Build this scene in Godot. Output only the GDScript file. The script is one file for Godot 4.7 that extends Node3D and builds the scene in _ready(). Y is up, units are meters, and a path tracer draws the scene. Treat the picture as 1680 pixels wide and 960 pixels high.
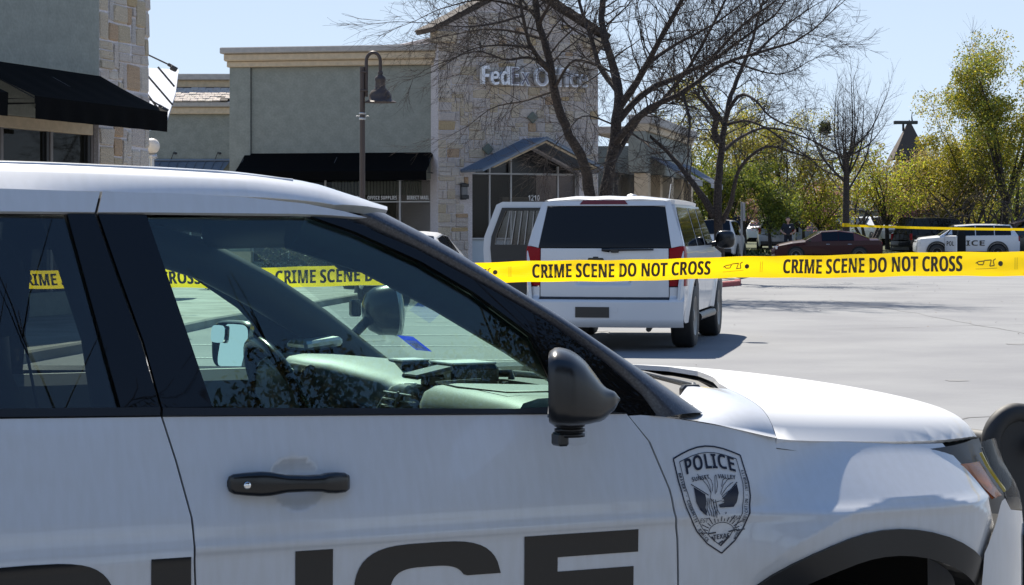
extends Node3D
# A police cordon on a shopping-centre car park: white patrol car in front, tape, shops behind, parked cars and spring trees.

const EYE := 1.5
var rng := RandomNumberGenerator.new()
var mats := {}
var texs := {}
var glyphs := {}

# ---------------------------------------------------------------- setting out
func spot(px: float, py: float, d: float) -> Vector3:      # surveyed bearing and depth in metres to a point in the place
	return Vector3((px - 840.0) / 3400.0 * d, EYE - (py - 376.0) / 3400.0 * d, -d)

func thing(called: String, label: String, category: String, pos := Vector3.ZERO, turn := 0.0, group := "") -> Node3D:
	var o := Node3D.new()
	o.name = called
	add_child(o, true)
	o.position = pos
	o.rotation_degrees.y = turn
	o.set_meta("label", label)
	o.set_meta("category", category)
	if group != "":
		o.set_meta("group", group)
	return o

func part(parent: Node, called: String, mesh: Mesh, m: Material, xf := Transform3D.IDENTITY) -> MeshInstance3D:
	var o := MeshInstance3D.new()
	o.name = called
	o.mesh = mesh
	o.material_override = m
	o.transform = xf
	parent.add_child(o, true)
	return o

func struct(called: String, mesh: Mesh, m: Material) -> MeshInstance3D:
	var o := part(self, called, mesh, m)
	o.set_meta("kind", "structure")
	return o

func again(o: Node3D, label: String, pos: Vector3, turn: float) -> Node3D:
	var c: Node3D = o.duplicate()
	c.name = String(o.name)
	add_child(c, true)
	c.set_meta("label", label)
	c.position = pos
	c.rotation_degrees.y = turn
	return c

# ---------------------------------------------------------------- textures and materials
func noise_tex(key: String, freq: float, lo: Color, hi: Color, mid := 0.5, kind := 0, size := 256, oct := 4) -> NoiseTexture2D:
	if texs.has(key):
		return texs[key]
	var n := FastNoiseLite.new()
	n.seed = hash(key) % 1000
	n.noise_type = FastNoiseLite.TYPE_SIMPLEX_SMOOTH if kind == 0 else FastNoiseLite.TYPE_CELLULAR
	n.frequency = freq
	n.fractal_octaves = oct
	var g := Gradient.new()
	g.set_color(0, lo)
	g.set_color(1, hi)
	g.set_offset(0, maxf(0.0, mid - 0.3))
	g.set_offset(1, minf(1.0, mid + 0.3))
	var t := NoiseTexture2D.new()
	t.width = size
	t.height = size
	t.seamless = true
	t.noise = n
	t.color_ramp = g
	texs[key] = t
	return t

# albedo given as linear base colour
func mat(key: String, c: Color, rough := 0.7, metal := 0.0, tex: Texture2D = null, tscale := 1.0, bump: Texture2D = null, bcm := 0.0, det: Texture2D = null, dscale := 0.2, world := true) -> StandardMaterial3D:
	if mats.has(key):
		return mats[key]
	var m := StandardMaterial3D.new()
	m.resource_name = key
	m.albedo_color = c.linear_to_srgb()
	m.roughness = rough
	m.metallic = metal
	if tex or bump:
		m.uv1_triplanar = true
		m.uv1_world_triplanar = world
		m.uv1_scale = Vector3.ONE * tscale
		m.albedo_texture = tex
	if bump:
		m.heightmap_enabled = true
		m.heightmap_texture = bump
		m.heightmap_scale = bcm
	if det:
		m.detail_enabled = true
		m.detail_albedo = det
		m.detail_blend_mode = BaseMaterial3D.BLEND_MODE_MUL
		m.detail_uv_layer = BaseMaterial3D.DETAIL_UV_2
		m.uv2_triplanar = true
		m.uv2_world_triplanar = world
		m.uv2_scale = Vector3.ONE * dscale
	mats[key] = m
	return m

func leafmat(key: String, glow: float) -> StandardMaterial3D:
	if mats.has(key):
		return mats[key]
	var m := StandardMaterial3D.new()
	m.resource_name = key
	m.albedo_color = Color.WHITE
	m.vertex_color_use_as_albedo = true
	m.roughness = 0.6
	m.backlight_enabled = true
	m.backlight = Color(glow, glow, glow)
	m.cull_mode = BaseMaterial3D.CULL_DISABLED
	mats[key] = m
	return m

func pane(key: String, c: Color, alpha: float) -> StandardMaterial3D:      # a thin window pane
	if mats.has(key):
		return mats[key]
	var m := StandardMaterial3D.new()
	m.resource_name = key
	m.albedo_color = Color(c.linear_to_srgb(), alpha)
	m.transparency = BaseMaterial3D.TRANSPARENCY_ALPHA
	m.roughness = 0.02
	m.metallic_specular = 0.5
	mats[key] = m
	return m

func tinted(key: String, c: Color) -> StandardMaterial3D:                  # solid tinted glass
	if mats.has(key):
		return mats[key]
	var m := StandardMaterial3D.new()
	m.resource_name = key
	m.albedo_color = Color(c.linear_to_srgb(), 0.0)
	m.refraction_enabled = true
	m.refraction_scale = 0.05
	m.roughness = 0.0
	m.metallic_specular = 0.5
	mats[key] = m
	return m

func carpaint(key: String, c: Color, rough := 0.4, coat := 1.0) -> StandardMaterial3D:
	if mats.has(key):
		return mats[key]
	var m := mat(key, c, rough, 0.0)
	m.clearcoat_enabled = true
	m.clearcoat = coat
	m.clearcoat_roughness = 0.04
	return m

# ---------------------------------------------------------------- mesh builder
class MB:
	var v := PackedVector3Array()
	var n := PackedVector3Array()
	var c := PackedColorArray()
	var tint := Color.WHITE
	var colored := false

	func tri(a: Vector3, b: Vector3, d: Vector3, na: Vector3, nb: Vector3, nd: Vector3) -> void:
		if (b - a).cross(d - a).dot(na + nb + nd) > 0.0:      # front faces run clockwise
			v.append(a); v.append(d); v.append(b)
			n.append(na); n.append(nd); n.append(nb)
		else:
			v.append(a); v.append(b); v.append(d)
			n.append(na); n.append(nb); n.append(nd)
		if colored:
			c.append(tint); c.append(tint); c.append(tint)

	func quad(a: Vector3, b: Vector3, d: Vector3, e: Vector3, nn: Vector3) -> void:
		tri(a, b, d, nn, nn, nn)
		tri(a, d, e, nn, nn, nn)

	func flat(a: Vector3, b: Vector3, d: Vector3, e: Vector3, away: Vector3) -> void:      # normal worked out, facing away from a point
		var nn := (d - a).cross(e - b).normalized()
		if nn.dot((a + b + d + e) * 0.25 - away) < 0.0:
			nn = -nn
		quad(a, b, d, e, nn)

	func quadn(a: Vector3, b: Vector3, d: Vector3, e: Vector3, na: Vector3, nb: Vector3, nd: Vector3, ne: Vector3) -> void:
		tri(a, b, d, na, nb, nd)
		tri(a, d, e, na, nd, ne)

	func box(p: Vector3, s: Vector3, bev := 0.0, basis := Basis.IDENTITY) -> void:
		var h := s * 0.5
		var b := minf(bev, minf(h.x, minf(h.y, h.z)) * 0.9)
		var axes: Array[Vector3] = [Vector3.RIGHT, Vector3.UP, Vector3.BACK]
		for i in 3:
			var j := (i + 1) % 3
			var k := (i + 2) % 3
			for s1: float in [-1.0, 1.0]:
				var face: Vector3 = axes[i] * h[i] * s1
				var u: Vector3 = axes[j] * (h[j] - b)
				var w: Vector3 = axes[k] * (h[k] - b)
				quad(p + basis * (face - u - w), p + basis * (face + u - w), p + basis * (face + u + w), p + basis * (face - u + w), basis * (axes[i] * s1))
				if b > 0.0:
					for s2: float in [-1.0, 1.0]:      # the chamfer between face i and face j
						var e0: Vector3 = axes[i] * h[i] * s1 + axes[j] * (h[j] - b) * s2
						var e1: Vector3 = axes[i] * (h[i] - b) * s1 + axes[j] * h[j] * s2
						quad(p + basis * (e0 - w), p + basis * (e0 + w), p + basis * (e1 + w), p + basis * (e1 - w), basis * (axes[i] * s1 + axes[j] * s2).normalized())
		if b > 0.0:
			for x: float in [-1.0, 1.0]:
				for y: float in [-1.0, 1.0]:
					for z: float in [-1.0, 1.0]:
						var q := Vector3(x, y, z)
						var nn := basis * q.normalized()
						tri(p + basis * (q * Vector3(h.x, h.y - b, h.z - b)), p + basis * (q * Vector3(h.x - b, h.y, h.z - b)), p + basis * (q * Vector3(h.x - b, h.y - b, h.z)), nn, nn, nn)

	func tube(pts: Array, radii: Array, sides := 8, caps := true) -> void:
		var rings := []
		var norms := []
		var up := Vector3.UP
		for i in pts.size():
			var p: Vector3 = pts[i]
			var d: Vector3 = (pts[mini(i + 1, pts.size() - 1)] - pts[maxi(i - 1, 0)]).normalized()
			if absf(d.dot(up)) > 0.95:
				up = Vector3.RIGHT if absf(d.x) < 0.9 else Vector3.BACK
			var x := up.cross(d).normalized()
			var y := d.cross(x)
			up = y
			var ring := PackedVector3Array()
			var nn := PackedVector3Array()
			var r: float = radii[mini(i, radii.size() - 1)]
			for k in sides:
				var a := TAU * k / sides
				var q := x * cos(a) + y * sin(a)
				nn.append(q)
				ring.append(p + q * r)
			rings.append(ring)
			norms.append(nn)
		for i in pts.size() - 1:
			for k in sides:
				var k2 := (k + 1) % sides
				quadn(rings[i][k], rings[i][k2], rings[i + 1][k2], rings[i + 1][k], norms[i][k], norms[i][k2], norms[i + 1][k2], norms[i + 1][k])
		if caps:
			for e: int in [0, pts.size() - 1]:
				var d2: Vector3 = (pts[0] - pts[1]).normalized() if e == 0 else (pts[-1] - pts[-2]).normalized()
				for k in sides:
					tri(pts[e], rings[e][k], rings[e][(k + 1) % sides], d2, d2, d2)

	func lathe(prof: Array, sides := 16, xf := Transform3D.IDENTITY) -> void:      # Vector2(radius, height), turned about y
		var pn := []
		for i in prof.size():
			var t: Vector2 = (prof[mini(i + 1, prof.size() - 1)] - prof[maxi(i - 1, 0)]).normalized()
			pn.append(Vector2(t.y, -t.x))
		for i in prof.size() - 1:
			for k in sides:
				var q := []
				var m := []
				for s in [[i, k], [i, k + 1], [i + 1, k + 1], [i + 1, k]]:
					var a: float = TAU * s[1] / sides
					var r: Vector2 = prof[s[0]]
					var w: Vector2 = pn[s[0]]
					q.append(xf * Vector3(r.x * cos(a), r.y, r.x * sin(a)))
					m.append((xf.basis * Vector3(w.x * cos(a), w.y, w.x * sin(a))).normalized())
				quadn(q[0], q[1], q[2], q[3], m[0], m[1], m[2], m[3])

	func extrude(poly: PackedVector2Array, depth: float, xf := Transform3D.IDENTITY, smooth := false) -> void:      # outline in x,y; depth along z, centred
		var idx := Geometry2D.triangulate_polygon(poly)
		for s: float in [-0.5, 0.5]:
			var nn := (xf.basis * Vector3(0, 0, s)).normalized()
			for i in range(0, idx.size(), 3):
				var t := []
				for k in 3:
					var p := poly[idx[i + k]]
					t.append(xf * Vector3(p.x, p.y, s * depth))
				tri(t[0], t[1], t[2], nn, nn, nn)
		var turn := -1.0 if Geometry2D.is_polygon_clockwise(poly) else 1.0
		var cnt := poly.size()
		var en := []
		for i in cnt:
			var e := poly[(i + 1) % cnt] - poly[i]
			en.append(Vector2(e.y, -e.x).normalized() * turn)
		for i in cnt:
			var j := (i + 1) % cnt
			var n0: Vector2 = en[i]
			var n1: Vector2 = en[i]
			if smooth:
				n0 = (en[i] + en[(i - 1 + cnt) % cnt]).normalized()
				n1 = (en[i] + en[j]).normalized()
			var a := poly[i]
			var b := poly[j]
			var m0 := (xf.basis * Vector3(n0.x, n0.y, 0)).normalized()
			var m1 := (xf.basis * Vector3(n1.x, n1.y, 0)).normalized()
			quadn(xf * Vector3(a.x, a.y, -depth * 0.5), xf * Vector3(b.x, b.y, -depth * 0.5), xf * Vector3(b.x, b.y, depth * 0.5), xf * Vector3(a.x, a.y, depth * 0.5), m0, m1, m1, m0)

	func grid(rows: Array, away: Vector3, closed := false) -> void:      # smooth sheet through rows of points; normals point away from a place
		var r := rows.size()
		var w: int = rows[0].size()
		var nn := []
		for i in r:
			var line := []
			for k in w:
				var k0 := (k - 1 + w) % w if closed else maxi(k - 1, 0)
				var k1 := (k + 1) % w if closed else mini(k + 1, w - 1)
				var du: Vector3 = rows[i][k1] - rows[i][k0]
				var dv: Vector3 = rows[mini(i + 1, r - 1)][k] - rows[maxi(i - 1, 0)][k]
				if du.length() < 1e-6:
					du = rows[mini(i + 1, r - 1)][k1] - rows[mini(i + 1, r - 1)][k0]
				if du.length() < 1e-6 or i == r - 1 and rows[i][k1].distance_to(rows[i][k0]) < 1e-6:
					du = rows[maxi(i - 1, 0)][k1] - rows[maxi(i - 1, 0)][k0]
				var q := du.cross(dv).normalized()
				if q.dot(rows[i][k] - away) < 0.0:
					q = -q
				line.append(q)
			nn.append(line)
		for i in r - 1:
			for k in (w if closed else w - 1):
				var j := (k + 1) % w
				quadn(rows[i][k], rows[i][j], rows[i + 1][j], rows[i + 1][k], nn[i][k], nn[i][j], nn[i + 1][j], nn[i + 1][k])

	# an outline cut from a curved sheet f(Vector2) -> Vector3, with its edge turned in by lip
	func panel(poly: PackedVector2Array, f: Callable, hint: Vector3, cell := 0.05, lip := 0.012, off := 0.0) -> void:
		var lo := poly[0]
		var hi := poly[0]
		for p in poly:
			lo = lo.min(p)
			hi = hi.max(p)
		var cx := maxi(1, ceili((hi.x - lo.x) / cell))
		var cy := maxi(1, ceili((hi.y - lo.y) / cell))
		var d := (hi - lo) / Vector2(cx, cy)
		var cache := {}
		for i in cx:
			for j in cy:
				var a := lo + d * Vector2(i, j)
				var sq := PackedVector2Array([a, a + Vector2(d.x, 0), a + d, a + Vector2(0, d.y)])
				var ins := 0
				for p in sq:
					if Geometry2D.is_point_in_polygon(p, poly):
						ins += 1
				if ins == 4:
					var m := []
					for p in sq:
						m.append(_at(p, f, hint, off, cache))
					quadn(m[0][0], m[1][0], m[2][0], m[3][0], m[0][1], m[1][1], m[2][1], m[3][1])
					continue
				for piece: PackedVector2Array in Geometry2D.intersect_polygons(sq, poly):
					var idx := Geometry2D.triangulate_polygon(piece)
					for t in range(0, idx.size(), 3):
						var m := []
						for k in 3:
							m.append(_at(piece[idx[t + k]], f, hint, off, cache))
						tri(m[0][0], m[1][0], m[2][0], m[0][1], m[1][1], m[2][1])
		if lip > 0.0:
			var turn := -1.0 if Geometry2D.is_polygon_clockwise(poly) else 1.0
			for i in poly.size():
				var a := poly[i]
				var b := poly[(i + 1) % poly.size()]
				var steps := maxi(1, ceili((b - a).length() / cell))
				for s in steps:
					var p := a.lerp(b, float(s) / steps)
					var q := a.lerp(b, float(s + 1) / steps)
					var m0 = _at(p, f, hint, off, cache)
					var m1 = _at(q, f, hint, off, cache)
					var side: Vector3 = (m1[0] - m0[0]).cross(m0[1])
					var e := Vector2((b - a).y, -(b - a).x).normalized() * turn * 0.002
					var outw: Vector3 = f.call(p + e) - f.call(p)
					if side.dot(outw) < 0.0:
						side = -side
					side = side.normalized()
					quad(m0[0], m1[0], m1[0] - m1[1] * lip, m0[0] - m0[1] * lip, side)

	func _at(p: Vector2, f: Callable, hint: Vector3, off: float, cache: Dictionary) -> Array:
		var key := Vector2i(roundi(p.x * 20000.0), roundi(p.y * 20000.0))
		if cache.has(key):
			return cache[key]
		var e := 0.003
		var a: Vector3 = f.call(p)
		var du: Vector3 = f.call(p + Vector2(e, 0)) - f.call(p - Vector2(e, 0))
		var dv: Vector3 = f.call(p + Vector2(0, e)) - f.call(p - Vector2(0, e))
		var q := du.cross(dv).normalized()
		if q.dot(hint) < 0.0:
			q = -q
		var r := [a + q * off, q]
		cache[key] = r
		return r

	func add(other: MB, xf := Transform3D.IDENTITY) -> void:
		for i in other.v.size():
			v.append(xf * other.v[i])
			n.append((xf.basis * other.n[i]).normalized())
			if colored:
				c.append(tint)

	func done() -> ArrayMesh:
		var m := ArrayMesh.new()
		if v.is_empty():
			return m
		var a := []
		a.resize(Mesh.ARRAY_MAX)
		a[Mesh.ARRAY_VERTEX] = v
		a[Mesh.ARRAY_NORMAL] = n
		if colored:
			a[Mesh.ARRAY_COLOR] = c
		m.add_surface_from_arrays(Mesh.PRIMITIVE_TRIANGLES, a)
		return m

func V2(a: Array) -> PackedVector2Array:      # flat list x, y, x, y
	var p := PackedVector2Array()
	for i in range(0, a.size(), 2):
		p.append(Vector2(a[i], a[i + 1]))
	return p

func interp(t: Array, x: float) -> float:      # smooth curve through x, y pairs
	var k := t.size() / 2
	if x <= t[0]:
		return t[1]
	for i in k - 1:
		if x <= t[i * 2 + 2]:
			var w: float = (x - t[i * 2]) / (t[i * 2 + 2] - t[i * 2])
			var p0: float = t[maxi(i - 1, 0) * 2 + 1]
			var p3: float = t[mini(i + 2, k - 1) * 2 + 1]
			return cubic_interpolate(t[i * 2 + 1], t[i * 2 + 3], p0, p3, w)
	return t[k * 2 - 1]

func ring2(cx: float, cy: float, rx: float, ry: float, k := 24, a0 := 0.0, a1 := TAU, e := 2.0) -> PackedVector2Array:
	var p := PackedVector2Array()
	for i in k:
		var a := a0 + (a1 - a0) * i / (k if absf(a1 - a0 - TAU) < 1e-4 else k - 1)
		p.append(Vector2(cx + rx * signf(cos(a)) * pow(absf(cos(a)), 2.0 / e), cy + ry * signf(sin(a)) * pow(absf(sin(a)), 2.0 / e)))
	return p

func blob(r: Vector3, k := 10, e := 2.0) -> MB:      # rounded lump
	var b := MB.new()
	var rows := []
	for i in k + 1:
		var la := -PI / 2 + PI * i / k
		var row := []
		for j in k * 2:
			var lo := TAU * j / (k * 2)
			var q := Vector3(cos(la) * cos(lo), sin(la), cos(la) * sin(lo))
			q = Vector3(signf(q.x) * pow(absf(q.x), 2.0 / e), signf(q.y) * pow(absf(q.y), 2.0 / e), signf(q.z) * pow(absf(q.z), 2.0 / e))
			row.append(q * r)
		rows.append(row)
	b.grid(rows, Vector3.ZERO, true)
	return b

# ---------------------------------------------------------------- lettering
func glyph(s: String, bold := true) -> Array:      # [triangles as Vector2 with the capitals one unit tall, width]
	var key := s + str(bold)
	if glyphs.has(key):
		return glyphs[key]
	var f := SystemFont.new()
	f.font_names = PackedStringArray(["Droid Sans"])
	f.font_weight = 700 if bold else 400
	var t := TextMesh.new()
	t.text = s
	t.font = f
	t.font_size = 64
	t.pixel_size = 1.0 / 64.0
	t.depth = 0.1
	t.curve_step = 2.0
	var a := t.get_mesh_arrays()
	var vs: PackedVector3Array = a[Mesh.ARRAY_VERTEX]
	var ns: PackedVector3Array = a[Mesh.ARRAY_NORMAL]
	var idx: PackedInt32Array = a[Mesh.ARRAY_INDEX] if a[Mesh.ARRAY_INDEX] != null else PackedInt32Array(range(vs.size()))
	var tris := []
	var lo := Vector2(1e9, 1e9)
	var hi := -lo
	for i in range(0, idx.size() / 3 * 3, 3):
		if ns[idx[i]].z > 0.5:
			for k in 3:
				var p := Vector2(vs[idx[i + k]].x, vs[idx[i + k]].y)
				lo = lo.min(p)
				hi = hi.max(p)
				tris.append(p)
	var h := maxf(hi.y - lo.y, 0.01)
	for i in tris.size():
		tris[i] = (tris[i] - lo) / h
	glyphs[key] = [tris, (hi.x - lo.x) / h]
	return glyphs[key]

# text laid on the sheet f; at = middle of its foot, h = height, w = width (0 keeps the font's)
func write(mb: MB, s: String, f: Callable, hint: Vector3, at: Vector2, h: float, w := 0.0, ang := 0.0, off := 0.002, bold := true, arch := 0.0, flip := 1.0) -> void:
	var g := glyph(s, bold)
	var k: float = (w / g[1]) if w > 0.0 else h
	var cache := {}
	for i in range(0, g[0].size(), 3):
		var m := []
		for j in 3:
			var p: Vector2 = g[0][i + j]
			var q := Vector2((p.x - g[1] * 0.5) * k, p.y * h)
			if arch != 0.0:
				q.y += arch * (1.0 - pow(q.x / (g[1] * k * 0.5), 2.0))
			q = q.rotated(ang)
			q.x *= flip
			m.append(mb._at(at + q, f, hint, off, cache))
		mb.tri(m[0][0], m[1][0], m[2][0], m[0][1], m[1][1], m[2][1])

# ================================================================ the place
func _ready() -> void:
	rng.seed = 7
	# camera: level, with a lens shift, 1.5 m above the ground
	var cam := Camera3D.new()
	cam.name = "camera"
	cam.projection = Camera3D.PROJECTION_FRUSTUM
	cam.near = 0.1
	cam.far = 2000.0
	cam.size = 0.1 * 960.0 / 3400.0
	cam.frustum_offset = Vector2(0, -0.1 * 104.0 / 3400.0)
	cam.position = Vector3(0, EYE, 0)
	add_child(cam)
	cam.current = true
	# sky, exposure
	var we := WorldEnvironment.new()
	we.name = "world"
	var env := Environment.new()
	env.background_mode = Environment.BG_SKY
	var sky := Sky.new()
	var sm := ProceduralSkyMaterial.new()
	sm.sky_top_color = Color(0.055, 0.13, 0.31).linear_to_srgb()
	sm.sky_horizon_color = Color(0.405, 0.487, 0.575).linear_to_srgb()
	sm.sky_curve = 0.30
	sm.ground_bottom_color = Color(0.12, 0.12, 0.11).linear_to_srgb()
	sm.ground_horizon_color = Color(0.25, 0.26, 0.26).linear_to_srgb()
	sm.sun_angle_max = 6.0
	sky.sky_material = sm
	env.sky = sky
	env.tonemap_mode = Environment.TONE_MAPPER_LINEAR
	env.tonemap_exposure = 1.95
	env.sdfgi_enabled = true
	env.ssao_enabled = true
	env.ssil_enabled = true
	we.environment = env
	add_child(we)
	# sun: high, beyond the shops and a little to the left
	var sun := DirectionalLight3D.new()
	sun.name = "sun"
	sun.light_energy = 1.6
	sun.light_color = Color(1.0, 0.97, 0.92)
	sun.light_angular_distance = 0.5
	sun.shadow_enabled = true
	sun.rotation_degrees = Vector3(-48.0, 180.0 + 14.0, 0)
	add_child(sun)
	materials()
	ground()
	shops()
	trees()
	cars()
	patrol_car()
	small_things()

func grey(v: float) -> Color:
	return Color(v, v, v)

func materials() -> void:
	var speck := noise_tex("speck", 0.35, Color(0.72, 0.72, 0.72), Color(1, 1, 1), 0.5, 0, 256, 3)
	var cloudy := noise_tex("cloudy", 0.012, Color(0.80, 0.80, 0.80), Color(1, 1, 1), 0.5, 0, 512, 5)
	var grain := noise_tex("grain", 0.22, Color(0.2, 0.2, 0.2), Color(1, 1, 1), 0.5, 0, 256, 4)
	var wp := carpaint("white_paint", Color(0.58, 0.585, 0.59), 0.4, 1.0)
	wp.metallic_specular = 0.3
	wp.clearcoat_roughness = 0.07
	wp.albedo_texture = noise_tex("paint_film", 0.05, Color(0.978, 0.975, 0.966), Color(1, 1, 1), 0.45, 0, 256, 5)
	wp.uv1_triplanar = true
	wp.uv1_scale = Vector3(3.5, 0.7, 3.5)
	carpaint("white_paint_dusty", Color(0.62, 0.62, 0.615), 0.55, 0.2).metallic_specular = 0.2
	var gb := carpaint("gloss_black", grey(0.004), 0.35, 0.6)
	gb.metallic_specular = 0.1
	gb.clearcoat_roughness = 0.015
	mat("trim_black", grey(0.012), 0.35)
	mat("handle_black", grey(0.010), 0.22)
	mat("mirror_plastic", grey(0.014), 0.28)
	mat("rubber", grey(0.018), 0.65)
	mat("wheel_steel", grey(0.03), 0.4, 0.3)
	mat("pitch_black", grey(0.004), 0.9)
	mat("cabin_dark", grey(0.012), 0.6)
	mat("cabin_grey", Color(0.24, 0.24, 0.23), 0.6)
	mat("dash_grey", Color(0.30, 0.30, 0.29), 0.55, 0.0, speck, 6.0, speck, 0.03, null, 0.2, false)
	mat("seat_cloth", grey(0.012), 0.85)
	mat("satin", grey(0.45), 0.35, 0.7)
	mat("chrome", grey(0.75), 0.1, 1.0)
	mat("mirror", grey(0.85), 0.01, 1.0)
	mat("cowl_grey", grey(0.05), 0.6, 0.0, speck, 5.0, null, 0.0, null, 0.2, false)
	var db := mat("dusty_black", Color(0.085, 0.085, 0.095), 0.42, 0.0, noise_tex("dust", 0.3, Color(0.45, 0.45, 0.47), Color(1, 1, 1), 0.55, 0, 256, 4), 2.0, null, 0.0, null, 0.2, false)
	db.clearcoat_enabled = true
	db.clearcoat = 0.5
	db.clearcoat_roughness = 0.25
	mat("decal_black", grey(0.010), 0.25)
	mat("decal_navy", Color(0.012, 0.015, 0.03), 0.3)
	mat("amber_dull", Color(0.30, 0.085, 0.03), 0.25, 0.2)
	mat("amber_strip", Color(0.55, 0.42, 0.02), 0.3)
	mat("lamp_back", Color(0.025, 0.028, 0.035), 0.5)
	pane("lamp_lens", Color(0.1, 0.11, 0.12), 0.04).metallic_specular = 0.2
	pane("windscreen_glass", Color(0.05, 0.08, 0.07), 0.06)
	tinted("green_glass", Color(0.44, 0.70, 0.60)).metallic_specular = 0.32
	tinted("privacy_glass", Color(0.22, 0.28, 0.25)).metallic_specular = 0.25
	var sb := mat("sticker_blue", Color(0.02, 0.06, 0.40), 0.5)
	sb.backlight_enabled = true
	sb.backlight = Color(0.1, 0.25, 0.9)
	var sw := mat("sticker_white", grey(0.6), 0.6)
	sw.backlight_enabled = true
	sw.backlight = Color(0.9, 0.9, 0.9)

func dark_pane() -> StandardMaterial3D:
	var m := mat("dark_window", Color(0.010, 0.010, 0.008), 0.03)
	m.metallic_specular = 0.2
	return m

# ================================================================ ground
func slab(poly: PackedVector2Array, y: float) -> MB:      # flat sheet over x, z
	var m := MB.new()
	var idx := Geometry2D.triangulate_polygon(poly)
	for i in range(0, idx.size(), 3):
		var a := poly[idx[i]]
		var b := poly[idx[i + 1]]
		var c := poly[idx[i + 2]]
		m.tri(Vector3(a.x, y, a.y), Vector3(b.x, y, b.y), Vector3(c.x, y, c.y), Vector3.UP, Vector3.UP, Vector3.UP)
	return m

func ground() -> void:
	var m := MB.new()
	m.quad(Vector3(-700, 0, 400), Vector3(700, 0, 400), Vector3(700, 0, -1200), Vector3(-700, 0, -1200), Vector3.UP)
	var asph := mat("asphalt", Color(0.222, 0.226, 0.234), 0.9, 0.0, noise_tex("asphalt_patch", 0.011, Color(0.90, 0.90, 0.905), Color(1, 1, 0.99), 0.5, 0, 512, 5), 0.06, noise_tex("asphalt_grain", 0.3, Color.BLACK, Color.WHITE, 0.5, 0, 256, 3), 0.4, noise_tex("asphalt_speck", 0.4, Color(0.82, 0.82, 0.82), Color(1, 1, 1), 0.45, 0, 512, 2), 0.9)
	struct("car_park_asphalt", m.done(), asph)
	# concrete pavement in front of the shops, with its kerb
	var kerb := V2([6.2, -75, 6.15, -57, 5.9, -55, 5.3, -53.6, 4.5, -52.3, 2.9, -50, 1.0, -48.4, -1.2, -47.2, -2.7, -46.2, -3.3, -44.5, -3.6, -42, -4.0, -38.5, -4.4, -35, -4.75, -32, -5.0, -28, -5.6, -23, -6.6, -19])
	var walk := kerb.duplicate()
	walk.append_array(V2([-40, -19, -40, -90, 6.2, -90]))
	m = slab(walk, 0.13)
	var conc := mat("concrete", Color(0.36, 0.345, 0.315), 0.85, 0.0, noise_tex("concrete_stain", 0.014, Color(0.80, 0.79, 0.77), Color(1, 1, 1), 0.5, 0, 512, 5), 0.12, texs["asphalt_grain"], 0.2, texs["asphalt_speck"], 0.6)
	struct("pavement", m.done(), conc)
	var kerb_plain := MB.new()
	var kerb_red := MB.new()
	for i in kerb.size() - 1:
		var a := kerb[i]
		var b := kerb[i + 1]
		var k := kerb_red if i >= 1 and i <= 4 else kerb_plain
		var s := Vector2((b - a).y, -(b - a).x).normalized() * 0.15
		if s.dot(a - Vector2(-20, -60)) < 0.0:
			s = -s
		k.quad(Vector3(a.x, 0.136, a.y), Vector3(b.x, 0.136, b.y), Vector3(b.x + s.x * 0.85, 0.136, b.y + s.y * 0.85), Vector3(a.x + s.x * 0.85, 0.136, a.y + s.y * 0.85), Vector3.UP)
		var out := Vector3(s.x, 0.0, s.y).normalized()
		k.quad(Vector3(a.x + s.x * 0.85, 0.136, a.y + s.y * 0.85), Vector3(b.x + s.x * 0.85, 0.136, b.y + s.y * 0.85), Vector3(b.x + s.x, 0.11, b.y + s.y), Vector3(a.x + s.x, 0.11, a.y + s.y), (out + Vector3.UP).normalized())
		k.quad(Vector3(a.x + s.x, 0.11, a.y + s.y), Vector3(b.x + s.x, 0.11, b.y + s.y), Vector3(b.x + s.x, 0.0, b.y + s.y), Vector3(a.x + s.x, 0.0, a.y + s.y), out)
	struct("kerb", kerb_plain.done(), conc)
	struct("red_kerb", kerb_red.done(), mat("kerb_red", Color(0.38, 0.07, 0.07), 0.8, 0.0, texs["concrete_stain"], 0.5))
	# concrete gutter strip and parking stall lines
	var lines := mat("line_paint", grey(0.62), 0.7, 0.0, noise_tex("worn_paint", 0.09, Color(0.5, 0.5, 0.5), Color(1, 1, 1), 0.42, 0, 256, 4), 0.8)
	for q in [[-3.9, 0.6, 24.1], [-4.2, 0.45, 26.8], [-4.1, 0.3, 29.6], [-3.9, 0.1, 32.4], [-3.7, -0.1, 35.2], [-3.2, -0.2, 38.0], [-3.0, -0.4, 40.9]]:
		m = MB.new()
		var z: float = -q[2]
		m.quad(Vector3(q[0], 0.006, z), Vector3(q[1], 0.006, z + 0.5), Vector3(q[1], 0.006, z + 0.4), Vector3(q[0], 0.006, z - 0.1), Vector3.UP)
		struct("stall_line", m.done(), lines)
	# far verge: a low grassy bank beyond a strip of pale footpath
	m = slab(V2([10.8, -76, 13.0, -76, 15.0, -96, 40, -112, 120, -112, 120, -116, 38, -116, 12.6, -101]), 0.02)
	struct("footpath", m.done(), conc)
	var rows := []
	for q in [[0.0, 0.012], [0.7, 0.16], [3.0, 0.34], [8.0, 0.5], [40.0, 0.8], [400.0, 2.0]]:
		var row := []
		for k in 15:
			var x := -70.0 + k * 20.0
			var z0 := -100.0 if x < 15.0 else -112.0
			row.append(Vector3(x + 6.0, q[1], z0 - q[0]))
		rows.append(row)
	m = MB.new()
	m.grid(rows, Vector3(0, -500, -100))
	struct("grass_bank", m.done(), mat("grass_ground", Color(0.07, 0.095, 0.028), 0.95, 0.0, noise_tex("turf", 0.05, Color(0.55, 0.5, 0.4), Color(1, 1, 0.9), 0.5, 0, 512, 5), 0.25))
	m = MB.new()
	m.colored = true
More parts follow.
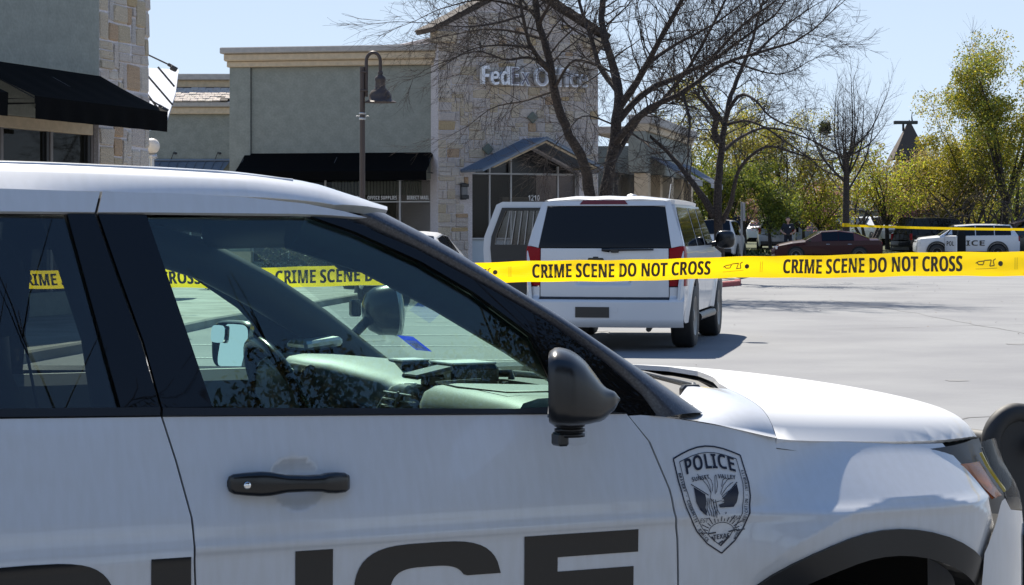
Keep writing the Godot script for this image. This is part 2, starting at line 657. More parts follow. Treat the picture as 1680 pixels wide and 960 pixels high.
	for i in 14000:
		var x := rng.randf_range(8, 34)
		var dz := pow(rng.randf(), 1.6) * 9.0
		var z := (-100.2 if x < 18.0 else -112.2) - dz
		var y := 0.03 + 0.34 * smoothstep(0.0, 3.0, dz)
		var a := rng.randf() * TAU
		var d := Vector3(cos(a), 0, sin(a)) * 0.05
		m.tint = Color(0.075, 0.115, 0.03).lerp(Color(0.16, 0.15, 0.05), rng.randf() * 0.7)
		var t := Vector3(rng.randf_range(-0.06, 0.06), rng.randf_range(0.07, 0.16), rng.randf_range(-0.06, 0.06))
		m.tri(Vector3(x, y, z) - d, Vector3(x, y, z) + d, Vector3(x, y, z) + t, Vector3.UP, Vector3.UP, Vector3.UP)
	var g := part(self, "grass", m.done(), leafmat("blade", 0.5))
	g.set_meta("kind", "stuff")
	g.set_meta("label", "short spring grass on the bank beyond the parked cars")
	g.set_meta("category", "grass")
	# sealed cracks and oil spots on the asphalt
	var sealm := mat("crack_seal", Color(0.06, 0.06, 0.062), 0.7)
	for q in [[2.6, -15.0, 9.0, -21.0], [4.6, -31.0, 14.0, -35.5], [7.5, -22.0, 6.3, -44.0], [10.0, -47.0, 22.0, -52.0], [3.4, -12.0, 2.2, -19.0]]:
		m = MB.new()
		var a := Vector3(q[0], 0.003, q[1])
		var b := Vector3(q[2], 0.003, q[3])
		var n := 40
		var side := (b - a).cross(Vector3.UP).normalized()
		var drift := 0.0
		var last := []
		for i in n + 1:
			drift += rng.randf_range(-0.08, 0.08)
			var p := a.lerp(b, float(i) / n) + side * drift
			var w := rng.randf_range(0.006, 0.018)
			var now := [p - side * w, p + side * w]
			if i > 0:
				m.quad(last[0], last[1], now[1], now[0], Vector3.UP)
			last = now
		struct("asphalt_crack", m.done(), sealm)
	var oil := mat("oil_spot", Color(0.13, 0.13, 0.132), 0.75)
	for q in [[1.2, 30.5, 0.25], [-1.3, 33.4, 0.3], [-1.9, 27.9, 0.22], [6.6, 27.0, 0.18], [4.4, 20.5, 0.12]]:
		m = MB.new()
		var ring := PackedVector2Array()
		for i in 18:
			var a := TAU * i / 18
			var r: float = q[2] * rng.randf_range(0.75, 1.1)
			ring.append(Vector2(q[0] + cos(a) * r, -q[1] + sin(a) * r))
		m = slab(ring, 0.004)
		struct("oil_stain", m.done(), oil)
	m = MB.new()
	m.colored = true
	for i in 260:
		var x := rng.randf_range(-4, 16)
		var z := -rng.randf_range(14, 60)
		var a := rng.randf() * TAU
		var d := Vector3(cos(a), 0.1, sin(a)) * rng.randf_range(0.015, 0.04)
		m.tint = Color(0.08, 0.05, 0.03) * rng.randf_range(0.6, 1.6)
		m.tri(Vector3(x, 0.012, z) - d, Vector3(x, 0.018, z) + d, Vector3(x, 0.014, z) + d.cross(Vector3.UP) * 0.8, Vector3.UP, Vector3.UP, Vector3.UP)
	var lit := part(self, "leaf_litter", m.done(), leafmat("blade", 0.5))
	lit.set_meta("kind", "stuff")
	lit.set_meta("label", "scattered dry leaf bits on the car park asphalt")
	lit.set_meta("category", "leaves")

# ================================================================ shops
var stones := []
var stone_mats := []

func stone_kit() -> void:
	for k in 8:      # rough-faced blocks, one unit across
		var b := MB.new()
		var g := []
		for i in 4:
			var row := []
			for j in 4:
				var x: float = [-0.5, -0.44, 0.44, 0.5][i]
				var y: float = [-0.5, -0.42, 0.42, 0.5][j]
				var rim := i == 0 or i == 3 or j == 0 or j == 3
				row.append(Vector3(x + rng.randf_range(-0.035, 0.035), y + rng.randf_range(-0.04, 0.04), 0.0 if rim else 0.75 + rng.randf_range(-0.25, 0.3)))
			g.append(row)
		for i in 3:
			for j in 3:
				b.flat(g[i][j], g[i + 1][j], g[i + 1][j + 1], g[i][j + 1], Vector3(0, 0, -1.5))
		stones.append(b.done())
	var tex := noise_tex("stone_grain", 0.06, Color(0.86, 0.85, 0.84), Color(1, 1, 1), 0.5, 0, 256, 5)
	var bump := noise_tex("stone_relief", 0.08, Color.BLACK, Color.WHITE, 0.5, 0, 256, 5)
	var k := 0
	for c: Color in [Color(0.74, 0.64, 0.545), Color(0.69, 0.60, 0.525), Color(0.76, 0.67, 0.56), Color(0.72, 0.60, 0.44), Color(0.62, 0.46, 0.26), Color(0.66, 0.54, 0.37), Color(0.66, 0.60, 0.54), Color(0.62, 0.43, 0.27)]:
		stone_mats.append(mat("limestone_%d" % k, c, 0.9, 0.0, tex, 1.6, bump, 3.0))
		k += 1

# irregular ashlar over an outline in x, y; the 300 largest are pieces of their own, the rest one mass
func masonry(owner: Node3D, outline: PackedVector2Array, z: float, unit: float, pale: float, wmax: int, hmax: int) -> void:
	var lo := outline[0]
	var hi := outline[0]
	for p in outline:
		lo = lo.min(p)
		hi = hi.max(p)
	var w := int((hi.x - lo.x) / unit)
	var h := int((hi.y - lo.y) / unit)
	var ux := (hi.x - lo.x) / w
	var taken := {}
	var all := []
	for j in h:
		for i in w:
			if taken.has(Vector2i(i, j)):
				continue
			var sw := rng.randi_range(2, wmax)
			var sh := rng.randi_range(1, hmax)
			if rng.randf() < 0.25:
				sw = rng.randi_range(1, 2)
				sh = hmax
			sw = mini(sw, w - i)
			var ok := 0
			for a in sw:
				if taken.has(Vector2i(i + a, j)):
					break
				ok += 1
			sw = ok
			for a in sw:
				for b in sh:
					taken[Vector2i(i + a, j + b)] = true
			var p0 := lo + Vector2(i * ux, j * unit)
			var p1 := p0 + Vector2(sw * ux, sh * unit)
			var fine := true
			for q: Vector2 in [p0, p1, Vector2(p0.x, p1.y), Vector2(p1.x, p0.y), (p0 + p1) * 0.5]:
				if not Geometry2D.is_point_in_polygon(q.lerp((p0 + p1) * 0.5, 0.05), outline):
					fine = false
			if fine:
				all.append([p0, p1, (p1 - p0).x * (p1 - p0).y])
	all.sort_custom(func(a, b) -> bool: return a[2] > b[2])
	var rest := MB.new()
	for i in all.size():
		var c: Vector2 = (all[i][0] + all[i][1]) * 0.5
		var s: Vector2 = all[i][1] - all[i][0] - Vector2(0.014, 0.014)
		var xf := Transform3D(Basis().scaled(Vector3(s.x, s.y, rng.randf_range(0.03, 0.06))), Vector3(c.x, c.y, z))
		if rng.randf() < 0.5:
			xf.basis = xf.basis * Basis(Vector3.BACK, PI)
		var km := rng.randi_range(0, 3) if rng.randf() < pale else rng.randi_range(3, 7)
		if i < 298:
			part(owner, "stone", stones[rng.randi_range(0, 7)], stone_mats[km], xf)
		else:
			var am: ArrayMesh = stones[i % 8]
			var arr := am.surface_get_arrays(0)
			for n in arr[Mesh.ARRAY_VERTEX].size():
				rest.v.append(xf * arr[Mesh.ARRAY_VERTEX][n])
				rest.n.append((xf.basis.inverse().transposed() * arr[Mesh.ARRAY_NORMAL][n]).normalized())
	if rest.v.size():
		part(owner, "small_stones", rest.done(), stone_mats[0]).set_meta("kind", "stuff")

func bar(owner: Node3D, called: String, a: Vector3, b: Vector3, m: Material, bev := 0.01) -> MeshInstance3D:      # box between two corners
	var k := MB.new()
	k.box((a + b) * 0.5, (b - a).abs(), bev)
	return part(owner, called, k.done(), m)

func awning(owner: Node3D, x0: float, x1: float, ytop: float, ylow: float, drop: float, out: float, cloth: Material) -> void:
	var aw := thing_part(owner, "awning")
	var m := MB.new()
	var rows := []
	for i in 7:
		var t := i / 6.0
		var row := []
		for k in 25:
			var x := lerpf(x0, x1, k / 24.0)
			var sag := -0.02 * sin(PI * t) * (0.6 + 0.4 * cos(TAU * k / 4.0))
			row.append(Vector3(x, lerpf(ytop, ylow, t) + sag, lerpf(0.01, out, t)))
		rows.append(row)
	m.grid(rows, Vector3((x0 + x1) * 0.5, ylow - 3.0, 0))
	part(aw, "canvas", m.done(), cloth)
	m = MB.new()
	rows = []
	for i in 3:
		var row := []
		for k in 49:
			var x := lerpf(x0, x1, k / 48.0)
			row.append(Vector3(x, ylow - drop * i / 2.0, out + 0.008 * i * sin(k * 0.9)))
		rows.append(row)
	m.grid(rows, Vector3((x0 + x1) * 0.5, ylow, -5))
	part(aw, "valance", m.done(), cloth)
	for k in 5:
		var x := lerpf(x0 + 0.03, x1 - 0.03, k / 4.0)
		m = MB.new()
		m.tube([Vector3(x, ytop - 0.03, 0.02), Vector3(x, ylow - 0.03, out - 0.02), Vector3(x, ylow - 0.03, 0.02)], [0.018], 6)
		m.tube([Vector3(x, lerpf(ytop, ylow, 0.5) - 0.03, out * 0.5), Vector3(x, ylow - 0.03, out * 0.5)], [0.014], 6)
		part(aw, "frame_tube", m.done(), mats["frame_dark"])

func shops() -> void:
	stone_kit()
	var stucco := mat("sage_stucco", Color(0.285, 0.295, 0.25), 0.92, 0.0, noise_tex("stucco_tone", 0.02, Color(0.93, 0.93, 0.93), Color(1, 1, 1), 0.5, 0, 512, 4), 0.25, noise_tex("stucco_relief", 0.25, Color.BLACK, Color.WHITE, 0.5, 0, 256, 3), 0.4, texs["stucco_tone"], 1.4)
	var tan := mat("tan_trim", Color(0.58, 0.46, 0.31), 0.85, 0.0, texs["stucco_tone"], 0.6)
	var cap := mat("cap_grey", Color(0.42, 0.385, 0.34), 0.7, 0.0, texs["stucco_tone"], 0.6)
	var mortar := mat("mortar", Color(0.66, 0.61, 0.60), 0.95, 0.0, texs["stone_grain"], 1.2)
	var cloth := mat("black_canvas", grey(0.0045), 0.9, 0.0, texs["stucco_tone"], 0.8)
	cloth.metallic_specular = 0.15
	var alu := mat("mullion", grey(0.42), 0.4, 0.3)
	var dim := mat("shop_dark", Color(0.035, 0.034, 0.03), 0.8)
	mat("frame_dark", grey(0.03), 0.5)
	var glass := pane("shop_glass", Color(0.012, 0.013, 0.012), 0.25)
	glass.metallic_specular = 0.22
	var steel := mat("blue_metal", Color(0.17, 0.205, 0.25), 0.42, 0.3)
	var slate := mat("slate_metal", Color(0.20, 0.21, 0.225), 0.5, 0.2)
	# --------------------------------------------------- the shop with the big stone front
	var shop := thing("shop_building", "sage green shop with black awning and a limestone gable tower", "shop", Vector3(-1.974, 0, -55), -10)
	bar(shop, "wall", Vector3(-5.14, 2.82, -0.3), Vector3(0.12, 5.86, 0), stucco)
	bar(shop, "pilaster", Vector3(-5.72, 0.9, -0.6), Vector3(-5.142, 5.86, 0.09), stucco)
	bar(shop, "pilaster_foot", Vector3(-5.80, 0.13, -0.6), Vector3(-5.10, 0.9, 0.13), tan)
	bar(shop, "wall", Vector3(-5.14, 0.13, -0.3), Vector3(0.12, 0.62, 0), stucco)
	bar(shop, "side_wall", Vector3(-5.72, 0.13, -14), Vector3(-5.5, 5.86, -0.61), stucco)
	bar(shop, "roof", Vector3(-5.5, 5.6, -14), Vector3(-0.2, 5.8, -0.3), cap)
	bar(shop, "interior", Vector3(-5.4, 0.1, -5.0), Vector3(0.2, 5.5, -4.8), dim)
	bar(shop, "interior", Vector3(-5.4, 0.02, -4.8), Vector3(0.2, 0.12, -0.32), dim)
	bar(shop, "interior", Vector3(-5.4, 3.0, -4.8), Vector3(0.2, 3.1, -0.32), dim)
	bar(shop, "cornice_cap", Vector3(-5.92, 6.22, -0.8), Vector3(0.1, 6.385, 0.34), cap, 0.02)
	bar(shop, "cornice_band", Vector3(-5.84, 6.02, -0.8), Vector3(0.1, 6.218, 0.25), tan, 0.03)
	bar(shop, "cornice_band", Vector3(-5.78, 5.862, -0.8), Vector3(0.1, 6.018, 0.16), tan, 0.02)
	bar(shop, "parapet", Vector3(-5.7, 5.862, -14), Vector3(-5.4, 6.3, -0.82), stucco)
	bar(shop, "control_joint", Vector3(-5.146, 2.9, 0.002), Vector3(-5.130, 5.85, 0.012), dim, 0.0)
	awning(shop, -5.30, -0.10, 3.54, 3.02, 0.24, 0.95, cloth)
	for x: float in [-5.12, -4.1, -3.09, -2.07, -1.04, -0.05]:
		bar(shop, "mullion", Vector3(x - 0.025, 0.62, -0.12), Vector3(x + 0.025, 2.82, -0.04), alu)
	bar(shop, "transom", Vector3(-5.1, 2.21, -0.11), Vector3(-0.05, 2.25, -0.05), alu)
	for k in 5:
		var x: float = [-5.12, -4.1, -3.09, -2.07, -1.04][k]
		bar(shop, "window_pane", Vector3(x + 0.03, 0.63, -0.085), Vector3(x + 0.99, 2.8, -0.080), glass, 0.0)
	# striped reflection in the glass put in as ribbed slats, then things inside
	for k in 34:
		bar(shop, "reflection_slat", Vector3(-3.05 + k * 0.09, 2.42, -0.62), Vector3(-2.985 + k * 0.09, 2.80, -0.58), mat("reflected_stripe", Color(0.20, 0.22, 0.19), 0.7), 0.005)
	bar(shop, "counter", Vector3(-1.6, 1.55, -2.2), Vector3(-0.3, 1.72, -1.9), mat("counter_green", Color(0.02, 0.22, 0.07), 0.5))
	bar(shop, "display_shelf", Vector3(-2.9, 0.6, -2.6), Vector3(-2.2, 2.0, -2.2), mat("shelf_tan", Color(0.12, 0.10, 0.07), 0.7))
	var wordm := mat("window_lettering", grey(0.8), 0.6)
	var wf := func(p: Vector2) -> Vector3: return Vector3(p.x, p.y, -0.078)
	for q in [["OFFICE SUPPLIES", -1.53, 0.80], ["DIRECT MAIL", -0.55, 0.60], ["ERS", -2.21, 0.2]]:
		var m0 := MB.new()
		write(m0, q[0], wf, Vector3.BACK, Vector2(q[1], 2.29), 0.10, q[2], 0.0, 0.002, true)
		part(shop, "window_lettering", m0.done(), wordm)
	# --------------------------------------------------- stone tower, turned to the corner
	var tw := thing("stone_tower", "pale and ochre limestone gable tower with blue entrance canopy", "tower", Vector3(-1.974, 0, -54.6), 25)
	var m := MB.new()
	m.extrude(V2([0.02, 0.13, 1.02, 0.13, 1.02, 2.97, 2.6, 3.78, 4.2, 3.02, 4.2, 0.13, 4.78, 0.13, 4.78, 6.75, 2.40, 8.0, 0.02, 6.75]), 0.5, Transform3D(Basis(), Vector3(0, 0, -0.26)))
	part(tw, "masonry_core", m.done(), mortar)
	var face := V2([0.03, 0.7, 1.01, 0.7, 1.01, 2.99, 2.6, 3.80, 4.21, 3.04, 4.21, 0.7, 4.77, 0.7, 4.77, 6.70, 2.40, 7.95, 0.03, 6.70])
	masonry(tw, face, -0.012, 0.122, 0.8, 4, 2)
	bar(tw, "side_wall", Vector3(4.3, 0.13, -3.0), Vector3(4.77, 6.6, -0.52), mortar)
	bar(tw, "side_wall", Vector3(0.04, 0.13, -3.0), Vector3(0.4, 6.6, -0.52), mortar)
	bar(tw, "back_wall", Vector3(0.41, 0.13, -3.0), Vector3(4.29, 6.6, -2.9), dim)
	bar(tw, "corner_block", Vector3(-0.08, 6.42, -0.3), Vector3(0.5, 6.72, 0.16), tan, 0.02)
	bar(tw, "corner_block", Vector3(4.3, 6.42, -0.3), Vector3(4.88, 6.72, 0.16), tan, 0.02)
	var brown := mat("roof_shingle", Color(0.055, 0.042, 0.034), 0.9, 0.0, texs["stone_grain"], 1.5)
	for s: float in [-1.0, 1.0]:
		var dir := Vector3(2.62, -1.42, 0).normalized()
		var slope := Basis(Vector3(dir.x * s, dir.y, 0), Vector3(-dir.y * s * s, dir.x, 0) if s > 0 else Vector3(dir.y, dir.x, 0), Vector3(0, 0, 1))
		if slope.determinant() < 0:
			slope.z = -slope.z
		m = MB.new()
		m.box(Vector3(2.40, 8.13, -0.35) + dir * Vector3(s, 1, 1) * 1.48, Vector3(2.98, 0.10, 1.2), 0.01, slope)
		part(tw, "roof_slope", m.done(), brown)
		for k in 10:
			m = MB.new()
			m.box(Vector3(2.40, 8.205 + (0.008 if k % 2 else 0.0), -0.35) + dir * Vector3(s, 1, 1) * (0.15 + k * 0.3), Vector3(0.31, 0.045, 1.26), 0.012, slope * Basis(Vector3.BACK, -0.04))
			part(tw, "shingle_course", m.done(), brown)
	# green diamonds and the entrance
	for q in [[2.76, 4.5], [1.44, 3.63]]:
		m = MB.new()
		m.box(Vector3(q[0], q[1], 0.06), Vector3(0.23, 0.23, 0.08), 0.015, Basis(Vector3.BACK, PI / 4))
		part(tw, "diamond_tile", m.done(), mat("slate_green", Color(0.13, 0.15, 0.12), 0.8))
	m = MB.new()
	m.extrude(V2([1.02, 2.97, 4.2, 3.02, 2.6, 3.78]), 0.02, Transform3D(Basis(), Vector3(0, 0, -0.32)))
	part(tw, "gable_glass", m.done(), mat("gable_dark", Color(0.012, 0.012, 0.014), 0.25))
	for x: float in [1.04, 1.60, 2.23, 3.64, 4.18]:
		bar(tw, "mullion", Vector3(x - 0.025, 0.85, -0.24), Vector3(x + 0.025, 2.95 + (0.28 if x > 1.5 and x < 1.7 else 0.57 if x > 2 and x < 2.4 else 0.25 if x > 3.5 and x < 3.8 else 0.0), -0.16), alu)
	bar(tw, "transom", Vector3(1.03, 2.96, -0.25), Vector3(4.19, 3.01, -0.15), alu)
	bar(tw, "transom", Vector3(2.25, 2.19, -0.23), Vector3(3.62, 2.23, -0.17), alu)
	bar(tw, "transom", Vector3(1.03, 1.22, -0.24), Vector3(2.23, 1.27, -0.12), alu)
	bar(tw, "sill_panel", Vector3(1.03, 0.13, -0.3), Vector3(2.22, 1.22, -0.18), mat("panel_blue_grey", Color(0.42, 0.47, 0.50), 0.5))
	for q in [[1.06, 1.58], [1.62, 2.21], [2.25, 3.62], [3.66, 4.16]]:
		bar(tw, "window_pane", Vector3(q[0], 1.27 if q[0] < 2.2 else 0.3, -0.205), Vector3(q[1], 2.95, -0.200), glass, 0.0)
	bar(tw, "interior", Vector3(1.2, 0.9, -2.4), Vector3(1.9, 2.35, -2.2), mat("shelf_pale", Color(0.16, 0.155, 0.13), 0.8))
	bar(tw, "interior", Vector3(3.0, 0.9, -2.6), Vector3(3.9, 2.4, -2.4), mats["shelf_pale"])
	var nf := func(p: Vector2) -> Vector3: return Vector3(p.x, p.y, -0.19)
	m = MB.new()
	write(m, "1210", nf, Vector3.BACK, Vector2(2.92, 2.27), 0.15, 0.34, 0.0, 0.002, true)
	part(tw, "house_number", m.done(), wordm)
	# blue standing-seam canopy
	var cn := thing_part(tw, "canopy")
	for s: float in [-1.0, 1.0]:
		var top := Vector3(2.52, 3.90, 0)
		var low := Vector3(2.52 + 1.86 * s, 3.04, 0)
		var off := Vector3(0, 0, 1.45)
		m = MB.new()
		var nn := Vector3(-(top - low).y * -s, absf(top.x - low.x), 0).normalized()
		m.quad(top, low, low + off, top + off, nn)
		m.quad(top - nn * 0.05, low - nn * 0.05, low + off - nn * 0.05, top + off - nn * 0.05, -nn)
		m.flat(top + off, low + off, low + off - nn * 0.05, top + off - nn * 0.05, Vector3(2.5, 3.4, 0))
		m.flat(low, low + off, low + off - nn * 0.05, low - nn * 0.05, Vector3(2.5, 3.4, 0.7))
		part(cn, "metal_sheet", m.done(), steel)
		for k in 8:
			m = MB.new()
			var z := 0.03 + k * 0.2
			m.tube([top + Vector3(0, 0.02, z), low + Vector3(0, 0.02, z)], [0.016], 5)
			part(cn, "seam", m.done(), steel)
		m = MB.new()
		m.tube([Vector3(2.52 + 1.5 * s, 3.12, 0.0), Vector3(2.52 + 1.5 * s, 3.12, 1.35)], [0.03], 6)
		m.tube([Vector3(2.52, 3.80, 1.35), Vector3(2.52 + 1.5 * s, 3.12, 1.35)], [0.035], 6)
		part(cn, "rafter", m.done(), tan)
	# wall lantern on the stone
	var wl := thing("wall_lantern", "dark wall lantern on the limestone tower left of the entrance", "wall lamp", tw.transform * Vector3(0.73, 2.5, 0.06), 25)
	bar(wl, "back_plate", Vector3(-0.09, -0.22, -0.02), Vector3(0.09, 0.22, 0.02), mats["frame_dark"])
	bar(wl, "lamp_glass", Vector3(-0.075, -0.10, 0.02), Vector3(0.075, 0.12, 0.12), mat("frosted", grey(0.16), 0.4))
	bar(wl, "cap", Vector3(-0.10, 0.12, 0.0), Vector3(0.10, 0.20, 0.15), mats["frame_dark"])
	bar(wl, "foot", Vector3(-0.10, -0.20, 0.0), Vector3(0.10, -0.10, 0.15), mats["frame_dark"])
	# sign letters
	var sg := thing("shop_sign", "white raised shop lettering high on the limestone tower", "sign", tw.transform * Vector3(0, 0, 0.07), 25)
	var x := 1.20
	for q in [["F", 0.22, 0, 0.50], ["e", 0.26, 0, 0.36], ["d", 0.27, 0, 0.50], ["E", 0.23, 1, 0.50], ["x", 0.29, 1, 0.36], ["O", 0.40, 2, 0.50], ["f", 0.20, 2, 0.52], ["f", 0.20, 2, 0.52], ["i", 0.10, 2, 0.50], ["c", 0.24, 2, 0.37], ["e", 0.26, 2, 0.37]]:
		if q[0] == "O":
			x += 0.13
		var g := glyph(q[0], q[2] != 2)
		m = MB.new()
		var edge := MB.new()
		var kx: float = q[1] / g[1]
		var ky: float = q[3]
		var tri: Array = g[0]
		var count := {}
		for i in range(0, tri.size(), 3):
			var pts := []
			for j in 3:
				pts.append(Vector3(x + tri[i + j].x * kx, 5.34 + tri[i + j].y * ky, 0.16))
			m.tri(pts[0], pts[1], pts[2], Vector3.BACK, Vector3.BACK, Vector3.BACK)
			for j in 3:
				var a: Vector3 = pts[j]
				var b: Vector3 = pts[(j + 1) % 3]
				var key := [a.snapped(Vector3.ONE * 0.001), b.snapped(Vector3.ONE * 0.001)]
				var yek := [key[1], key[0]]
				if count.has(yek):
					count.erase(yek)
				else:
					count[key] = [a, b, (pts[0] + pts[1] + pts[2]) / 3.0]
		for key in count:
			var e: Array = count[key]
			edge.flat(e[0], e[1], e[1] - Vector3(0, 0, 0.16), e[0] - Vector3(0, 0, 0.16), e[2])
		var lt := part(sg, "letter", m.done(), mat("sign_white", grey(0.8), 0.5))
		if q[2] > 0:
			var inset := MB.new()
			var gi := glyph(q[0], false)
			for i in range(0, gi[0].size(), 3):
				var pts := []
				for j in 3:
					var gp: Vector2 = gi[0][i + j]
					pts.append(Vector3(x + q[1] * (0.09 + 0.82 * gp.x / gi[1]), 5.34 + ky * (0.07 + 0.86 * gp.y), 0.166))
				inset.tri(pts[0], pts[1], pts[2], Vector3.BACK, Vector3.BACK, Vector3.BACK)
			part(lt, "inset_face", inset.done(), mat("sign_violet", Color(0.16, 0.14, 0.17), 0.5) if q[2] == 1 else mat("sign_grey", Color(0.42, 0.40, 0.40), 0.5))
		part(lt, "return", edge.done(), mat("sign_edge", grey(0.70), 0.5))
		x += q[1] + 0.035
	# --------------------------------------------------- receding right wing
	var rw := thing("shop_wing", "sage shop wing with sloping blue awnings receding behind the bare tree", "shop", Vector3(4.84, 0, -63.25), 78)
	bar(rw, "wall", Vector3(-5.2, 3.1, -0.5), Vector3(5.1, 4.25, 0), stucco)
	bar(rw, "fascia", Vector3(-5.2, 4.25, -0.5), Vector3(5.2, 4.46, 0.08), tan, 0.02)
	bar(rw, "cornice_cap", Vector3(-5.2, 4.46, -0.5), Vector3(5.3, 4.72, 0.18), cap, 0.02)
	bar(rw, "end_wall", Vector3(4.8, 0.13, -6), Vector3(5.08, 4.25, -0.52), stucco)
	bar(rw, "roof", Vector3(-5.1, 4.2, -1.6), Vector3(4.75, 4.4, -0.52), cap)
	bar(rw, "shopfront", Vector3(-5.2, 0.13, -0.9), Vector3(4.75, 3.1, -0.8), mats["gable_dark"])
	for k in 5:
		bar(rw, "column", Vector3(-5.1 + k * 2.45, 0.13, -0.35), Vector3(-4.6 + k * 2.45, 3.08, 0.05), tan)
	for k in 2:
		m = MB.new()
		var x0 := -4.4 + k * 5.6
		var rows := [[Vector3(x0, 3.55, 0.02), Vector3(x0 + 3.4, 3.55, 0.02)], [Vector3(x0, 2.90, 1.1), Vector3(x0 + 3.4, 2.90, 1.1)]]
		m.grid(rows, Vector3(x0 + 1.7, 2.0, 0))
		m.flat(rows[1][0], rows[1][1], rows[1][1] - Vector3(0, 0.12, 0), rows[1][0] - Vector3(0, 0.12, 0), Vector3(x0 + 1.7, 2.85, 0))
		var aw := part(rw, "metal_awning", m.done(), slate)
		for j in 12:
			m = MB.new()
			var xx := x0 + 0.02 + j * 0.305
			m.tube([Vector3(xx, 3.57, 0.02), Vector3(xx, 2.92, 1.1)], [0.016], 5)
			part(aw, "seam", m.done(), slate)
	# --------------------------------------------------- set-back shop between the two
	var md := thing("recessed_shop", "set-back sage shop with sunlit shingle roof and blue metal awning", "shop", Vector3(-12, 0, -66), 0)
	bar(md, "wall", Vector3(-3.0, 0.13, -0.3), Vector3(4.5, 5.16, 0), stucco)
	bar(md, "fascia", Vector3(-3.0, 5.16, -0.3), Vector3(3.08, 5.38, 0.15), tan, 0.02)
	bar(md, "gutter", Vector3(-3.0, 5.381, -0.3), Vector3(3.10, 5.55, 0.26), cap, 0.03)
	for r in 6:
		for k in 20:
			m = MB.new()
			var t0 := r / 6.0
			var xx := -1.7 + k * 0.24 + (0.12 if r % 2 else 0.0)
			var lift := rng.randf_range(0.0, 0.02)
			m.box(Vector3(xx, lerpf(5.58, 6.05, t0) + 0.02 + lift, lerpf(0.18, -0.85, t0)), Vector3(0.228, 0.035, 0.26), 0.006, Basis(Vector3.RIGHT, 0.36 + rng.randf_range(0.0, 0.06)))
			part(md, "shingle", m.done(), stone_mats[[9, 0, 1, 2][rng.randi_range(1, 3)]] if rng.randf() > 0.06 else mats["roof_shingle"])
	m = MB.new()
	m.flat(Vector3(-3, 5.53, 0.2), Vector3(3.1, 5.53, 0.2), Vector3(3.1, 6.05, -1.0), Vector3(-3, 6.05, -1.0), Vector3(0, 0, -1))
	part(md, "roof_deck", m.done(), mats["roof_shingle"])
	bar(md, "parapet", Vector3(-3.0, 5.9, -1.5), Vector3(4.5, 6.10, -1.1), mats["frame_dark"])
	bar(md, "parapet", Vector3(-3.0, 6.10, -1.5), Vector3(4.5, 6.32, -1.05), tan)
	bar(md, "parapet_cap", Vector3(-3.0, 6.321, -1.5), Vector3(4.6, 6.52, -0.9), cap, 0.02)
	m = MB.new()
	m.grid([[Vector3(0.2, 3.66, 0.02), Vector3(3.02, 3.66, 0.02)], [Vector3(0.2, 3.05, 1.0), Vector3(2.7, 3.05, 1.0)]], Vector3(1.5, 2.0, 0))
	var ma := part(md, "metal_awning", m.done(), steel)
	for j in 10:
		m = MB.new()
		var xx := 0.22 + j * 0.29
		m.tube([Vector3(xx, 3.68, 0.02), Vector3(xx * 0.94, 3.07, 1.0)], [0.018], 5)
		part(ma, "seam", m.done(), steel)
	m = MB.new()
	m.tube([Vector3(0.18, 3.70, 0.03), Vector3(3.04, 3.70, 0.03)], [0.04], 6)
	part(ma, "ridge_flashing", m.done(), steel)
	for xx: float in [1.15, 2.55]:
		m = MB.new()
		m.tube([Vector3(xx, 3.72, 0.05), Vector3(xx + 0.12, 3.95, 0.25), Vector3(xx + 0.2, 3.92, 0.4)], [0.012], 5)
		m.add(blob(Vector3(0.06, 0.04, 0.06), 5), Transform3D(Basis(), Vector3(xx + 0.2, 3.90, 0.42)))
		part(md, "gooseneck_light", m.done(), mats["frame_dark"])
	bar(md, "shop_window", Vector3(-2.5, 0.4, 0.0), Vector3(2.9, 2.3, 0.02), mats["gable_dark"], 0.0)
	for k in 6:
		bar(md, "mullion", Vector3(-2.5 + k * 1.06, 0.4, 0.02), Vector3(-2.44 + k * 1.06, 2.3, 0.08), alu)
	bar(md, "transom", Vector3(-2.5, 0.56, 0.02), Vector3(2.9, 0.62, 0.07), alu)
	m = MB.new()
	write(m, "COLOR", func(p: Vector2) -> Vector3: return Vector3(p.x, p.y, 0.025), Vector3.BACK, Vector2(-1.3, 0.74), 0.22, 0.9, 0.0, 0.003, true)
	part(md, "window_lettering", m.done(), wordm)
	# --------------------------------------------------- near shop on the left with stone pier
	var lf := thing("corner_shop", "shaded shop at left with black awnings and an ochre stone pier", "shop", Vector3(-6.28, 0, -36), 73)
	bar(lf, "wall", Vector3(-14.0, 3.24, -0.4), Vector3(-1.842, 9.0, 0), stucco)
	bar(lf, "pier_core", Vector3(-1.84, 0.13, -1.8), Vector3(-0.06, 9.0, -0.01), mortar)
	bar(lf, "back_wall", Vector3(-14.0, 0.13, -6.0), Vector3(-0.2, 9.0, -5.8), stucco)
	bar(lf, "end_wall", Vector3(-0.4, 0.13, -5.78), Vector3(-0.1, 9.0, -1.82), stucco)
	bar(lf, "roof", Vector3(-14.0, 8.7, -5.78), Vector3(-0.45, 8.9, -0.42), cap)
	var pier := V2([-1.84, 1.6, -0.06, 1.6, -0.06, 6.4, -1.84, 6.4])
	masonry(lf, pier, -0.02, 0.16, 0.6, 3, 3)
	awning(lf, -6.06, -1.83, 4.03, 3.42, 0.33, 1.24, cloth)
	awning(lf, -11.5, -6.80, 4.03, 3.42, 0.33, 1.24, cloth)
	for xx: float in [-6.6, -4.70, -3.20, -1.86]:
		bar(lf, "mullion", Vector3(xx - 0.06, 0.5, -0.25), Vector3(xx + 0.03, 3.24, -0.10), mat("bronze_frame", Color(0.16, 0.14, 0.13), 0.5))
		bar(lf, "mullion", Vector3(xx - 0.14, 0.5, -0.26), Vector3(xx - 0.061, 3.24, -0.12), mats["frame_dark"])
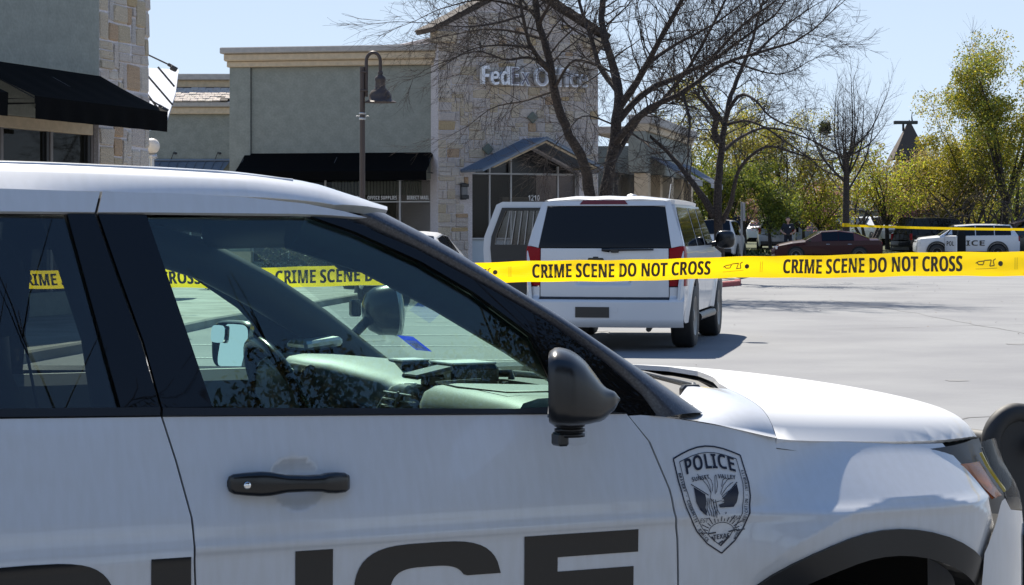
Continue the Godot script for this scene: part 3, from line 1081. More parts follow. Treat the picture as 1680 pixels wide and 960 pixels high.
	bar(lf, "header", Vector3(-9.0, 3.05, -0.24), Vector3(-1.9, 3.238, -0.08), tan)
	for q in [[-8.6, -6.76], [-6.55, -4.86], [-4.66, -3.36], [-3.16, -2.02]]:
		bar(lf, "window_pane", Vector3(q[0], 0.5, -0.19), Vector3(q[1], 3.04, -0.185), dark_pane(), 0.0)
	bar(lf, "bulkhead", Vector3(-14.0, 0.13, -0.35), Vector3(-1.85, 0.5, -0.02), stucco)
	# arm lights and white sheet in place of a sunlit roof slope beyond the pier
	for q in [[243, 90, 285, 110, 36.6], [240, 160, 270, 178, 36.0]]:
		var al := thing("arm_light", "dark arm light with thin stay, %s of two beyond the stone pier" % ("upper" if q[1] < 100 else "lower"), "light", spot(q[2], q[3], q[4]), 0, "arm lights beyond the pier")
		var st := spot(q[0], q[1], q[4]) - al.position
		m = MB.new()
		m.tube([st, Vector3.ZERO], [0.016], 6)
		part(al, "arm", m.done(), mats["frame_dark"])
		m = MB.new()
		m.box(Vector3(0.0, -0.03, 0.02), Vector3(0.12, 0.09, 0.1), 0.02, Basis(Vector3.BACK, -0.4))
		m.tube([Vector3(-0.10, 0.05, 0), Vector3(0.06, -0.04, 0)], [0.03], 8)
		part(al, "head", m.done(), mats["frame_dark"])
	var sl := thing("sunlit_roof_sheet", "white sheet standing in for a sunlit roof slope with dark rods beyond the stone pier", "canopy", spot(262, 160, 44))
	m = MB.new()
	var cn0 := [spot(225, 110, 45.5) - sl.position, spot(293, 114, 45.5) - sl.position, spot(288, 152, 44.0) - sl.position, spot(271, 206, 42.5) - sl.position, spot(225, 214, 42.5) - sl.position]
	for i in range(1, 4):
		m.tri(cn0[0], cn0[i], cn0[i + 1], Vector3(0, 0.8, 0.6), Vector3(0, 0.8, 0.6), Vector3(0, 0.8, 0.6))
		m.tri(cn0[0] - Vector3(0, 0.05, 0), cn0[i] - Vector3(0, 0.05, 0), cn0[i + 1] - Vector3(0, 0.05, 0), Vector3(0, -0.8, -0.6), Vector3(0, -0.8, -0.6), Vector3(0, -0.8, -0.6))
	part(sl, "canvas", m.done(), mat("sunlit_roof_white", grey(0.8), 0.7))  # plain white sheet shaped for the sun-bright roof slope, not cloth
	for q in [[259, 110, 286, 142], [240, 122, 283, 172], [238, 150, 262, 182]]:
		m = MB.new()
		m.tube([spot(q[0], q[1], 42.3) - sl.position, spot(q[2], q[3], 42.3) - sl.position], [0.022], 6)
		part(sl, "stay_rod", m.done(), mats["frame_dark"])
	var gl := thing("globe_lamp", "white globe lamp on a short post beside the stone pier", "lamp", spot(249, 262, 40))
	m = MB.new()
	m.add(blob(Vector3(0.155, 0.155, 0.155), 10), Transform3D(Basis(), Vector3(0, 0.26, 0)))
	part(gl, "globe", m.done(), mat("opal_glass", Color(0.62, 0.56, 0.48), 0.35))
	m = MB.new()
	m.lathe([Vector2(0.0, 0.12), Vector2(0.09, 0.11), Vector2(0.12, 0.04), Vector2(0.05, 0.0), Vector2(0.04, -2.7), Vector2(0.10, -2.72)], 12)
	part(gl, "post", m.done(), mats["satin"])

# ================================================================ trees
func wob(a: float) -> Vector3:
	return Vector3(rng.randf_range(-a, a), rng.randf_range(-a, a), rng.randf_range(-a, a))

func twig(mb: MB, p: Vector3, dir: Vector3, length: float, r: float, depth: int, kids: int, lift: float, spread: float) -> void:
	var n := 4 if depth > 0 else 3
	var pts := [p]
	var rad := [r]
	var d := dir.normalized()
	var joints := []
	for i in n:
		d = (d + wob(0.22) + Vector3(0, lift, 0)).normalized()
		p += d * length / n
		pts.append(p)
		rad.append(maxf(r * (1.0 - 0.62 * (i + 1) / n), 0.0024))
		joints.append([p, d])
	mb.tube(pts, rad, 3 if depth < 2 else 5, false)
	if depth <= 0:
		return
	for k in kids:
		var j: Array = joints[mini(int(pow(rng.randf(), 0.8) * n), n - 1)]
		var side: Vector3 = (j[1].cross(wob(1.0).normalized())).normalized()
		var nd: Vector3 = (j[1] * 1.0 + side * spread * rng.randf_range(0.5, 1.2)).normalized()
		twig(mb, j[0], nd, length * rng.randf_range(0.42, 0.72), maxf(r * 0.45, 0.0034), depth - 1, kids, lift, spread)

func limb(mb: MB, tw: MB, pts: Array, r0: float, r1: float, every: float, len0: float, lift: float, from := 0.25, depth := 2, kids := 5) -> void:
	# smooth the way points, then clothe the outer part in twigs
	var c := Curve3D.new()
	for i in pts.size():
		var t: Vector3 = (pts[mini(i + 1, pts.size() - 1)] - pts[maxi(i - 1, 0)]) * 0.17
		c.add_point(pts[i], -t, t)
	var total := c.get_baked_length()
	var k := maxi(6, int(total / 0.25))
	var line := []
	var rad := []
	for i in k + 1:
		line.append(c.sample_baked(total * i / k, true) + wob(r0 * 0.12))
		rad.append(lerpf(r0, r1, pow(float(i) / k, 0.8)) * rng.randf_range(0.94, 1.06))
	mb.tube(line, rad, 9)
	var s := total * from
	while s < total:
		var p := c.sample_baked(s, true)
		var q := c.sample_baked(minf(s + 0.05, total), true)
		var d := (q - p).normalized() if q.distance_to(p) > 1e-4 else Vector3.UP
		var f := s / total
		var side := d.cross(wob(1.0).normalized()).normalized()
		twig(tw, p, (d * 0.7 + side).normalized(), len0 * rng.randf_range(0.55, 1.15), lerpf(r0, r1, f) * 0.2 + 0.005, depth, kids, lift, 0.75)
		s += every * rng.randf_range(0.6, 1.4)
	twig(tw, line[-1], line[-1] - line[-2], len0 * 1.2, r1, depth, kids + 1, lift, 0.6)

func bark(key: String, c: Color) -> StandardMaterial3D:
	return mat(key, c, 0.95, 0.0, noise_tex("bark_tone", 0.05, Color(0.5, 0.5, 0.5), Color(1, 1, 1), 0.5, 0, 256, 5), 1.3, noise_tex("bark_relief", 0.09, Color.BLACK, Color.WHITE, 0.5, 0, 256, 5), 6.0)

func leaves(mb: MB, c: Vector3, r: Vector3, n: int, size: float, pal: Array) -> void:
	var tone := rng.randf_range(0.75, 1.15)
	for i in n:
		var q := wob(1.0).normalized() * pow(rng.randf(), 0.42)
		var p := c + q * r
		var a := wob(1.0).normalized() * size * rng.randf_range(0.5, 1.0)
		var b := a.cross(wob(1.0).normalized()).normalized() * size * rng.randf_range(0.25, 0.5)
		var col: Color = pal[rng.randi_range(0, pal.size() - 1)]
		mb.tint = Color(col.r * tone, col.g * tone, col.b * tone) * rng.randf_range(0.8, 1.2)
		mb.tint.a = 1.0
		var nn := (b.cross(a)).normalized()
		if nn.y < 0:
			nn = -nn
		mb.tri(p - a, p + b, p + a, nn, nn, nn)
		mb.tri(p - a, p + a, p - b, nn, nn, nn)

func leafy(called: String, label: String, cat: String, pos: Vector3, h: float, w: float, n: int, size: float, pal: Array, low := 0.25, twigs := 5, barkc := "bark_brown", group := "", stems := 1) -> Node3D:
	var t := thing(called, label, cat, pos, 0, group)
	var mb := MB.new()
	var tw := MB.new()
	var lv := MB.new()
	lv.colored = true
	var k := 9
	for s in stems:
		var a0 := TAU * s / stems + rng.randf()
		var sp := 0.0 if stems == 1 else 0.16 * w
		var fork := Vector3(cos(a0) * sp, h * (low + 0.12), sin(a0) * sp)
		mb.tube([Vector3(cos(a0) * 0.05 * stems, -0.1, sin(a0) * 0.05 * stems), Vector3(cos(a0) * sp * 0.4, h * low * 0.5, sin(a0) * sp * 0.4) + wob(0.06), fork], [h * 0.022 + 0.03, h * 0.018 + 0.02, h * 0.014 + 0.01], 8)
		for i in ceili(float(k) / stems):
			var a := TAU * i / (float(k) / stems) + rng.randf()
			var e := Vector3(cos(a) * w * rng.randf_range(0.15, 0.42), h * rng.randf_range(low + 0.25, 0.92), sin(a) * w * rng.randf_range(0.15, 0.42))
			limb(mb, tw, [fork, fork.lerp(e, 0.5) + wob(0.05 * w) + Vector3(0, 0.04 * h, 0), e], h * 0.010 + 0.012, 0.014, w * 0.14, w * 0.18, 0.08, 0.35, 1, twigs)
			var left := n / k
			for j in 6:
				var c := fork.lerp(e, rng.randf_range(0.5, 1.12)) + wob(0.13 * w) * Vector3(1, 0.8, 1)
				var rr := w * rng.randf_range(0.09, 0.20)
				leaves(lv, c, Vector3(rr, rr * rng.randf_range(0.6, 1.0), rr), left / 6, size, pal)
	part(t, "trunk", mb.done(), mats[barkc])
	part(t, "branches", tw.done(), mats[barkc])
	if n > 0:
		part(t, "crown", lv.done(), leafmat("leaf", 1.0))
	return t

func trees() -> void:
	bark("bark_dark", Color(0.135, 0.102, 0.082))
	bark("bark_brown", Color(0.10, 0.082, 0.068))
	bark("bark_grey", Color(0.20, 0.165, 0.15))
	# the big bare tree before the tower
	var t := thing("bare_tree", "large bare twin-trunked tree spreading in front of the stone tower", "tree", Vector3(1.95, 0.1, -46))
	var mb := MB.new()
	var tw := MB.new()
	var o := t.position
	var way := func(pts: Array) -> Array:
		var out := []
		for q in pts:
			out.append(spot(q[0], q[1], 46.0 + q[2]) - o)
		return out
	limb(mb, tw, way.call([[986, 490, 0], [979, 400, 0], [970, 330, 0], [957, 265, -0.2], [927, 205, -0.5], [908, 140, -0.8], [902, 95, -0.9], [884, 40, -1.0], [878, -20, -1.1], [868, -90, -1.2]]), 0.17, 0.05, 0.24, 1.5, 0.02, 0.62)
	limb(mb, tw, way.call([[992, 490, 0], [991, 390, 0.1], [994, 310, 0.1], [1006, 250, 0.2], [1013, 190, 0.2], [1015, 150, 0.3], [1003, 100, 0.6], [988, 45, 0.9], [992, -20, 1.2], [1000, -90, 1.3]]), 0.20, 0.05, 0.24, 1.5, 0.03, 0.62)
	var arms := [
		[[[1013, 182, 0.2], [1055, 118, 0], [1088, 55, -0.4], [1125, -10, -0.8], [1160, -90, -1.0]], 0.12, 0.05],
		[[[1016, 195, 0.2], [1058, 152, 0.4], [1108, 128, 0.8], [1170, 98, 1.2], [1220, 62, 1.5], [1275, 22, 1.6]], 0.115, 0.03],
		[[[1006, 238, 0.2], [1058, 183, -0.4], [1122, 150, -0.9], [1185, 106, -1.2], [1250, 84, -1.4], [1300, 70, -1.6], [1335, 48, -1.6]], 0.12, 0.025],
		[[[1003, 270, 0.2], [1050, 192, 0.5], [1075, 178, 0.9], [1130, 110, 1.6], [1180, 20, 2.0], [1220, -60, 2.2]], 0.09, 0.03],
		[[[1014, 150, 0.3], [985, 112, 1.0], [972, 70, 1.6], [952, 10, 2.0], [935, -60, 2.2]], 0.10, 0.04],
		[[[905, 118, -0.8], [872, 78, -1.4], [858, 25, -1.8], [848, -40, -2.0]], 0.08, 0.03],
		[[[904, 108, -0.8], [866, 94, -1.4], [828, 98, -1.9], [788, 84, -2.2], [755, 90, -2.4]], 0.055, 0.018],
		[[[893, 65, -0.9], [845, 52, -0.4], [795, 48, -0.2], [740, 58, 0.0]], 0.05, 0.016],
		[[[880, 20, -1.0], [830, 5, -1.2], [780, 0, -1.4], [722, 15, -1.5]], 0.05, 0.016],
		[[[880, 30, -1.0], [845, -15, -0.4], [800, -60, 0.2]], 0.05, 0.016],
		[[[906, 150, -0.8], [862, 165, 0.2], [810, 176, 0.6], [770, 205, 0.8]], 0.04, 0.012],
		[[[858, 25, -1.8], [812, 38, -2.2], [760, 44, -2.6], [705, 38, -2.8]], 0.045, 0.014],
		[[[872, 78, -1.4], [822, 74, -1.8], [770, 82, -2.2], [728, 108, -2.4]], 0.04, 0.012],
		[[[960, 60, 1.6], [930, 40, 0.8], [905, 10, 0.4]], 0.04, 0.014],
		[[[884, 40, -1.0], [905, 0, -2.0], [925, -40, -2.6]], 0.06, 0.03],
		[[[910, 145, -0.8], [940, 100, -1.8], [985, 108, -2.4], [1010, 125, -2.8]], 0.05, 0.016],
		[[[1062, 105, 0], [1105, 75, 0.8], [1170, 40, 1.6], [1240, -10, 2.0]], 0.07, 0.02],
		[[[1160, 104, 1.0], [1220, 40, 0.4], [1275, 0, 0.0], [1320, -30, -0.4]], 0.06, 0.02],
		[[[1240, 88, -1.4], [1285, 45, -1.0], [1335, 10, -0.6]], 0.045, 0.015],
		[[[1200, 100, -1.2], [1260, 120, -1.0], [1295, 118, -0.8], [1325, 102, -0.6]], 0.035, 0.012],
		[[[1120, 152, -0.9], [1132, 200, -1.4], [1128, 235, -1.8]], 0.05, 0.03],
		[[[1008, 205, 0.2], [960, 190, -1.0], [930, 215, -1.8], [905, 245, -2.2]], 0.03, 0.012],
		[[[1030, 215, 0.0], [1060, 235, -1.2], [1090, 262, -2.0], [1100, 285, -2.2]], 0.04, 0.012],
		[[[1020, 240, 0.2], [1010, 262, -1.0], [985, 268, -2.0], [940, 275, -2.6]], 0.03, 0.010],
	]
	for a in arms:
		var low: bool = a[1] < 0.045
		limb(mb, tw, way.call(a[0]), a[1] * 0.78, a[2] * 0.7, (0.11 if a[0][-1][0] > 1000 else 0.135) if not low else 0.16, 1.0 if not low else 0.85, 0.05 if a[0][-1][0] > 1000 else -0.01, 0.22, 2, 6 if a[0][-1][0] > 1000 else 5)
	part(t, "trunk", mb.done(), mats["bark_dark"])
	part(t, "branches", tw.done(), mats["bark_dark"])
	# the rough tree behind the big car
	t = thing("rough_tree", "rough dark tree with a low limb behind the white sport utility", "tree", spot(1182, 460, 58) * Vector3(1, 0, 1))
	mb = MB.new()
	tw = MB.new()
	o = t.position
	var way2 := func(pts: Array) -> Array:
		var out := []
		for q in pts:
			out.append(spot(q[0], q[1], 58.0 + q[2]) - o)
		return out
	limb(mb, tw, way2.call([[1183, 464, 0], [1180, 400, 0], [1177, 330, 0], [1181, 270, 0.2], [1190, 200, 0.5], [1205, 140, 0.8], [1222, 100, 1.0], [1240, 50, 1.0]]), 0.17, 0.04, 0.25, 1.2, 0.03, 0.5, 2, 6)
	limb(mb, tw, way2.call([[1172, 355, 0], [1150, 318, 0], [1125, 285, 0.2], [1098, 252, 0.6], [1065, 222, 1.0]]), 0.115, 0.04, 0.25, 1.0, 0.0, 0.4, 2, 6)
	limb(mb, tw, way2.call([[1185, 365, 0], [1200, 330, -0.3], [1208, 290, -0.6], [1225, 262, -1.0], [1260, 240, -1.4], [1300, 250, -1.6]]), 0.08, 0.025, 0.2, 1.0, 0.0, 0.35, 2, 6)
	limb(mb, tw, way2.call([[1178, 235, 0.1], [1172, 215, 0.1], [1175, 195, 0], [1165, 180, -0.2]]), 0.10, 0.08, 0.6, 0.4, 0.0, 0.6)
	limb(mb, tw, way2.call([[1196, 180, 0.4], [1215, 155, 0.0], [1240, 165, -0.6], [1262, 190, -1.0], [1290, 205, -1.3]]), 0.06, 0.02, 0.3, 1.0, 0.0, 0.3)
	limb(mb, tw, way2.call([[1188, 205, 0.5], [1160, 160, 1.0], [1140, 120, 1.4], [1130, 80, 1.6]]), 0.07, 0.02, 0.3, 1.1, 0.04, 0.3)
	limb(mb, tw, way2.call([[1184, 250, 0.2], [1215, 225, 1.0], [1260, 210, 1.6], [1320, 225, 2.0], [1370, 250, 2.2]]), 0.06, 0.015, 0.22, 1.1, -0.02, 0.25)
	limb(mb, tw, way2.call([[1190, 205, 0.5], [1235, 200, -1.0], [1300, 240, -1.6], [1340, 270, -1.8]]), 0.05, 0.015, 0.2, 1.0, -0.02, 0.25)
	part(t, "trunk", mb.done(), mats["bark_dark"])
	part(t, "branches", tw.done(), mats["bark_brown"])
	# the slender bare tree with tape round it
	t = thing("slender_tree", "slender bare upright tree standing behind the dark red saloon", "tree", spot(1388, 427, 100) * Vector3(1, 0, 1) + Vector3(0, 0.2, 0))
	mb = MB.new()
	tw = MB.new()
	o = t.position
	mb.tube([Vector3(0, -0.2, 0), Vector3(0, 1.6, 0), Vector3(0.02, 3.6, 0), Vector3(0.04, 5.0, 0)], [0.21, 0.17, 0.15, 0.11], 10)
	for i in 17:
		var a := TAU * i / 17.0 + rng.randf() * 0.4
		var out := rng.randf_range(1.2, 3.1) if i % 3 else rng.randf_range(0.3, 1.0)
		var base := Vector3(0.03, rng.randf_range(2.9, 5.0), 0)
		var top := Vector3(cos(a) * out, rng.randf_range(7.4, 9.4) - out * 0.75, sin(a) * out)
		limb(mb, tw, [base, base.lerp(top, 0.45) + Vector3(cos(a), -0.4, sin(a)) * 0.3, top], 0.06, 0.014, 0.15, 0.95, 0.10, 0.2, 1, 6)
	part(t, "trunk", mb.done(), mats["bark_brown"])
	part(t, "branches", tw.done(), mats["bark_brown"])
	mb = MB.new()
	mb.colored = true
	leaves(mb, Vector3(-1.0, 6.2, 0), Vector3(0.35, 0.4, 0.35), 260, 0.12, [Color(0.05, 0.06, 0.02)])
	part(t, "mistletoe_clump", mb.done(), leafmat("leaf", 1.0))
	# spring foliage beyond
	var olive := [Color(0.36, 0.32, 0.028), Color(0.26, 0.26, 0.03), Color(0.44, 0.37, 0.03), Color(0.16, 0.18, 0.03), Color(0.30, 0.23, 0.06)]
	var green := [Color(0.14, 0.18, 0.03), Color(0.19, 0.23, 0.03), Color(0.09, 0.12, 0.025), Color(0.25, 0.25, 0.03)]
	var lime := [Color(0.42, 0.44, 0.03), Color(0.32, 0.37, 0.03), Color(0.44, 0.38, 0.05), Color(0.24, 0.16, 0.07)]
	var pink := [Color(0.36, 0.15, 0.20), Color(0.30, 0.13, 0.16), Color(0.20, 0.12, 0.10)]
	var rust := [Color(0.26, 0.18, 0.08), Color(0.22, 0.18, 0.06), Color(0.30, 0.25, 0.06)]
	var base := func(px: float, d: float, y := 0.0) -> Vector3: return Vector3((px - 840.0) / 3400.0 * d, y, -d)
	var row := [
		["yellow_oak", "yellow-green oak rising behind the receding shop wing", base.call(1105, 108, 0.3), 8.6, 6.6, 7000, 0.13, olive],
		["yellow_oak", "yellow-green oak directly behind the rough dark tree", base.call(1200, 111, 0.3), 8.9, 6.8, 7000, 0.13, olive],
		["yellow_oak", "rounded yellow-green oak right of the rough dark tree", base.call(1292, 113, 0.3), 9.0, 6.4, 7000, 0.13, olive],
		["green_tree", "low dense green tree above the silver car", base.call(1262, 104, 0.4), 4.6, 4.8, 6000, 0.14, green],
		["green_tree", "low green tree behind the parked white sport utility", base.call(1160, 106, 0.4), 5.4, 5.0, 6000, 0.14, green],
		["lime_tree", "young lime-leaved tree left of the dark van", base.call(1455, 108, 0.5), 5.8, 5.2, 3600, 0.15, lime],
		["lime_tree", "young lime-leaved tree between slender tree and officer", base.call(1345, 112, 0.5), 4.8, 4.4, 3000, 0.15, lime],
		["green_oak", "tall yellow-green oak at the right edge of the photo", base.call(1650, 106, 0.5), 10.4, 7.6, 20000, 0.14, olive + green],
		["green_oak", "rounded olive oak just left of the tallest oak", base.call(1588, 112, 0.5), 8.6, 6.6, 17000, 0.14, olive],
		["rust_tree", "rust-tinged tree below the distant spire", base.call(1495, 122, 0.6), 5.4, 5.2, 6000, 0.15, rust],
		["rust_tree", "brownish budding tree right of the distant spire", base.call(1540, 126, 0.6), 6.6, 5.2, 9000, 0.15, rust + olive],
		["redbud_tree", "pink-flowering redbud behind the officer", base.call(1318, 118, 0.6), 4.4, 4.2, 2200, 0.12, pink],
		["redbud_tree", "pink-flowering redbud beside the dark van", base.call(1485, 120, 0.6), 4.0, 4.0, 1800, 0.12, pink],
		["redbud_tree", "small pink redbud seen past the rough tree trunk", base.call(1222, 124, 0.6), 4.2, 3.8, 2200, 0.12, pink + rust],
	]
	for q in row:
		leafy(q[0], q[1], "tree", q[2], q[3], q[4], int(q[5] * 1.7), q[6] * 0.66, q[7], 0.08, 8)
	for q in [[1560, 108, 4.8, "bare grey thicket tree behind the far police car"], [1625, 110, 5.2, "bare grey thicket tree above the far police car's tail"], [1680, 104, 4.8, "bare grey thicket tree at the right edge"], [1425, 118, 5.0, "bare purple-grey tree behind the dark red saloon's boot"]]:
		leafy("bare_thicket", q[3], "tree", base.call(q[0], q[1], 0.5), q[2], 4.6, 300, 0.10, rust, 0.1, 9, "bark_grey", "", 4)
	# far woodland
	mb = MB.new()
	mb.colored = true
	tw = MB.new()
	for i in 120:
		var x := rng.randf_range(4.0, 60.0)
		var z := -rng.randf_range(134, 165)
		var hh := rng.randf_range(2.5, 7.0)
		leaves(mb, Vector3(x, 0.6 + hh * 0.55, z), Vector3(2.4, hh * 0.5, 2.0), 800, 0.16, [olive, green, rust, green][i % 4])
		tw.tube([Vector3(x, 0, z), Vector3(x + 0.2, hh * 0.8, z)], [0.2, 0.08], 5)
	var wd := thing("woodland", "far-off mass of spring woodland closing the view", "woodland")
	wd.set_meta("kind", "stuff")
	part(wd, "crown", mb.done(), leafmat("leaf", 1.0))
	part(wd, "trunk", tw.done(), mats["bark_brown"])
	# trees on the far side of the car park behind the camera, seen only as dark reflections in paint and glass
	var lb := "leafy tree mirrored dimly in the near car's black pillars"
	var back := thing("park_tree", lb, "tree", Vector3(6.0, 0, 3.4), 0, "trees mirrored in the near car")
	mb = MB.new()
	tw = MB.new()
	mb.tube([Vector3(0, -0.1, 0), Vector3(0.1, 2.0, 0), Vector3(0, 4.2, 0.1)], [0.26, 0.2, 0.16], 10)
	for i in 12:
		var a := TAU * i / 12.0
		var e := Vector3(cos(a) * rng.randf_range(1.2, 2.6), rng.randf_range(5.5, 8.0), sin(a) * rng.randf_range(1.2, 2.6))
		limb(mb, tw, [Vector3(0, 4.0, 0.1), Vector3(0, 4.2, 0.1).lerp(e, 0.5) + wob(0.2), e], 0.08, 0.015, 0.4, 1.0, 0.05, 0.3, 1, 4)
	part(back, "trunk", mb.done(), mats["bark_brown"])
	part(back, "branches", tw.done(), mats["bark_brown"])
	mb = MB.new()
	mb.colored = true
	for i in 84:
		var q := wob(1.0).normalized() * pow(rng.randf(), 0.4)
		leaves(mb, Vector3(0, 6.4, 0) + q * Vector3(2.7, 2.4, 2.7), Vector3(0.85, 0.6, 0.85), 1500, 0.042, [Color(0.05, 0.045, 0.02), Color(0.07, 0.052, 0.025), Color(0.035, 0.035, 0.015)])
	part(back, "crown", mb.done(), leafmat("leaf", 1.0))
	for q in [[3.2, 5.0, 70.0], [8.6, 1.9, 140.0], [12.0, 5.5, 40.0], [0.2, 8.0, 200.0], [-5, 12, 160.0]]:
		again(back, lb, Vector3(q[0], 0, q[1]), q[2])

# ================================================================ the near patrol car (own axes: x forward, y up, z to its right side; right side at z = 0)
const WX := 0.85
const RX := -1.81

func pc_side(p: Vector2) -> Vector3:
	var x := p.x
	var y := p.y
	var z := 0.0
	if x > 0.95:
		z = sqrt(maxf(0.0, 1.0 - pow((x - 0.95) / 0.63, 2.0))) - 1.0
	if x < -2.2:
		z -= pow((-2.2 - x) / 0.75, 2.5) * 0.12
	var t := y - lerpf(0.945, 0.902, smoothstep(0.52, 0.74, x))
	z -= 0.19 * (t + sqrt(t * t + 0.00012))
	if y < 0.945:
		z -= 0.035 * pow((0.945 - y) / 0.5, 2.0)
		z += 0.006 * exp(-pow((y - 0.905) / 0.012, 2.0))
	if y > 1.14:
		z -= (y - 1.14) * 0.03
	z += 0.0007 * sin(x * 17.0 + y * 4.0) * sin(y * 21.0 + x * 3.0)
	var f := smoothstep(0.30, 0.45, x) * smoothstep(0.80, 0.60, x)
	if false:
		var y0 := lerpf(1.05, 0.965, smoothstep(0.50, 0.68, x))
		if y > y0:
			z -= f * 0.075 * pow(minf((y - y0) / 0.08, 1.3), 2.0)
	for wx: float in [WX, RX]:
		var dx := x - wx - (0.06 if wx > 0 else 0.0)
		var dy := y - 0.436
		var r := sqrt(dx * dx + dy * dy)
		if r < 0.66 and y > 0.4:
			var tt := clampf((0.632 - r) / 0.14, 0.0, 1.0)
			z += 0.102 * (tt * tt / 0.8 if tt < 0.4 else tt - 0.2) * smoothstep(0.62, 0.93, dy / maxf(r, 0.01))
	var dr := Vector2((x + 0.432) / 0.056, (y - 1.015) / 0.05).length()
	if dr < 1.0:
		z -= 0.020 * (1.0 - dr * dr)
	return Vector3(x, y, z)

func pc_hood(p: Vector2) -> Vector3:      # plan x, z
	var x := p.x
	var z := p.y
	var q := Vector2(maxf(0.0, x - 0.95) / 0.60, (z + 1.0) / 0.950)
	var d := (1.0 - minf(q.length(), 1.0)) * 0.950
	var seam := interp([0.3, 1.116, 0.38, 1.109, 0.52, 1.084, 0.672, 1.05, 0.951, 1.033, 1.257, 1.02, 1.45, 0.985, 1.56, 0.95], x)
	var top := interp([0.4, 1.185, 0.7, 1.172, 0.9, 1.16, 1.09, 1.147, 1.3, 1.118, 1.47, 1.07, 1.56, 1.02], x)
	var k := smoothstep(0.40, 0.64, x + maxf(-z - 0.3, 0.0))
	return Vector3(x, seam + (0.045 * (1.0 - exp(-d / 0.035)) + maxf(top - seam - 0.045, 0.0) * (1.0 - exp(-d / 0.28))) * k, z)

func pc_nose(p: Vector2) -> Vector3:      # turn angle round the nose, height
	var a := p.x
	var k := 1.09 - 0.10 * smoothstep(0.80, 1.02, p.y)
	var s := pc_side(Vector2(0.9, p.y)).z if p.y < 0.96 else pc_side(Vector2(0.9, 0.96)).z - (p.y - 0.96) * 0.5
	return Vector3(0.95 + 0.63 * sin(a) * k, p.y, -1.0 + (1.0 + s) * cos(a))

func pc_roof(p: Vector2) -> Vector3:
	var x := p.x
	var z := p.y
	var top := interp([-2.9, 1.56, -2.4, 1.62, -1.6, 1.643, -0.932, 1.643, -0.69, 1.637, -0.437, 1.626, -0.279, 1.606, -0.171, 1.575, -0.1, 1.553, 0.02, 1.53], x)
	var d := minf(-0.285 - z, z + 1.715)
	return Vector3(x, top - 0.062 * exp(-maxf(d, 0.0) / 0.035) + 0.012 * minf(1.0, d / 0.6), z)

func far_side(f: Callable) -> Callable:
	return func(p: Vector2) -> Vector3:
		var q: Vector3 = f.call(p)
		return Vector3(q.x, q.y, -2.0 - q.z)

func arc_pts(cx: float, cy: float, rx: float, ry: float, a0: float, a1: float, k: int) -> Array:
	var p := []
	for i in k:
		var a := deg_to_rad(lerpf(a0, a1, float(i) / (k - 1)))
		p.append(cx + rx * cos(a))
		p.append(cy + ry * sin(a))
	return p

func line_on(mb: MB, pts: PackedVector2Array, w: float, f: Callable, hint: Vector3, off := 0.0015, step := 0.02) -> void:
	var cache := {}
	for i in pts.size() - 1:
		var a := pts[i]
		var b := pts[i + 1]
		var s := Vector2((b - a).y, -(b - a).x).normalized() * w * 0.5
		var k := maxi(1, ceili((b - a).length() / step))
		for j in k:
			var p := a.lerp(b, float(j) / k)
			var q := a.lerp(b, float(j + 1) / k)
			var m := []
			for r in [p - s, p + s, q + s, q - s]:
				m.append(mb._at(r, f, hint, off, cache))
			mb.quadn(m[0][0], m[1][0], m[2][0], m[3][0], m[0][1], m[1][1], m[2][1], m[3][1])

func slab_glass(poly: PackedVector2Array, f: Callable, hint: Vector3, off: float) -> MB:      # a closed sheet of glass 4 mm thick
	var b := MB.new()
	b.panel(poly, f, hint, 0.06, 0.004, off)
	b.panel(poly, f, -hint, 0.06, 0.0, -off + 0.004)
	return b

func pc_pane(y: float, x: float) -> float:
	return pc_side(Vector2(x, y)).z

func pc_flat(p: Vector2) -> Vector3:      # the plane of the side windows
	return Vector3(p.x, p.y, -0.078 - (p.y - 1.14) * 0.41 - 0.02 * pow(maxf(0.0, p.x + 0.2), 2.0))

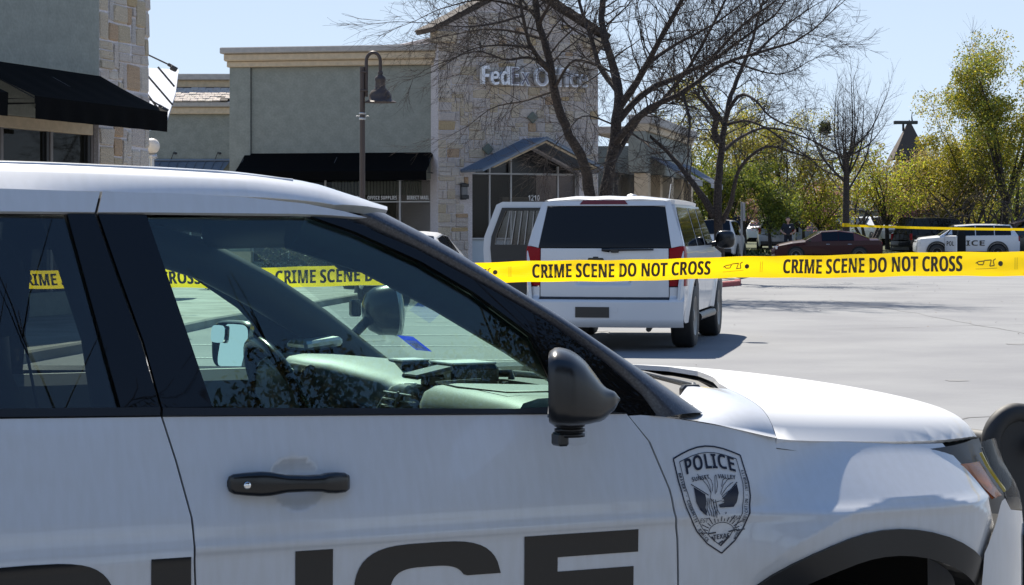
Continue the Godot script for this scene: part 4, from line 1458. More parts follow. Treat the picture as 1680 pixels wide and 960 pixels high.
func patrol_car() -> void:
	var car := thing("police_car", "white police patrol car with black pillars parked across the front of the picture", "police car", Vector3(0, 0, -4.1))
	var yaw := deg_to_rad(24.0)
	var b0 := Basis(Vector3.UP, yaw)
	car.basis = b0 * Basis(Vector3.RIGHT, -deg_to_rad(0.9))
	var white: Material = mats["white_paint"]
	var black: Material = mats["gloss_black"]
	var trim: Material = mats["trim_black"]
	var dark: Material = mats["cabin_dark"]
	var near := Vector3(0, 0.1, 1)
	var side := pc_side
	# --- lower panels, right side
	var gap_b := [-0.683, 1.147, -0.664, 1.066, -0.645, 0.963, -0.640, 0.838, -0.643, 0.7, -0.66, 0.55, -0.69, 0.42]
	var door := V2([-0.679, 1.147, -0.66, 1.066, -0.641, 0.963, -0.636, 0.838, -0.639, 0.7, -0.656, 0.55, -0.686, 0.42, 0.36, 0.42, 0.376, 0.6, 0.380, 0.763, 0.377, 0.864, 0.363, 0.966, 0.336, 1.061, 0.297, 1.118])
	var m := MB.new()
	m.panel(door, side, near, 0.009, 0.03)
	var fd := part(car, "front_door", m.done(), white)
	var rdoor := V2(gap_b + [-1.25, 0.42] + arc_pts(RX, 0.4, 0.45, 0.45, 2, 48, 8) + [-1.62, 0.98, -1.72, 1.172])
	m = MB.new()
	m.panel(rdoor, side, near, 0.03, 0.03)
	part(car, "rear_door", m.done(), white)
	var quarter := V2([-1.73, 1.17, -1.63, 0.975, -1.515, 0.742] + arc_pts(RX, 0.4, 0.45, 0.45, 50, 176, 18) + [-2.3, 0.42, -2.92, 0.5, -2.94, 0.9, -2.93, 1.17])
	m = MB.new()
	m.panel(quarter, side, near, 0.05, 0.03)
	m.panel(quarter, far_side(side), Vector3(0, 0.1, -1), 0.08, 0.03)
	part(car, "rear_quarter_panel", m.done(), white)
	var fend := V2([0.302, 1.114, 0.341, 1.06, 0.368, 0.965, 0.382, 0.864, 0.385, 0.763, 0.381, 0.6, 0.365, 0.42, 0.44, 0.42] + arc_pts(0.85, 0.436, 0.385, 0.385, 176, 20, 26) + [1.172, 0.9, 1.190, 0.903, 1.088, 1.024, 0.951, 1.030, 0.80, 1.0408, 0.75, 1.0475, 0.70, 1.0515, 0.669, 1.0515, 0.60, 1.0665, 0.52, 1.0843, 0.45, 1.0975, 0.38, 1.1095, 0.33, 1.1145])
	m = MB.new()
	m.panel(fend, side, near, 0.008, 0.03)
	# fender top beside the windscreen foot
	var ftop := func(p: Vector2) -> Vector3:
		var ys := interp([0.30, 1.114, 0.38, 1.109, 0.52, 1.082, 0.669, 1.047, 0.70, 1.045], p.x)
		var z0: float = pc_side(Vector2(p.x, ys)).z
		var dz := maxf(z0 - p.y, 0.0)
		return Vector3(p.x, ys + 0.045 * (1.0 - exp(-dz / 0.04)) * smoothstep(0.36, 0.56, p.x) + 0.21 * dz, minf(p.y, z0))
	m.panel(V2([0.35, -0.060, 0.42, -0.058, 0.50, -0.053, 0.60, -0.045, 0.645, -0.041, 0.668, -0.19, 0.690, -0.328, 0.60, -0.34, 0.50, -0.26, 0.40, -0.17]), pc_hood, Vector3.UP, 0.015, 0.0)
	part(car, "front_fender", m.done(), white)
	# far side, lower body
	m = MB.new()
	var away := Vector3(0, 0.1, -1)
	m.panel(door, far_side(side), away, 0.06, 0.03)
	part(car, "front_door", m.done(), white)
	m = MB.new()
	m.panel(rdoor, far_side(side), away, 0.06, 0.03)
	part(car, "rear_door", m.done(), white)
	m = MB.new()
	m.panel(fend, far_side(side), away, 0.05, 0.03)
	part(car, "front_fender", m.done(), white)
	# wheel arch mouldings and wheels
	for sd in 2:
		var f2: Callable = side if sd == 0 else far_side(side)
		for wx: float in [WX, RX]:
			m = MB.new()
			var arch := V2(arc_pts(wx, 0.436, 0.428, 0.428, 14, 178, 30) + arc_pts(wx, 0.436, 0.372, 0.372, 178, 14, 30))
			m.panel(arch, f2, near if sd == 0 else away, 0.03, 0.05, 0.008)
			part(car, "wheel_arch_moulding", m.done(), trim)
			m = MB.new()
			var wz := -0.14 if sd == 0 else -1.86
			var xf := Transform3D(Basis(Vector3.RIGHT, PI / 2), Vector3(wx, 0.36 + (0.03 if sd == 1 else 0.0), wz))
			m.lathe([Vector2(0.22, -0.11), Vector2(0.33, -0.115), Vector2(0.36, -0.08), Vector2(0.36, 0.08), Vector2(0.33, 0.115), Vector2(0.22, 0.11)], 36, xf)
			var wl := part(car, "wheel", m.done(), mats["rubber"])
			m = MB.new()
			m.lathe([Vector2(0.0, 0.07), Vector2(0.06, 0.08), Vector2(0.08, 0.05), Vector2(0.2, 0.06), Vector2(0.225, 0.11)], 28, xf)
			m.lathe([Vector2(0.0, -0.07), Vector2(0.06, -0.08), Vector2(0.08, -0.05), Vector2(0.2, -0.06), Vector2(0.225, -0.11)], 28, xf)
			part(wl, "rim", m.done(), mats["wheel_steel"])
	# dark core behind the panels
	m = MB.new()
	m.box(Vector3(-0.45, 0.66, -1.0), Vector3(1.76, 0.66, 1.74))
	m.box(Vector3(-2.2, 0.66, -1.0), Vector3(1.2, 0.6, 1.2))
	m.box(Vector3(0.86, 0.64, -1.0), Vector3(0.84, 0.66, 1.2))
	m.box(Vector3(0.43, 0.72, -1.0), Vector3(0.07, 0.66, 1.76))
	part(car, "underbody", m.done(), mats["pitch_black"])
	# --- bonnet
	m = MB.new()
	var edge := []
	edge.append_array([0.6475, -0.047, 0.70, -0.050, 0.95, -0.051])
	for i in range(1, 48):
		var a := PI * i / 48.0
		edge.append_array([0.95 + 0.597 * sin(a), -1.0 + 0.949 * cos(a)])
	edge.append_array([0.95, -1.949, 0.68, -1.948, 0.635, -1.925, 0.68, -1.68, 0.72, -1.58, 0.79, -1.43, 0.87, -1.21, 0.90, -1.0, 0.87, -0.79, 0.79, -0.57, 0.72, -0.42, 0.692, -0.33, 0.670, -0.19])
	m.panel(V2(edge), pc_hood, Vector3.UP, 0.025, 0.012)
	part(car, "bonnet", m.done(), mats["white_paint_dusty"])
	m = MB.new()
	for i in range(0, edge.size(), 2):
		edge[i + 1] = -1.0 + (edge[i + 1] + 1.0) * 1.005
	m.panel(V2(edge), pc_hood, Vector3.UP, 0.06, 0.0, -0.022)
	m.panel(V2([0.3, -0.06, 0.98, -0.03, 0.98, -0.6, 0.3, -0.6]), func(p: Vector2) -> Vector3: return Vector3(p.x, 1.005, p.y), Vector3.UP, 0.3, 0.0)
	part(car, "engine_bay", m.done(), mats["pitch_black"])
	# cowl, wipers
	m = MB.new()
	m.panel(V2([0.45, -0.24, 0.70, -0.30, 0.92, -0.8, 0.95, -1.0, 0.92, -1.2, 0.70, -1.7, 0.45, -1.76]), func(p: Vector2) -> Vector3: return Vector3(p.x, 1.10 + 0.035 * (1.0 - pow((p.y + 1.0) / 0.8, 2.0)), p.y), Vector3.UP, 0.08, 0.02)
	part(car, "cowl_panel", m.done(), mats["cowl_grey"])
	m = MB.new()
	m.tube([Vector3(0.60, 1.135, -0.33), Vector3(0.63, 1.15, -0.38), Vector3(0.66, 1.165, -0.72), Vector3(0.63, 1.19, -1.05)], [0.008, 0.008, 0.006, 0.005], 6)
	m.box(Vector3(0.60, 1.14, -0.34), Vector3(0.05, 0.03, 0.03), 0.008)
	part(car, "wiper", m.done(), trim)
	# --- nose: bumper cover, lamps, grille
	var a_of := func(x: float) -> float: return asin(clampf((x - 0.95) / 0.63, 0.0, 1.0))
	var a0: float = a_of.call(1.100)
	var a1: float = a_of.call(1.178)
	var a2: float = a_of.call(1.195)
	var a3: float = a_of.call(1.33)
	m = MB.new()
	var cover := V2([a0, 0.792, a1, 0.898, a2, 0.902, a2 + 0.05, 0.872, a3 - 0.02, 0.853, a3 + 0.16, 0.868, 1.15, 0.83, PI - 1.15, 0.83, PI - a3 - 0.16, 0.868, PI - a3 + 0.02, 0.853, PI - a2, 0.902, PI - a1, 0.898, PI - a0, 0.792, PI - 0.21, 0.62, PI - 0.24, 0.40, 0.24, 0.40, 0.21, 0.62])
	m = nose_sheet(cover)
	part(car, "front_bumper", m.done(), white)
	for sd in 2:
		var fl: Callable = pc_nose if sd == 0 else far_side(pc_nose)
		var lens := V2([a_of.call(1.094), 1.021, a2 - 0.005, 0.906, a2 + 0.045, 0.876, a3 - 0.02, 0.857, a3 + 0.22, 0.872, a3 + 0.30, 0.93, a3 + 0.22, 1.0, a_of.call(1.27), 1.021])
		var back := PackedVector2Array()
		var mid2 := Vector2.ZERO
		for p in lens:
			mid2 += p / lens.size()
		for p in lens:
			back.append(mid2 + (p - mid2) * Vector2(1.3, 1.12))
		var lx := thing_part(car, "headlight")
		m = nose_part(lens, fl, 0.002, 0.004)
		part(lx, "lens", m.done(), mats["lamp_lens"])
		m = nose_part(back, fl, -0.036, 0.0)
		part(lx, "housing", m.done(), mats["lamp_back"])
		m = nose_part(V2([a2 - 0.10, 0.990, a2 + 0.0, 0.935, a2 + 0.05, 0.895, a2 + 0.13, 0.905, a2 + 0.08, 0.985]), fl, -0.03, 0.01)
		part(lx, "turn_reflector", m.done(), mats["amber_dull"])
		m = MB.new()
		var bz := -0.20 if sd == 0 else -1.80
		m.add(blob(Vector3(0.016, 0.018, 0.016), 6), Transform3D(Basis(), Vector3(1.262, 0.925, bz)))
		m.add(blob(Vector3(0.014, 0.02, 0.014), 6), Transform3D(Basis(), Vector3(1.292, 0.885, bz)))
		part(lx, "bulb", m.done(), mats["chrome"])
		m = nose_part(V2([a2 + 0.10, 1.0, a2 + 0.112, 1.0, a2 + 0.18, 0.92, a2 + 0.17, 0.915]), fl, -0.022, 0.006)
		part(lx, "side_marker", m.done(), mats["amber_strip"])
		m = nose_part(V2([a2 + 0.22, 1.005, a2 + 0.228, 1.005, a2 + 0.28, 0.885, a2 + 0.27, 0.88]), fl, -0.030, 0.004)
		part(lx, "inner_trim", m.done(), mats["wheel_steel"])
	m = MB.new()
	m.add(nose_part(V2([1.0, 0.85, 1.0, 0.985, PI - 1.0, 0.985, PI - 1.0, 0.85]), pc_nose, -0.02, 0.0))
	m.add(nose_part(V2([1.0, 0.50, 1.0, 0.70, PI - 1.0, 0.70, PI - 1.0, 0.50]), pc_nose, 0.01, 0.0))
	part(car, "grille", m.done(), mats["trim_black"])
	m = nose_part(V2([0.66, 0.615, 0.60, 0.80, 0.66, 0.82, 0.93, 0.80, 0.93, 0.6]), pc_nose, 0.006, 0.02)
	part(car, "fog_lamp_pocket", m.done(), mats["trim_black"])
	# push bar
	m = MB.new()
	for z: float in [-0.60, -1.40]:
		var up := PackedVector2Array()
		for q in arc_pairs(1.70, 0.975, 0.06, 0.06, 170, 10, 22):
			up.append(q)
		up.append_array(V2([1.765, 0.6, 1.72, 0.5, 1.66, 0.5, 1.64, 0.7]))
		m.extrude(up, 0.03, Transform3D(Basis(), Vector3(0, 0, z)))
		var hoop := [Vector3(1.62, 0.55, z)]
		for k in 17:
			var a := PI - PI * k / 16.0
			hoop.append(Vector3(1.70 + 0.08 * cos(a), 0.955 + 0.08 * sin(a), z))
		hoop.append(Vector3(1.785, 0.6, z))
		m.tube(hoop, [0.026], 14)
	for y: float in [0.95, 0.62]:
		m.tube([Vector3(1.74, y, -0.55), Vector3(1.74, y, -1.45)], [0.025], 12)
	part(car, "push_bar", m.done(), mats["rubber"])
	# --- doors above the belt: strips, pillars, frames
	m = MB.new()
	m.panel(V2([-0.680, 1.148, 0.296, 1.119, 0.12, 1.137, 0.044, 1.136, -0.678, 1.163]), side, near, 0.05, 0.012, 0.004)
	part(fd, "belt_moulding", m.done(), trim)
	m = MB.new()
	m.panel(V2([-0.685, 1.149, -0.683, 1.164, -1.72, 1.19, -1.725, 1.175]), side, near, 0.05, 0.012, 0.004)
	part(car, "belt_moulding", m.done(), trim)
	m = MB.new()
	m.panel(V2([-0.752, 1.577, -0.6, 1.575, -0.461, 1.568, -0.34, 1.556, -0.257, 1.540, -0.21, 1.527, -0.30, 1.533, -0.368, 1.535, -0.669, 1.537, -0.765, 1.537]), side, near, 0.03, 0.012)
	part(fd, "window_frame", m.done(), white)
	m = MB.new()
	m.panel(V2([-0.757, 1.577, -0.771, 1.537, -0.951, 1.538, -1.75, 1.525, -1.80, 1.545, -1.5, 1.572, -0.946, 1.582]), side, near, 0.05, 0.012)
	part(car, "rear_window_frame", m.done(), white)
	m = MB.new()
	m.panel(V2([-0.764, 1.534, -0.669, 1.532, -0.58, 1.163, -0.678, 1.165, -0.700, 1.288, -0.735, 1.42]), side, near, 0.03, 0.012, -0.002)
	part(fd, "pillar_trim", m.done(), black)
	m = MB.new()
	m.panel(V2([-0.824, 1.534, -0.771, 1.534, -0.742, 1.42, -0.706, 1.288, -0.683, 1.166, -0.757, 1.168]), side, near, 0.03, 0.012, -0.002)
	part(car, "pillar_trim", m.done(), black)
	# windscreen pillar: door-frame face, then the dusty outer pillar
	m = MB.new()
	m.panel(V2([-0.331, 1.530, -0.257, 1.524, -0.113, 1.462, 0.03, 1.383, 0.159, 1.306, 0.27, 1.222, 0.340, 1.155, 0.366, 1.114, 0.3, 1.121, 0.125, 1.138, 0.153, 1.142, 0.140, 1.20, 0.115, 1.282, 0.0, 1.372, -0.109, 1.438, -0.24, 1.498]), side, near, 0.02, 0.012, 0.0)
	part(fd, "mirror_corner_frame", m.done(), black)
	var seam := [Vector2(-0.235, 1.531), Vector2(-0.107, 1.467), Vector2(0.036, 1.388), Vector2(0.165, 1.310), Vector2(0.277, 1.226), Vector2(0.35, 1.155), Vector2(0.378, 1.108)]
	var crest := [Vector3(-0.150, 1.537, -0.283), Vector3(-0.02, 1.466, -0.252), Vector3(0.10, 1.387, -0.22), Vector3(0.215, 1.313, -0.19), Vector3(0.31, 1.248, -0.165), Vector3(0.40, 1.187, -0.142), Vector3(0.505, 1.110, -0.112)]
	for sd in 2:
		var rows := []
		for ii in 25:
			var fi := ii / 4.0
			var i := mini(int(fi), 5)
			var fr := fi - i
			var s3 := pc_side(seam[i].cubic_interpolate(seam[i + 1], seam[maxi(i - 1, 0)], seam[mini(i + 2, 6)], fr))
			var c3: Vector3 = crest[i].cubic_interpolate(crest[i + 1], crest[maxi(i - 1, 0)], crest[mini(i + 2, 6)], fr)
			var d3 := c3 - s3
			var row := []
			for k in 9:
				var t := k / 8.0
				var q := s3.lerp(c3, minf(t * 1.15, 1.0)) + Vector3(0.1, 0.25, 0.9).normalized() * 0.016 * sin(PI * minf(t * 1.15, 1.0))
				if t > 0.87:
					q = c3 + Vector3(-0.012, -0.014, -0.05) * ((t - 0.87) / 0.13)
				if k == 0:
					q += Vector3(-0.006, -0.006, -0.012)
				if sd == 1:
					q = Vector3(q.x, q.y - 0.03, -2.0 - q.z)
				row.append(q)
			rows.append(row)
		m = MB.new()
		m.grid(rows, Vector3(-0.3, 1.0, -1.0))
		part(car, "windscreen_pillar", m.done(), mats["dusty_black"])
	# glass
	var fg := V2([-0.676, 1.531, -0.585, 1.157, -0.56, 1.150, 0.148, 1.130, 0.140, 1.20, 0.112, 1.284, 0.0, 1.372, -0.109, 1.437, -0.24, 1.497, -0.335, 1.533])
	m = slab_glass(fg, pc_flat, near, -0.012)
	part(fd, "window_glass", m.done(), mats["green_glass"])
	var rg := V2([-0.828, 1.536, -0.759, 1.160, -1.55, 1.18, -1.66, 1.30, -1.72, 1.525])
	m = slab_glass(rg, pc_flat, near, -0.012)
	part(car, "rear_window_glass", m.done(), mats["privacy_glass"])
	m = MB.new()
	m.panel(V2([-1.74, 1.525, -1.67, 1.29, -1.72, 1.19, -2.6, 1.21, -2.75, 1.50, -2.4, 1.53]), side, near, 0.1, 0.012, -0.006)
	m.panel(V2([-1.74, 1.525, -1.67, 1.29, -1.72, 1.19, -2.6, 1.21, -2.75, 1.50, -2.4, 1.53]), far_side(side), away, 0.1, 0.012, -0.006)
	part(car, "quarter_window", m.done(), black)
	m = MB.new()
	for f4: Callable in [side, far_side(side)]:
		m.panel(V2([-1.86, 1.13, -1.50, 1.13, -1.50, 1.17, -1.56, 1.19, -1.64, 1.32, -1.70, 1.545, -1.86, 1.545]), f4, near if f4 == side else away, 0.1, 0.0, -0.018)
		m.panel(V2([-2.95, 1.13, -1.87, 1.13, -1.87, 1.24, -2.95, 1.24]), f4, near if f4 == side else away, 0.1, 0.0, -0.018)
	part(car, "rear_pillar_seal", m.done(), black)
	m = MB.new()
	for f3: Callable in [side, far_side(side)]:
		m.panel(V2([-1.80, 1.545, -1.75, 1.527, -2.4, 1.532, -2.78, 1.50, -2.62, 1.205, -2.93, 1.172, -2.95, 1.45, -2.8, 1.57, -2.3, 1.575, -1.7, 1.565]), f3, near if f3 == side else away, 0.1, 0.012)
	part(car, "rear_pillar", m.done(), white)
	# roof with its gutter
	m = MB.new()
	var rp := [-2.86, -0.40, -2.4, -0.285, -0.9, -0.285, -0.45, -0.288, -0.26, -0.295, -0.13, -0.33, -0.05, -0.55, 0.0, -1.0, -0.05, -1.45, -0.13, -1.67, -0.26, -1.705, -0.9, -1.715, -2.4, -1.715, -2.86, -1.6]
	m.panel(V2(rp), pc_roof, Vector3.UP, 0.03, 0.02)
	part(car, "roof", m.done(), white)
	m = MB.new()
	m.panel(V2(rp), func(p: Vector2) -> Vector3: return pc_roof(p) - Vector3(0, 0.035, 0), Vector3.DOWN, 0.1, 0.0)
	part(car, "headliner", m.done(), dark)
	m = MB.new()
	for sd in 2:
		var zz := -0.36 if sd == 0 else -1.64
		var rl := []
		for i in 14:
			var x := lerpf(-2.5, -0.33, i / 13.0)
			rl.append(pc_roof(Vector2(x, zz)) + Vector3(0, -0.004, 0))
		m.tube(rl, [0.008], 6)
		part(car, "roof_moulding", m.done(), white)
		m = MB.new()
	# tail
	m = MB.new()
	var tail := []
	for y: float in [0.42, 0.6, 0.85, 1.15, 1.2, 1.4, 1.57]:
		var row := []
		for k in 13:
			var z := lerpf(-0.17, -1.83, k / 12.0)
			if y > 1.15:
				z = lerpf(-0.17 - (y - 1.15) * 0.4, -1.83 + (y - 1.15) * 0.4, k / 12.0)
			row.append(Vector3(-2.93 + maxf(0.0, y - 1.15) * 0.3 - 0.08 * (1.0 - pow((z + 1.0) / 0.85, 2.0)), y, z))
		tail.append(row)
	m.grid(tail, Vector3(-1.5, 0.9, -1))
	part(car, "tailgate", m.done(), white)
	# windscreen
	m = MB.new()
	var ws := []
	for i in 6:
		var t := i / 5.0
		var row := []
		for k in 13:
			var w := -1.0 + 2.0 * k / 12.0
			var q0 := Vector3(-0.12 + 0.06 * (1 - w * w), 1.525 + 0.01 * (1 - w * w), -1.0 + 0.67 * w)
			var q1 := Vector3(0.47 + 0.22 * (1 - w * w), 1.10 + 0.03 * (1 - w * w), -1.0 + 0.82 * w)
			row.append(q0.lerp(q1, t) + Vector3(0.02, 0.02, 0) * sin(PI * t))
		ws.append(row)
	m.grid(ws, Vector3(-1, 0.8, -1))
	part(car, "windscreen", m.done(), mats["windscreen_glass"])
	# far-side glass frame: pillar, door frame, sill
	m = MB.new()
	var fs := far_side(side)
	var fl0 := V2([-0.68, 1.15, -0.66, 1.15, 0.3, 1.125, 0.37, 1.112, 0.345, 1.158, 0.16, 1.308, -0.11, 1.462, -0.25, 1.535, -0.46, 1.57, -0.68, 1.578])
	var hole := V2([-0.60, 1.165, 0.02, 1.145, 0.035, 1.27, -0.02, 1.322, -0.19, 1.43, -0.31, 1.475, -0.60, 1.49])
	for piece: PackedVector2Array in cut_hole(fl0, hole):
		m.panel(piece, fs, away, 0.08, 0.03, -0.01)
	part(car, "far_door_frame", m.done(), black)
	m = MB.new()
	var fb := V2([-1.74, 1.18, -0.69, 1.15, -0.69, 1.578, -0.95, 1.58, -1.75, 1.56])
	for piece: PackedVector2Array in cut_hole(fb, V2([-1.66, 1.21, -0.86, 1.19, -0.90, 1.50, -1.68, 1.50])):
		m.panel(piece, fs, away, 0.1, 0.03, -0.01)
	part(car, "far_door_frame", m.done(), black)
	# inner door tops, both sides
	m = MB.new()
	m.box(Vector3(-0.65, 1.075, -1.84), Vector3(2.0, 0.13, 0.09), 0.03)
	part(car, "door_trim", m.done(), mats["cabin_grey"])
	m = MB.new()
	m.box(Vector3(-0.75, 1.06, -0.14), Vector3(1.9, 0.1, 0.06), 0.02)
	part(car, "door_trim", m.done(), dark)
	# inner pillar trims
	m = MB.new()
	for sd in 2:
		var pts := []
		for q in [Vector3(-0.33, 1.515, -0.345), Vector3(-0.16, 1.462, -0.345), Vector3(0.0, 1.380, -0.335), Vector3(0.16, 1.282, -0.32), Vector3(0.30, 1.185, -0.29), Vector3(0.42, 1.10, -0.26)]:
			var v: Vector3 = q
			if sd == 1:
				v = Vector3(q.x, q.y - 0.02, -2.0 - q.z)
			pts.append(v)
		m.tube(pts, [0.055, 0.055, 0.055, 0.052, 0.05, 0.05], 10)
		part(car, "pillar_lining", m.done(), dark)
		m = MB.new()
	m.tube([Vector3(-0.14, 1.515, -0.4), Vector3(-0.08, 1.515, -1.0), Vector3(-0.14, 1.515, -1.6)], [0.045], 10)
	part(car, "header_lining", m.done(), dark)
	m = MB.new()
	for sd in 2:
		var z2 := -0.33 if sd == 0 else -1.67
		m.tube([Vector3(-0.70, 1.02, z2 + (0.1 if sd == 0 else -0.1)), Vector3(-0.73, 1.3, z2 + (0.05 if sd == 0 else -0.05)), Vector3(-0.80, 1.55, z2)], [0.06], 10)
		part(car, "pillar_lining", m.done(), dark)
		m = MB.new()
	cabin(car, dark)
	# --- mirrors
	for sd in 2:
		var rows := []
		for k in 26:
			var x := lerpf(0.045, 0.1815, 1.0 - pow(1.0 - k / 25.0, 1.6))
			var y0 := interp([0.045, 1.124, 0.05, 1.119, 0.09, 1.117, 0.115, 1.119, 0.135, 1.123, 0.152, 1.131, 0.172, 1.147, 0.1815, 1.164], x)
			var y1 := interp([0.045, 1.260, 0.05, 1.265, 0.065, 1.266, 0.09, 1.258, 0.115, 1.238, 0.135, 1.212, 0.152, 1.190, 0.172, 1.180, 0.1815, 1.168], x)
			var z0 := interp([0.045, 0.0, 0.05, -0.005, 0.09, -0.002, 0.115, 0.01, 0.135, 0.03, 0.152, 0.05, 0.172, 0.072, 0.1815, 0.09], x)
			var z1 := interp([0.045, 0.203, 0.05, 0.21, 0.09, 0.207, 0.115, 0.19, 0.135, 0.17, 0.152, 0.148, 0.172, 0.12, 0.1815, 0.10], x)
			var row := []
			for p in ring2((y0 + y1) * 0.5, (z0 + z1) * 0.5, (y1 - y0) * 0.5, (z1 - z0) * 0.5, 44, 0, TAU, lerpf(4.0, 2.4, k / 25.0)):
				row.append(Vector3(x, p.x, p.y if sd == 0 else -2.0 - p.y))
			rows.append(row)
		var mr := thing_part(car, "door_mirror")
		var pivot := Vector3(0.045, 0, 0.1 if sd == 0 else -2.1)
		mr.transform = Transform3D(Basis(), pivot) * Transform3D(Basis(Vector3.UP, -0.47 if sd == 0 else 0.30), Vector3.ZERO) * Transform3D(Basis(), -pivot)
		m = MB.new()
		m.grid(rows, Vector3(0.08, 1.19, 0.1 if sd == 0 else -2.1), true)
		m.tube([Vector3(0.12, 1.15, 0.03 if sd == 0 else -2.03), Vector3(0.13, 1.14, -0.09 if sd == 0 else -1.91)], [0.028, 0.034], 20)
		part(mr, "housing", m.done(), mats["mirror_plastic"])
		m = MB.new()
		var tilt := Basis(Vector3.UP, 0.0 if sd == 0 else -0.10) * Basis(Vector3.FORWARD, 0.10)
		var gl := ring2(0, 0, 0.096, 0.063, 24, 0, TAU, 5.0)
		m.extrude(gl, 0.006, Transform3D(tilt * Basis(Vector3.UP, -PI / 2), Vector3(0.051, 1.192, 0.103 if sd == 0 else -2.103)))
		part(mr, "mirror_glass", m.done(), mats["mirror"])
		if sd == 1:
			m = MB.new()
			m.extrude(ring2(0, 0, 0.030, 0.026, 16, 0, TAU, 4.0), 0.005, Transform3D(tilt * Basis(Vector3.UP, -PI / 2 + 0.25), Vector3(0.045, 1.225, -2.168)))
			part(mr, "blind_spot_mirror", m.done(), mats["mirror"])
	var al := thing_part(car, "mirror_light")
	m = MB.new()
	for k in 3:
		m.lathe([Vector2(0, 0), Vector2(0.030, 0), Vector2(0.030, 0.006), Vector2(0.026, 0.007), Vector2(0.026, 0.010)], 14, Transform3D(Basis(), Vector3(0.087, 1.092 + k * 0.01, 0.1)))
	m.box(Vector3(0.066, 1.088, 0.1), Vector3(0.022, 0.026, 0.04), 0.004)
	part(al, "base", m.done(), trim)
	m = MB.new()
	m.lathe([Vector2(0, -0.016), Vector2(0.022, -0.016), Vector2(0.026, -0.012), Vector2(0.026, 0.01), Vector2(0, 0.012)], 16, Transform3D(Basis(), Vector3(0.096, 1.092, 0.1)))
	part(al, "lens", m.done(), mats["lamp_lens"])
	# --- door handle
	m = MB.new()
	var hr := []
	for q in [[-0.570, 0.006, 0.004], [-0.568, 0.014, 0.012], [-0.560, 0.019, 0.02], [-0.54, 0.0215, 0.026], [-0.512, 0.0235, 0.030], [-0.505, 0.0235, 0.030], [-0.49, 0.0225, 0.032], [-0.46, 0.017, 0.034], [-0.42, 0.0155, 0.035], [-0.39, 0.0165, 0.034], [-0.378, 0.0195, 0.031], [-0.36, 0.0205, 0.028], [-0.34, 0.019, 0.022], [-0.330, 0.014, 0.014], [-0.327, 0.006, 0.004]]:
		var row := []
		for p in ring2(0, 0, q[1], q[2] * 0.5, 20, 0, TAU, 3.2):
			row.append(Vector3(q[0], 1.0165 - (q[0] + 0.45) * 0.035 + p.x, pc_side(Vector2(-0.6, 1.016)).z + 0.003 + q[2] * 0.5 + p.y))
		hr.append(row)
	m.grid(hr, Vector3(-0.45, 1.016, 0.0), true)
	var hd := part(fd, "door_handle", m.done(), mats["handle_black"])
	# lock and cap seam
	m = MB.new()
	m.lathe([Vector2(0, 0.003), Vector2(0.006, 0.003), Vector2(0.007, 0)], 12, Transform3D(Basis(Vector3.RIGHT, PI / 2), Vector3(-0.541, 1.0195, 0.012)))
	part(car, "door_lock", m.done(), mats["chrome"])
	# --- lettering on the doors
	var off := 0.0016
	m = MB.new()
	m.panel(V2([0.033, 0.888, 0.288, 0.888, 0.288, 0.842, 0.106, 0.842, 0.106, 0.813, 0.278, 0.813, 0.278, 0.762, 0.106, 0.762, 0.106, 0.712, 0.288, 0.712, 0.288, 0.660, 0.033, 0.660]), side, near, 0.025, 0.0, off)
	var outer := ring2(-0.172, 0.774, 0.155, 0.115, 40, deg_to_rad(24), deg_to_rad(336), 3.4)
	var inner := ring2(-0.172, 0.774, 0.081, 0.068, 40, deg_to_rad(336), deg_to_rad(24), 3.6)
	var cpoly := PackedVector2Array()
	cpoly.append_array(V2([-0.018, 0.819]))
	for p in outer:
		if p.x < -0.02 or absf(p.y - 0.774) > 0.045:
			cpoly.append(p)
	cpoly.append_array(V2([-0.018, 0.729, -0.09, 0.729]))
	for p in inner:
		if p.x < -0.095 or absf(p.y - 0.774) > 0.047:
			cpoly.append(p)
	cpoly.append_array(V2([-0.09, 0.819]))
	m.panel(cpoly, side, near, 0.025, 0.0, off)
	m.panel(V2([-0.444, 0.889, -0.369, 0.889, -0.369, 0.660, -0.444, 0.660]), side, near, 0.025, 0.0, off)
	m.panel(V2([-0.632, 0.712, -0.5, 0.712, -0.5, 0.660, -0.632, 0.660]), side, near, 0.025, 0.0, off)
	m.panel(V2([-0.722, 0.892, -0.647, 0.892, -0.645, 0.660, -0.722, 0.660]), side, near, 0.025, 0.0, off)
	for piece: PackedVector2Array in cut_hole(ring2(-0.945, 0.778, 0.158, 0.118, 44, 0, TAU, 3.4), ring2(-0.945, 0.778, 0.083, 0.068, 44, 0, TAU, 3.6)):
		m.panel(piece, side, near, 0.025, 0.0, off)
	for piece: PackedVector2Array in cut_hole(V2([-1.42, 0.660, -1.42, 0.894, -1.22, 0.894, -1.16, 0.87, -1.14, 0.82, -1.16, 0.765, -1.22, 0.74, -1.345, 0.74, -1.345, 0.66]), V2([-1.345, 0.79, -1.345, 0.845, -1.23, 0.845, -1.215, 0.818, -1.23, 0.79])):
		m.panel(piece, side, near, 0.025, 0.0, off)
	part(car, "lettering", m.done(), mats["decal_black"])
	badge(car, side, near)

func thing_part(parent: Node, called: String) -> Node3D:
	var o := Node3D.new()
	o.name = called
	parent.add_child(o, true)
	return o

func arc_pairs(cx: float, cy: float, rx: float, ry: float, a0: float, a1: float, k: int) -> PackedVector2Array:
	return V2(arc_pts(cx, cy, rx, ry, a0, a1, k))

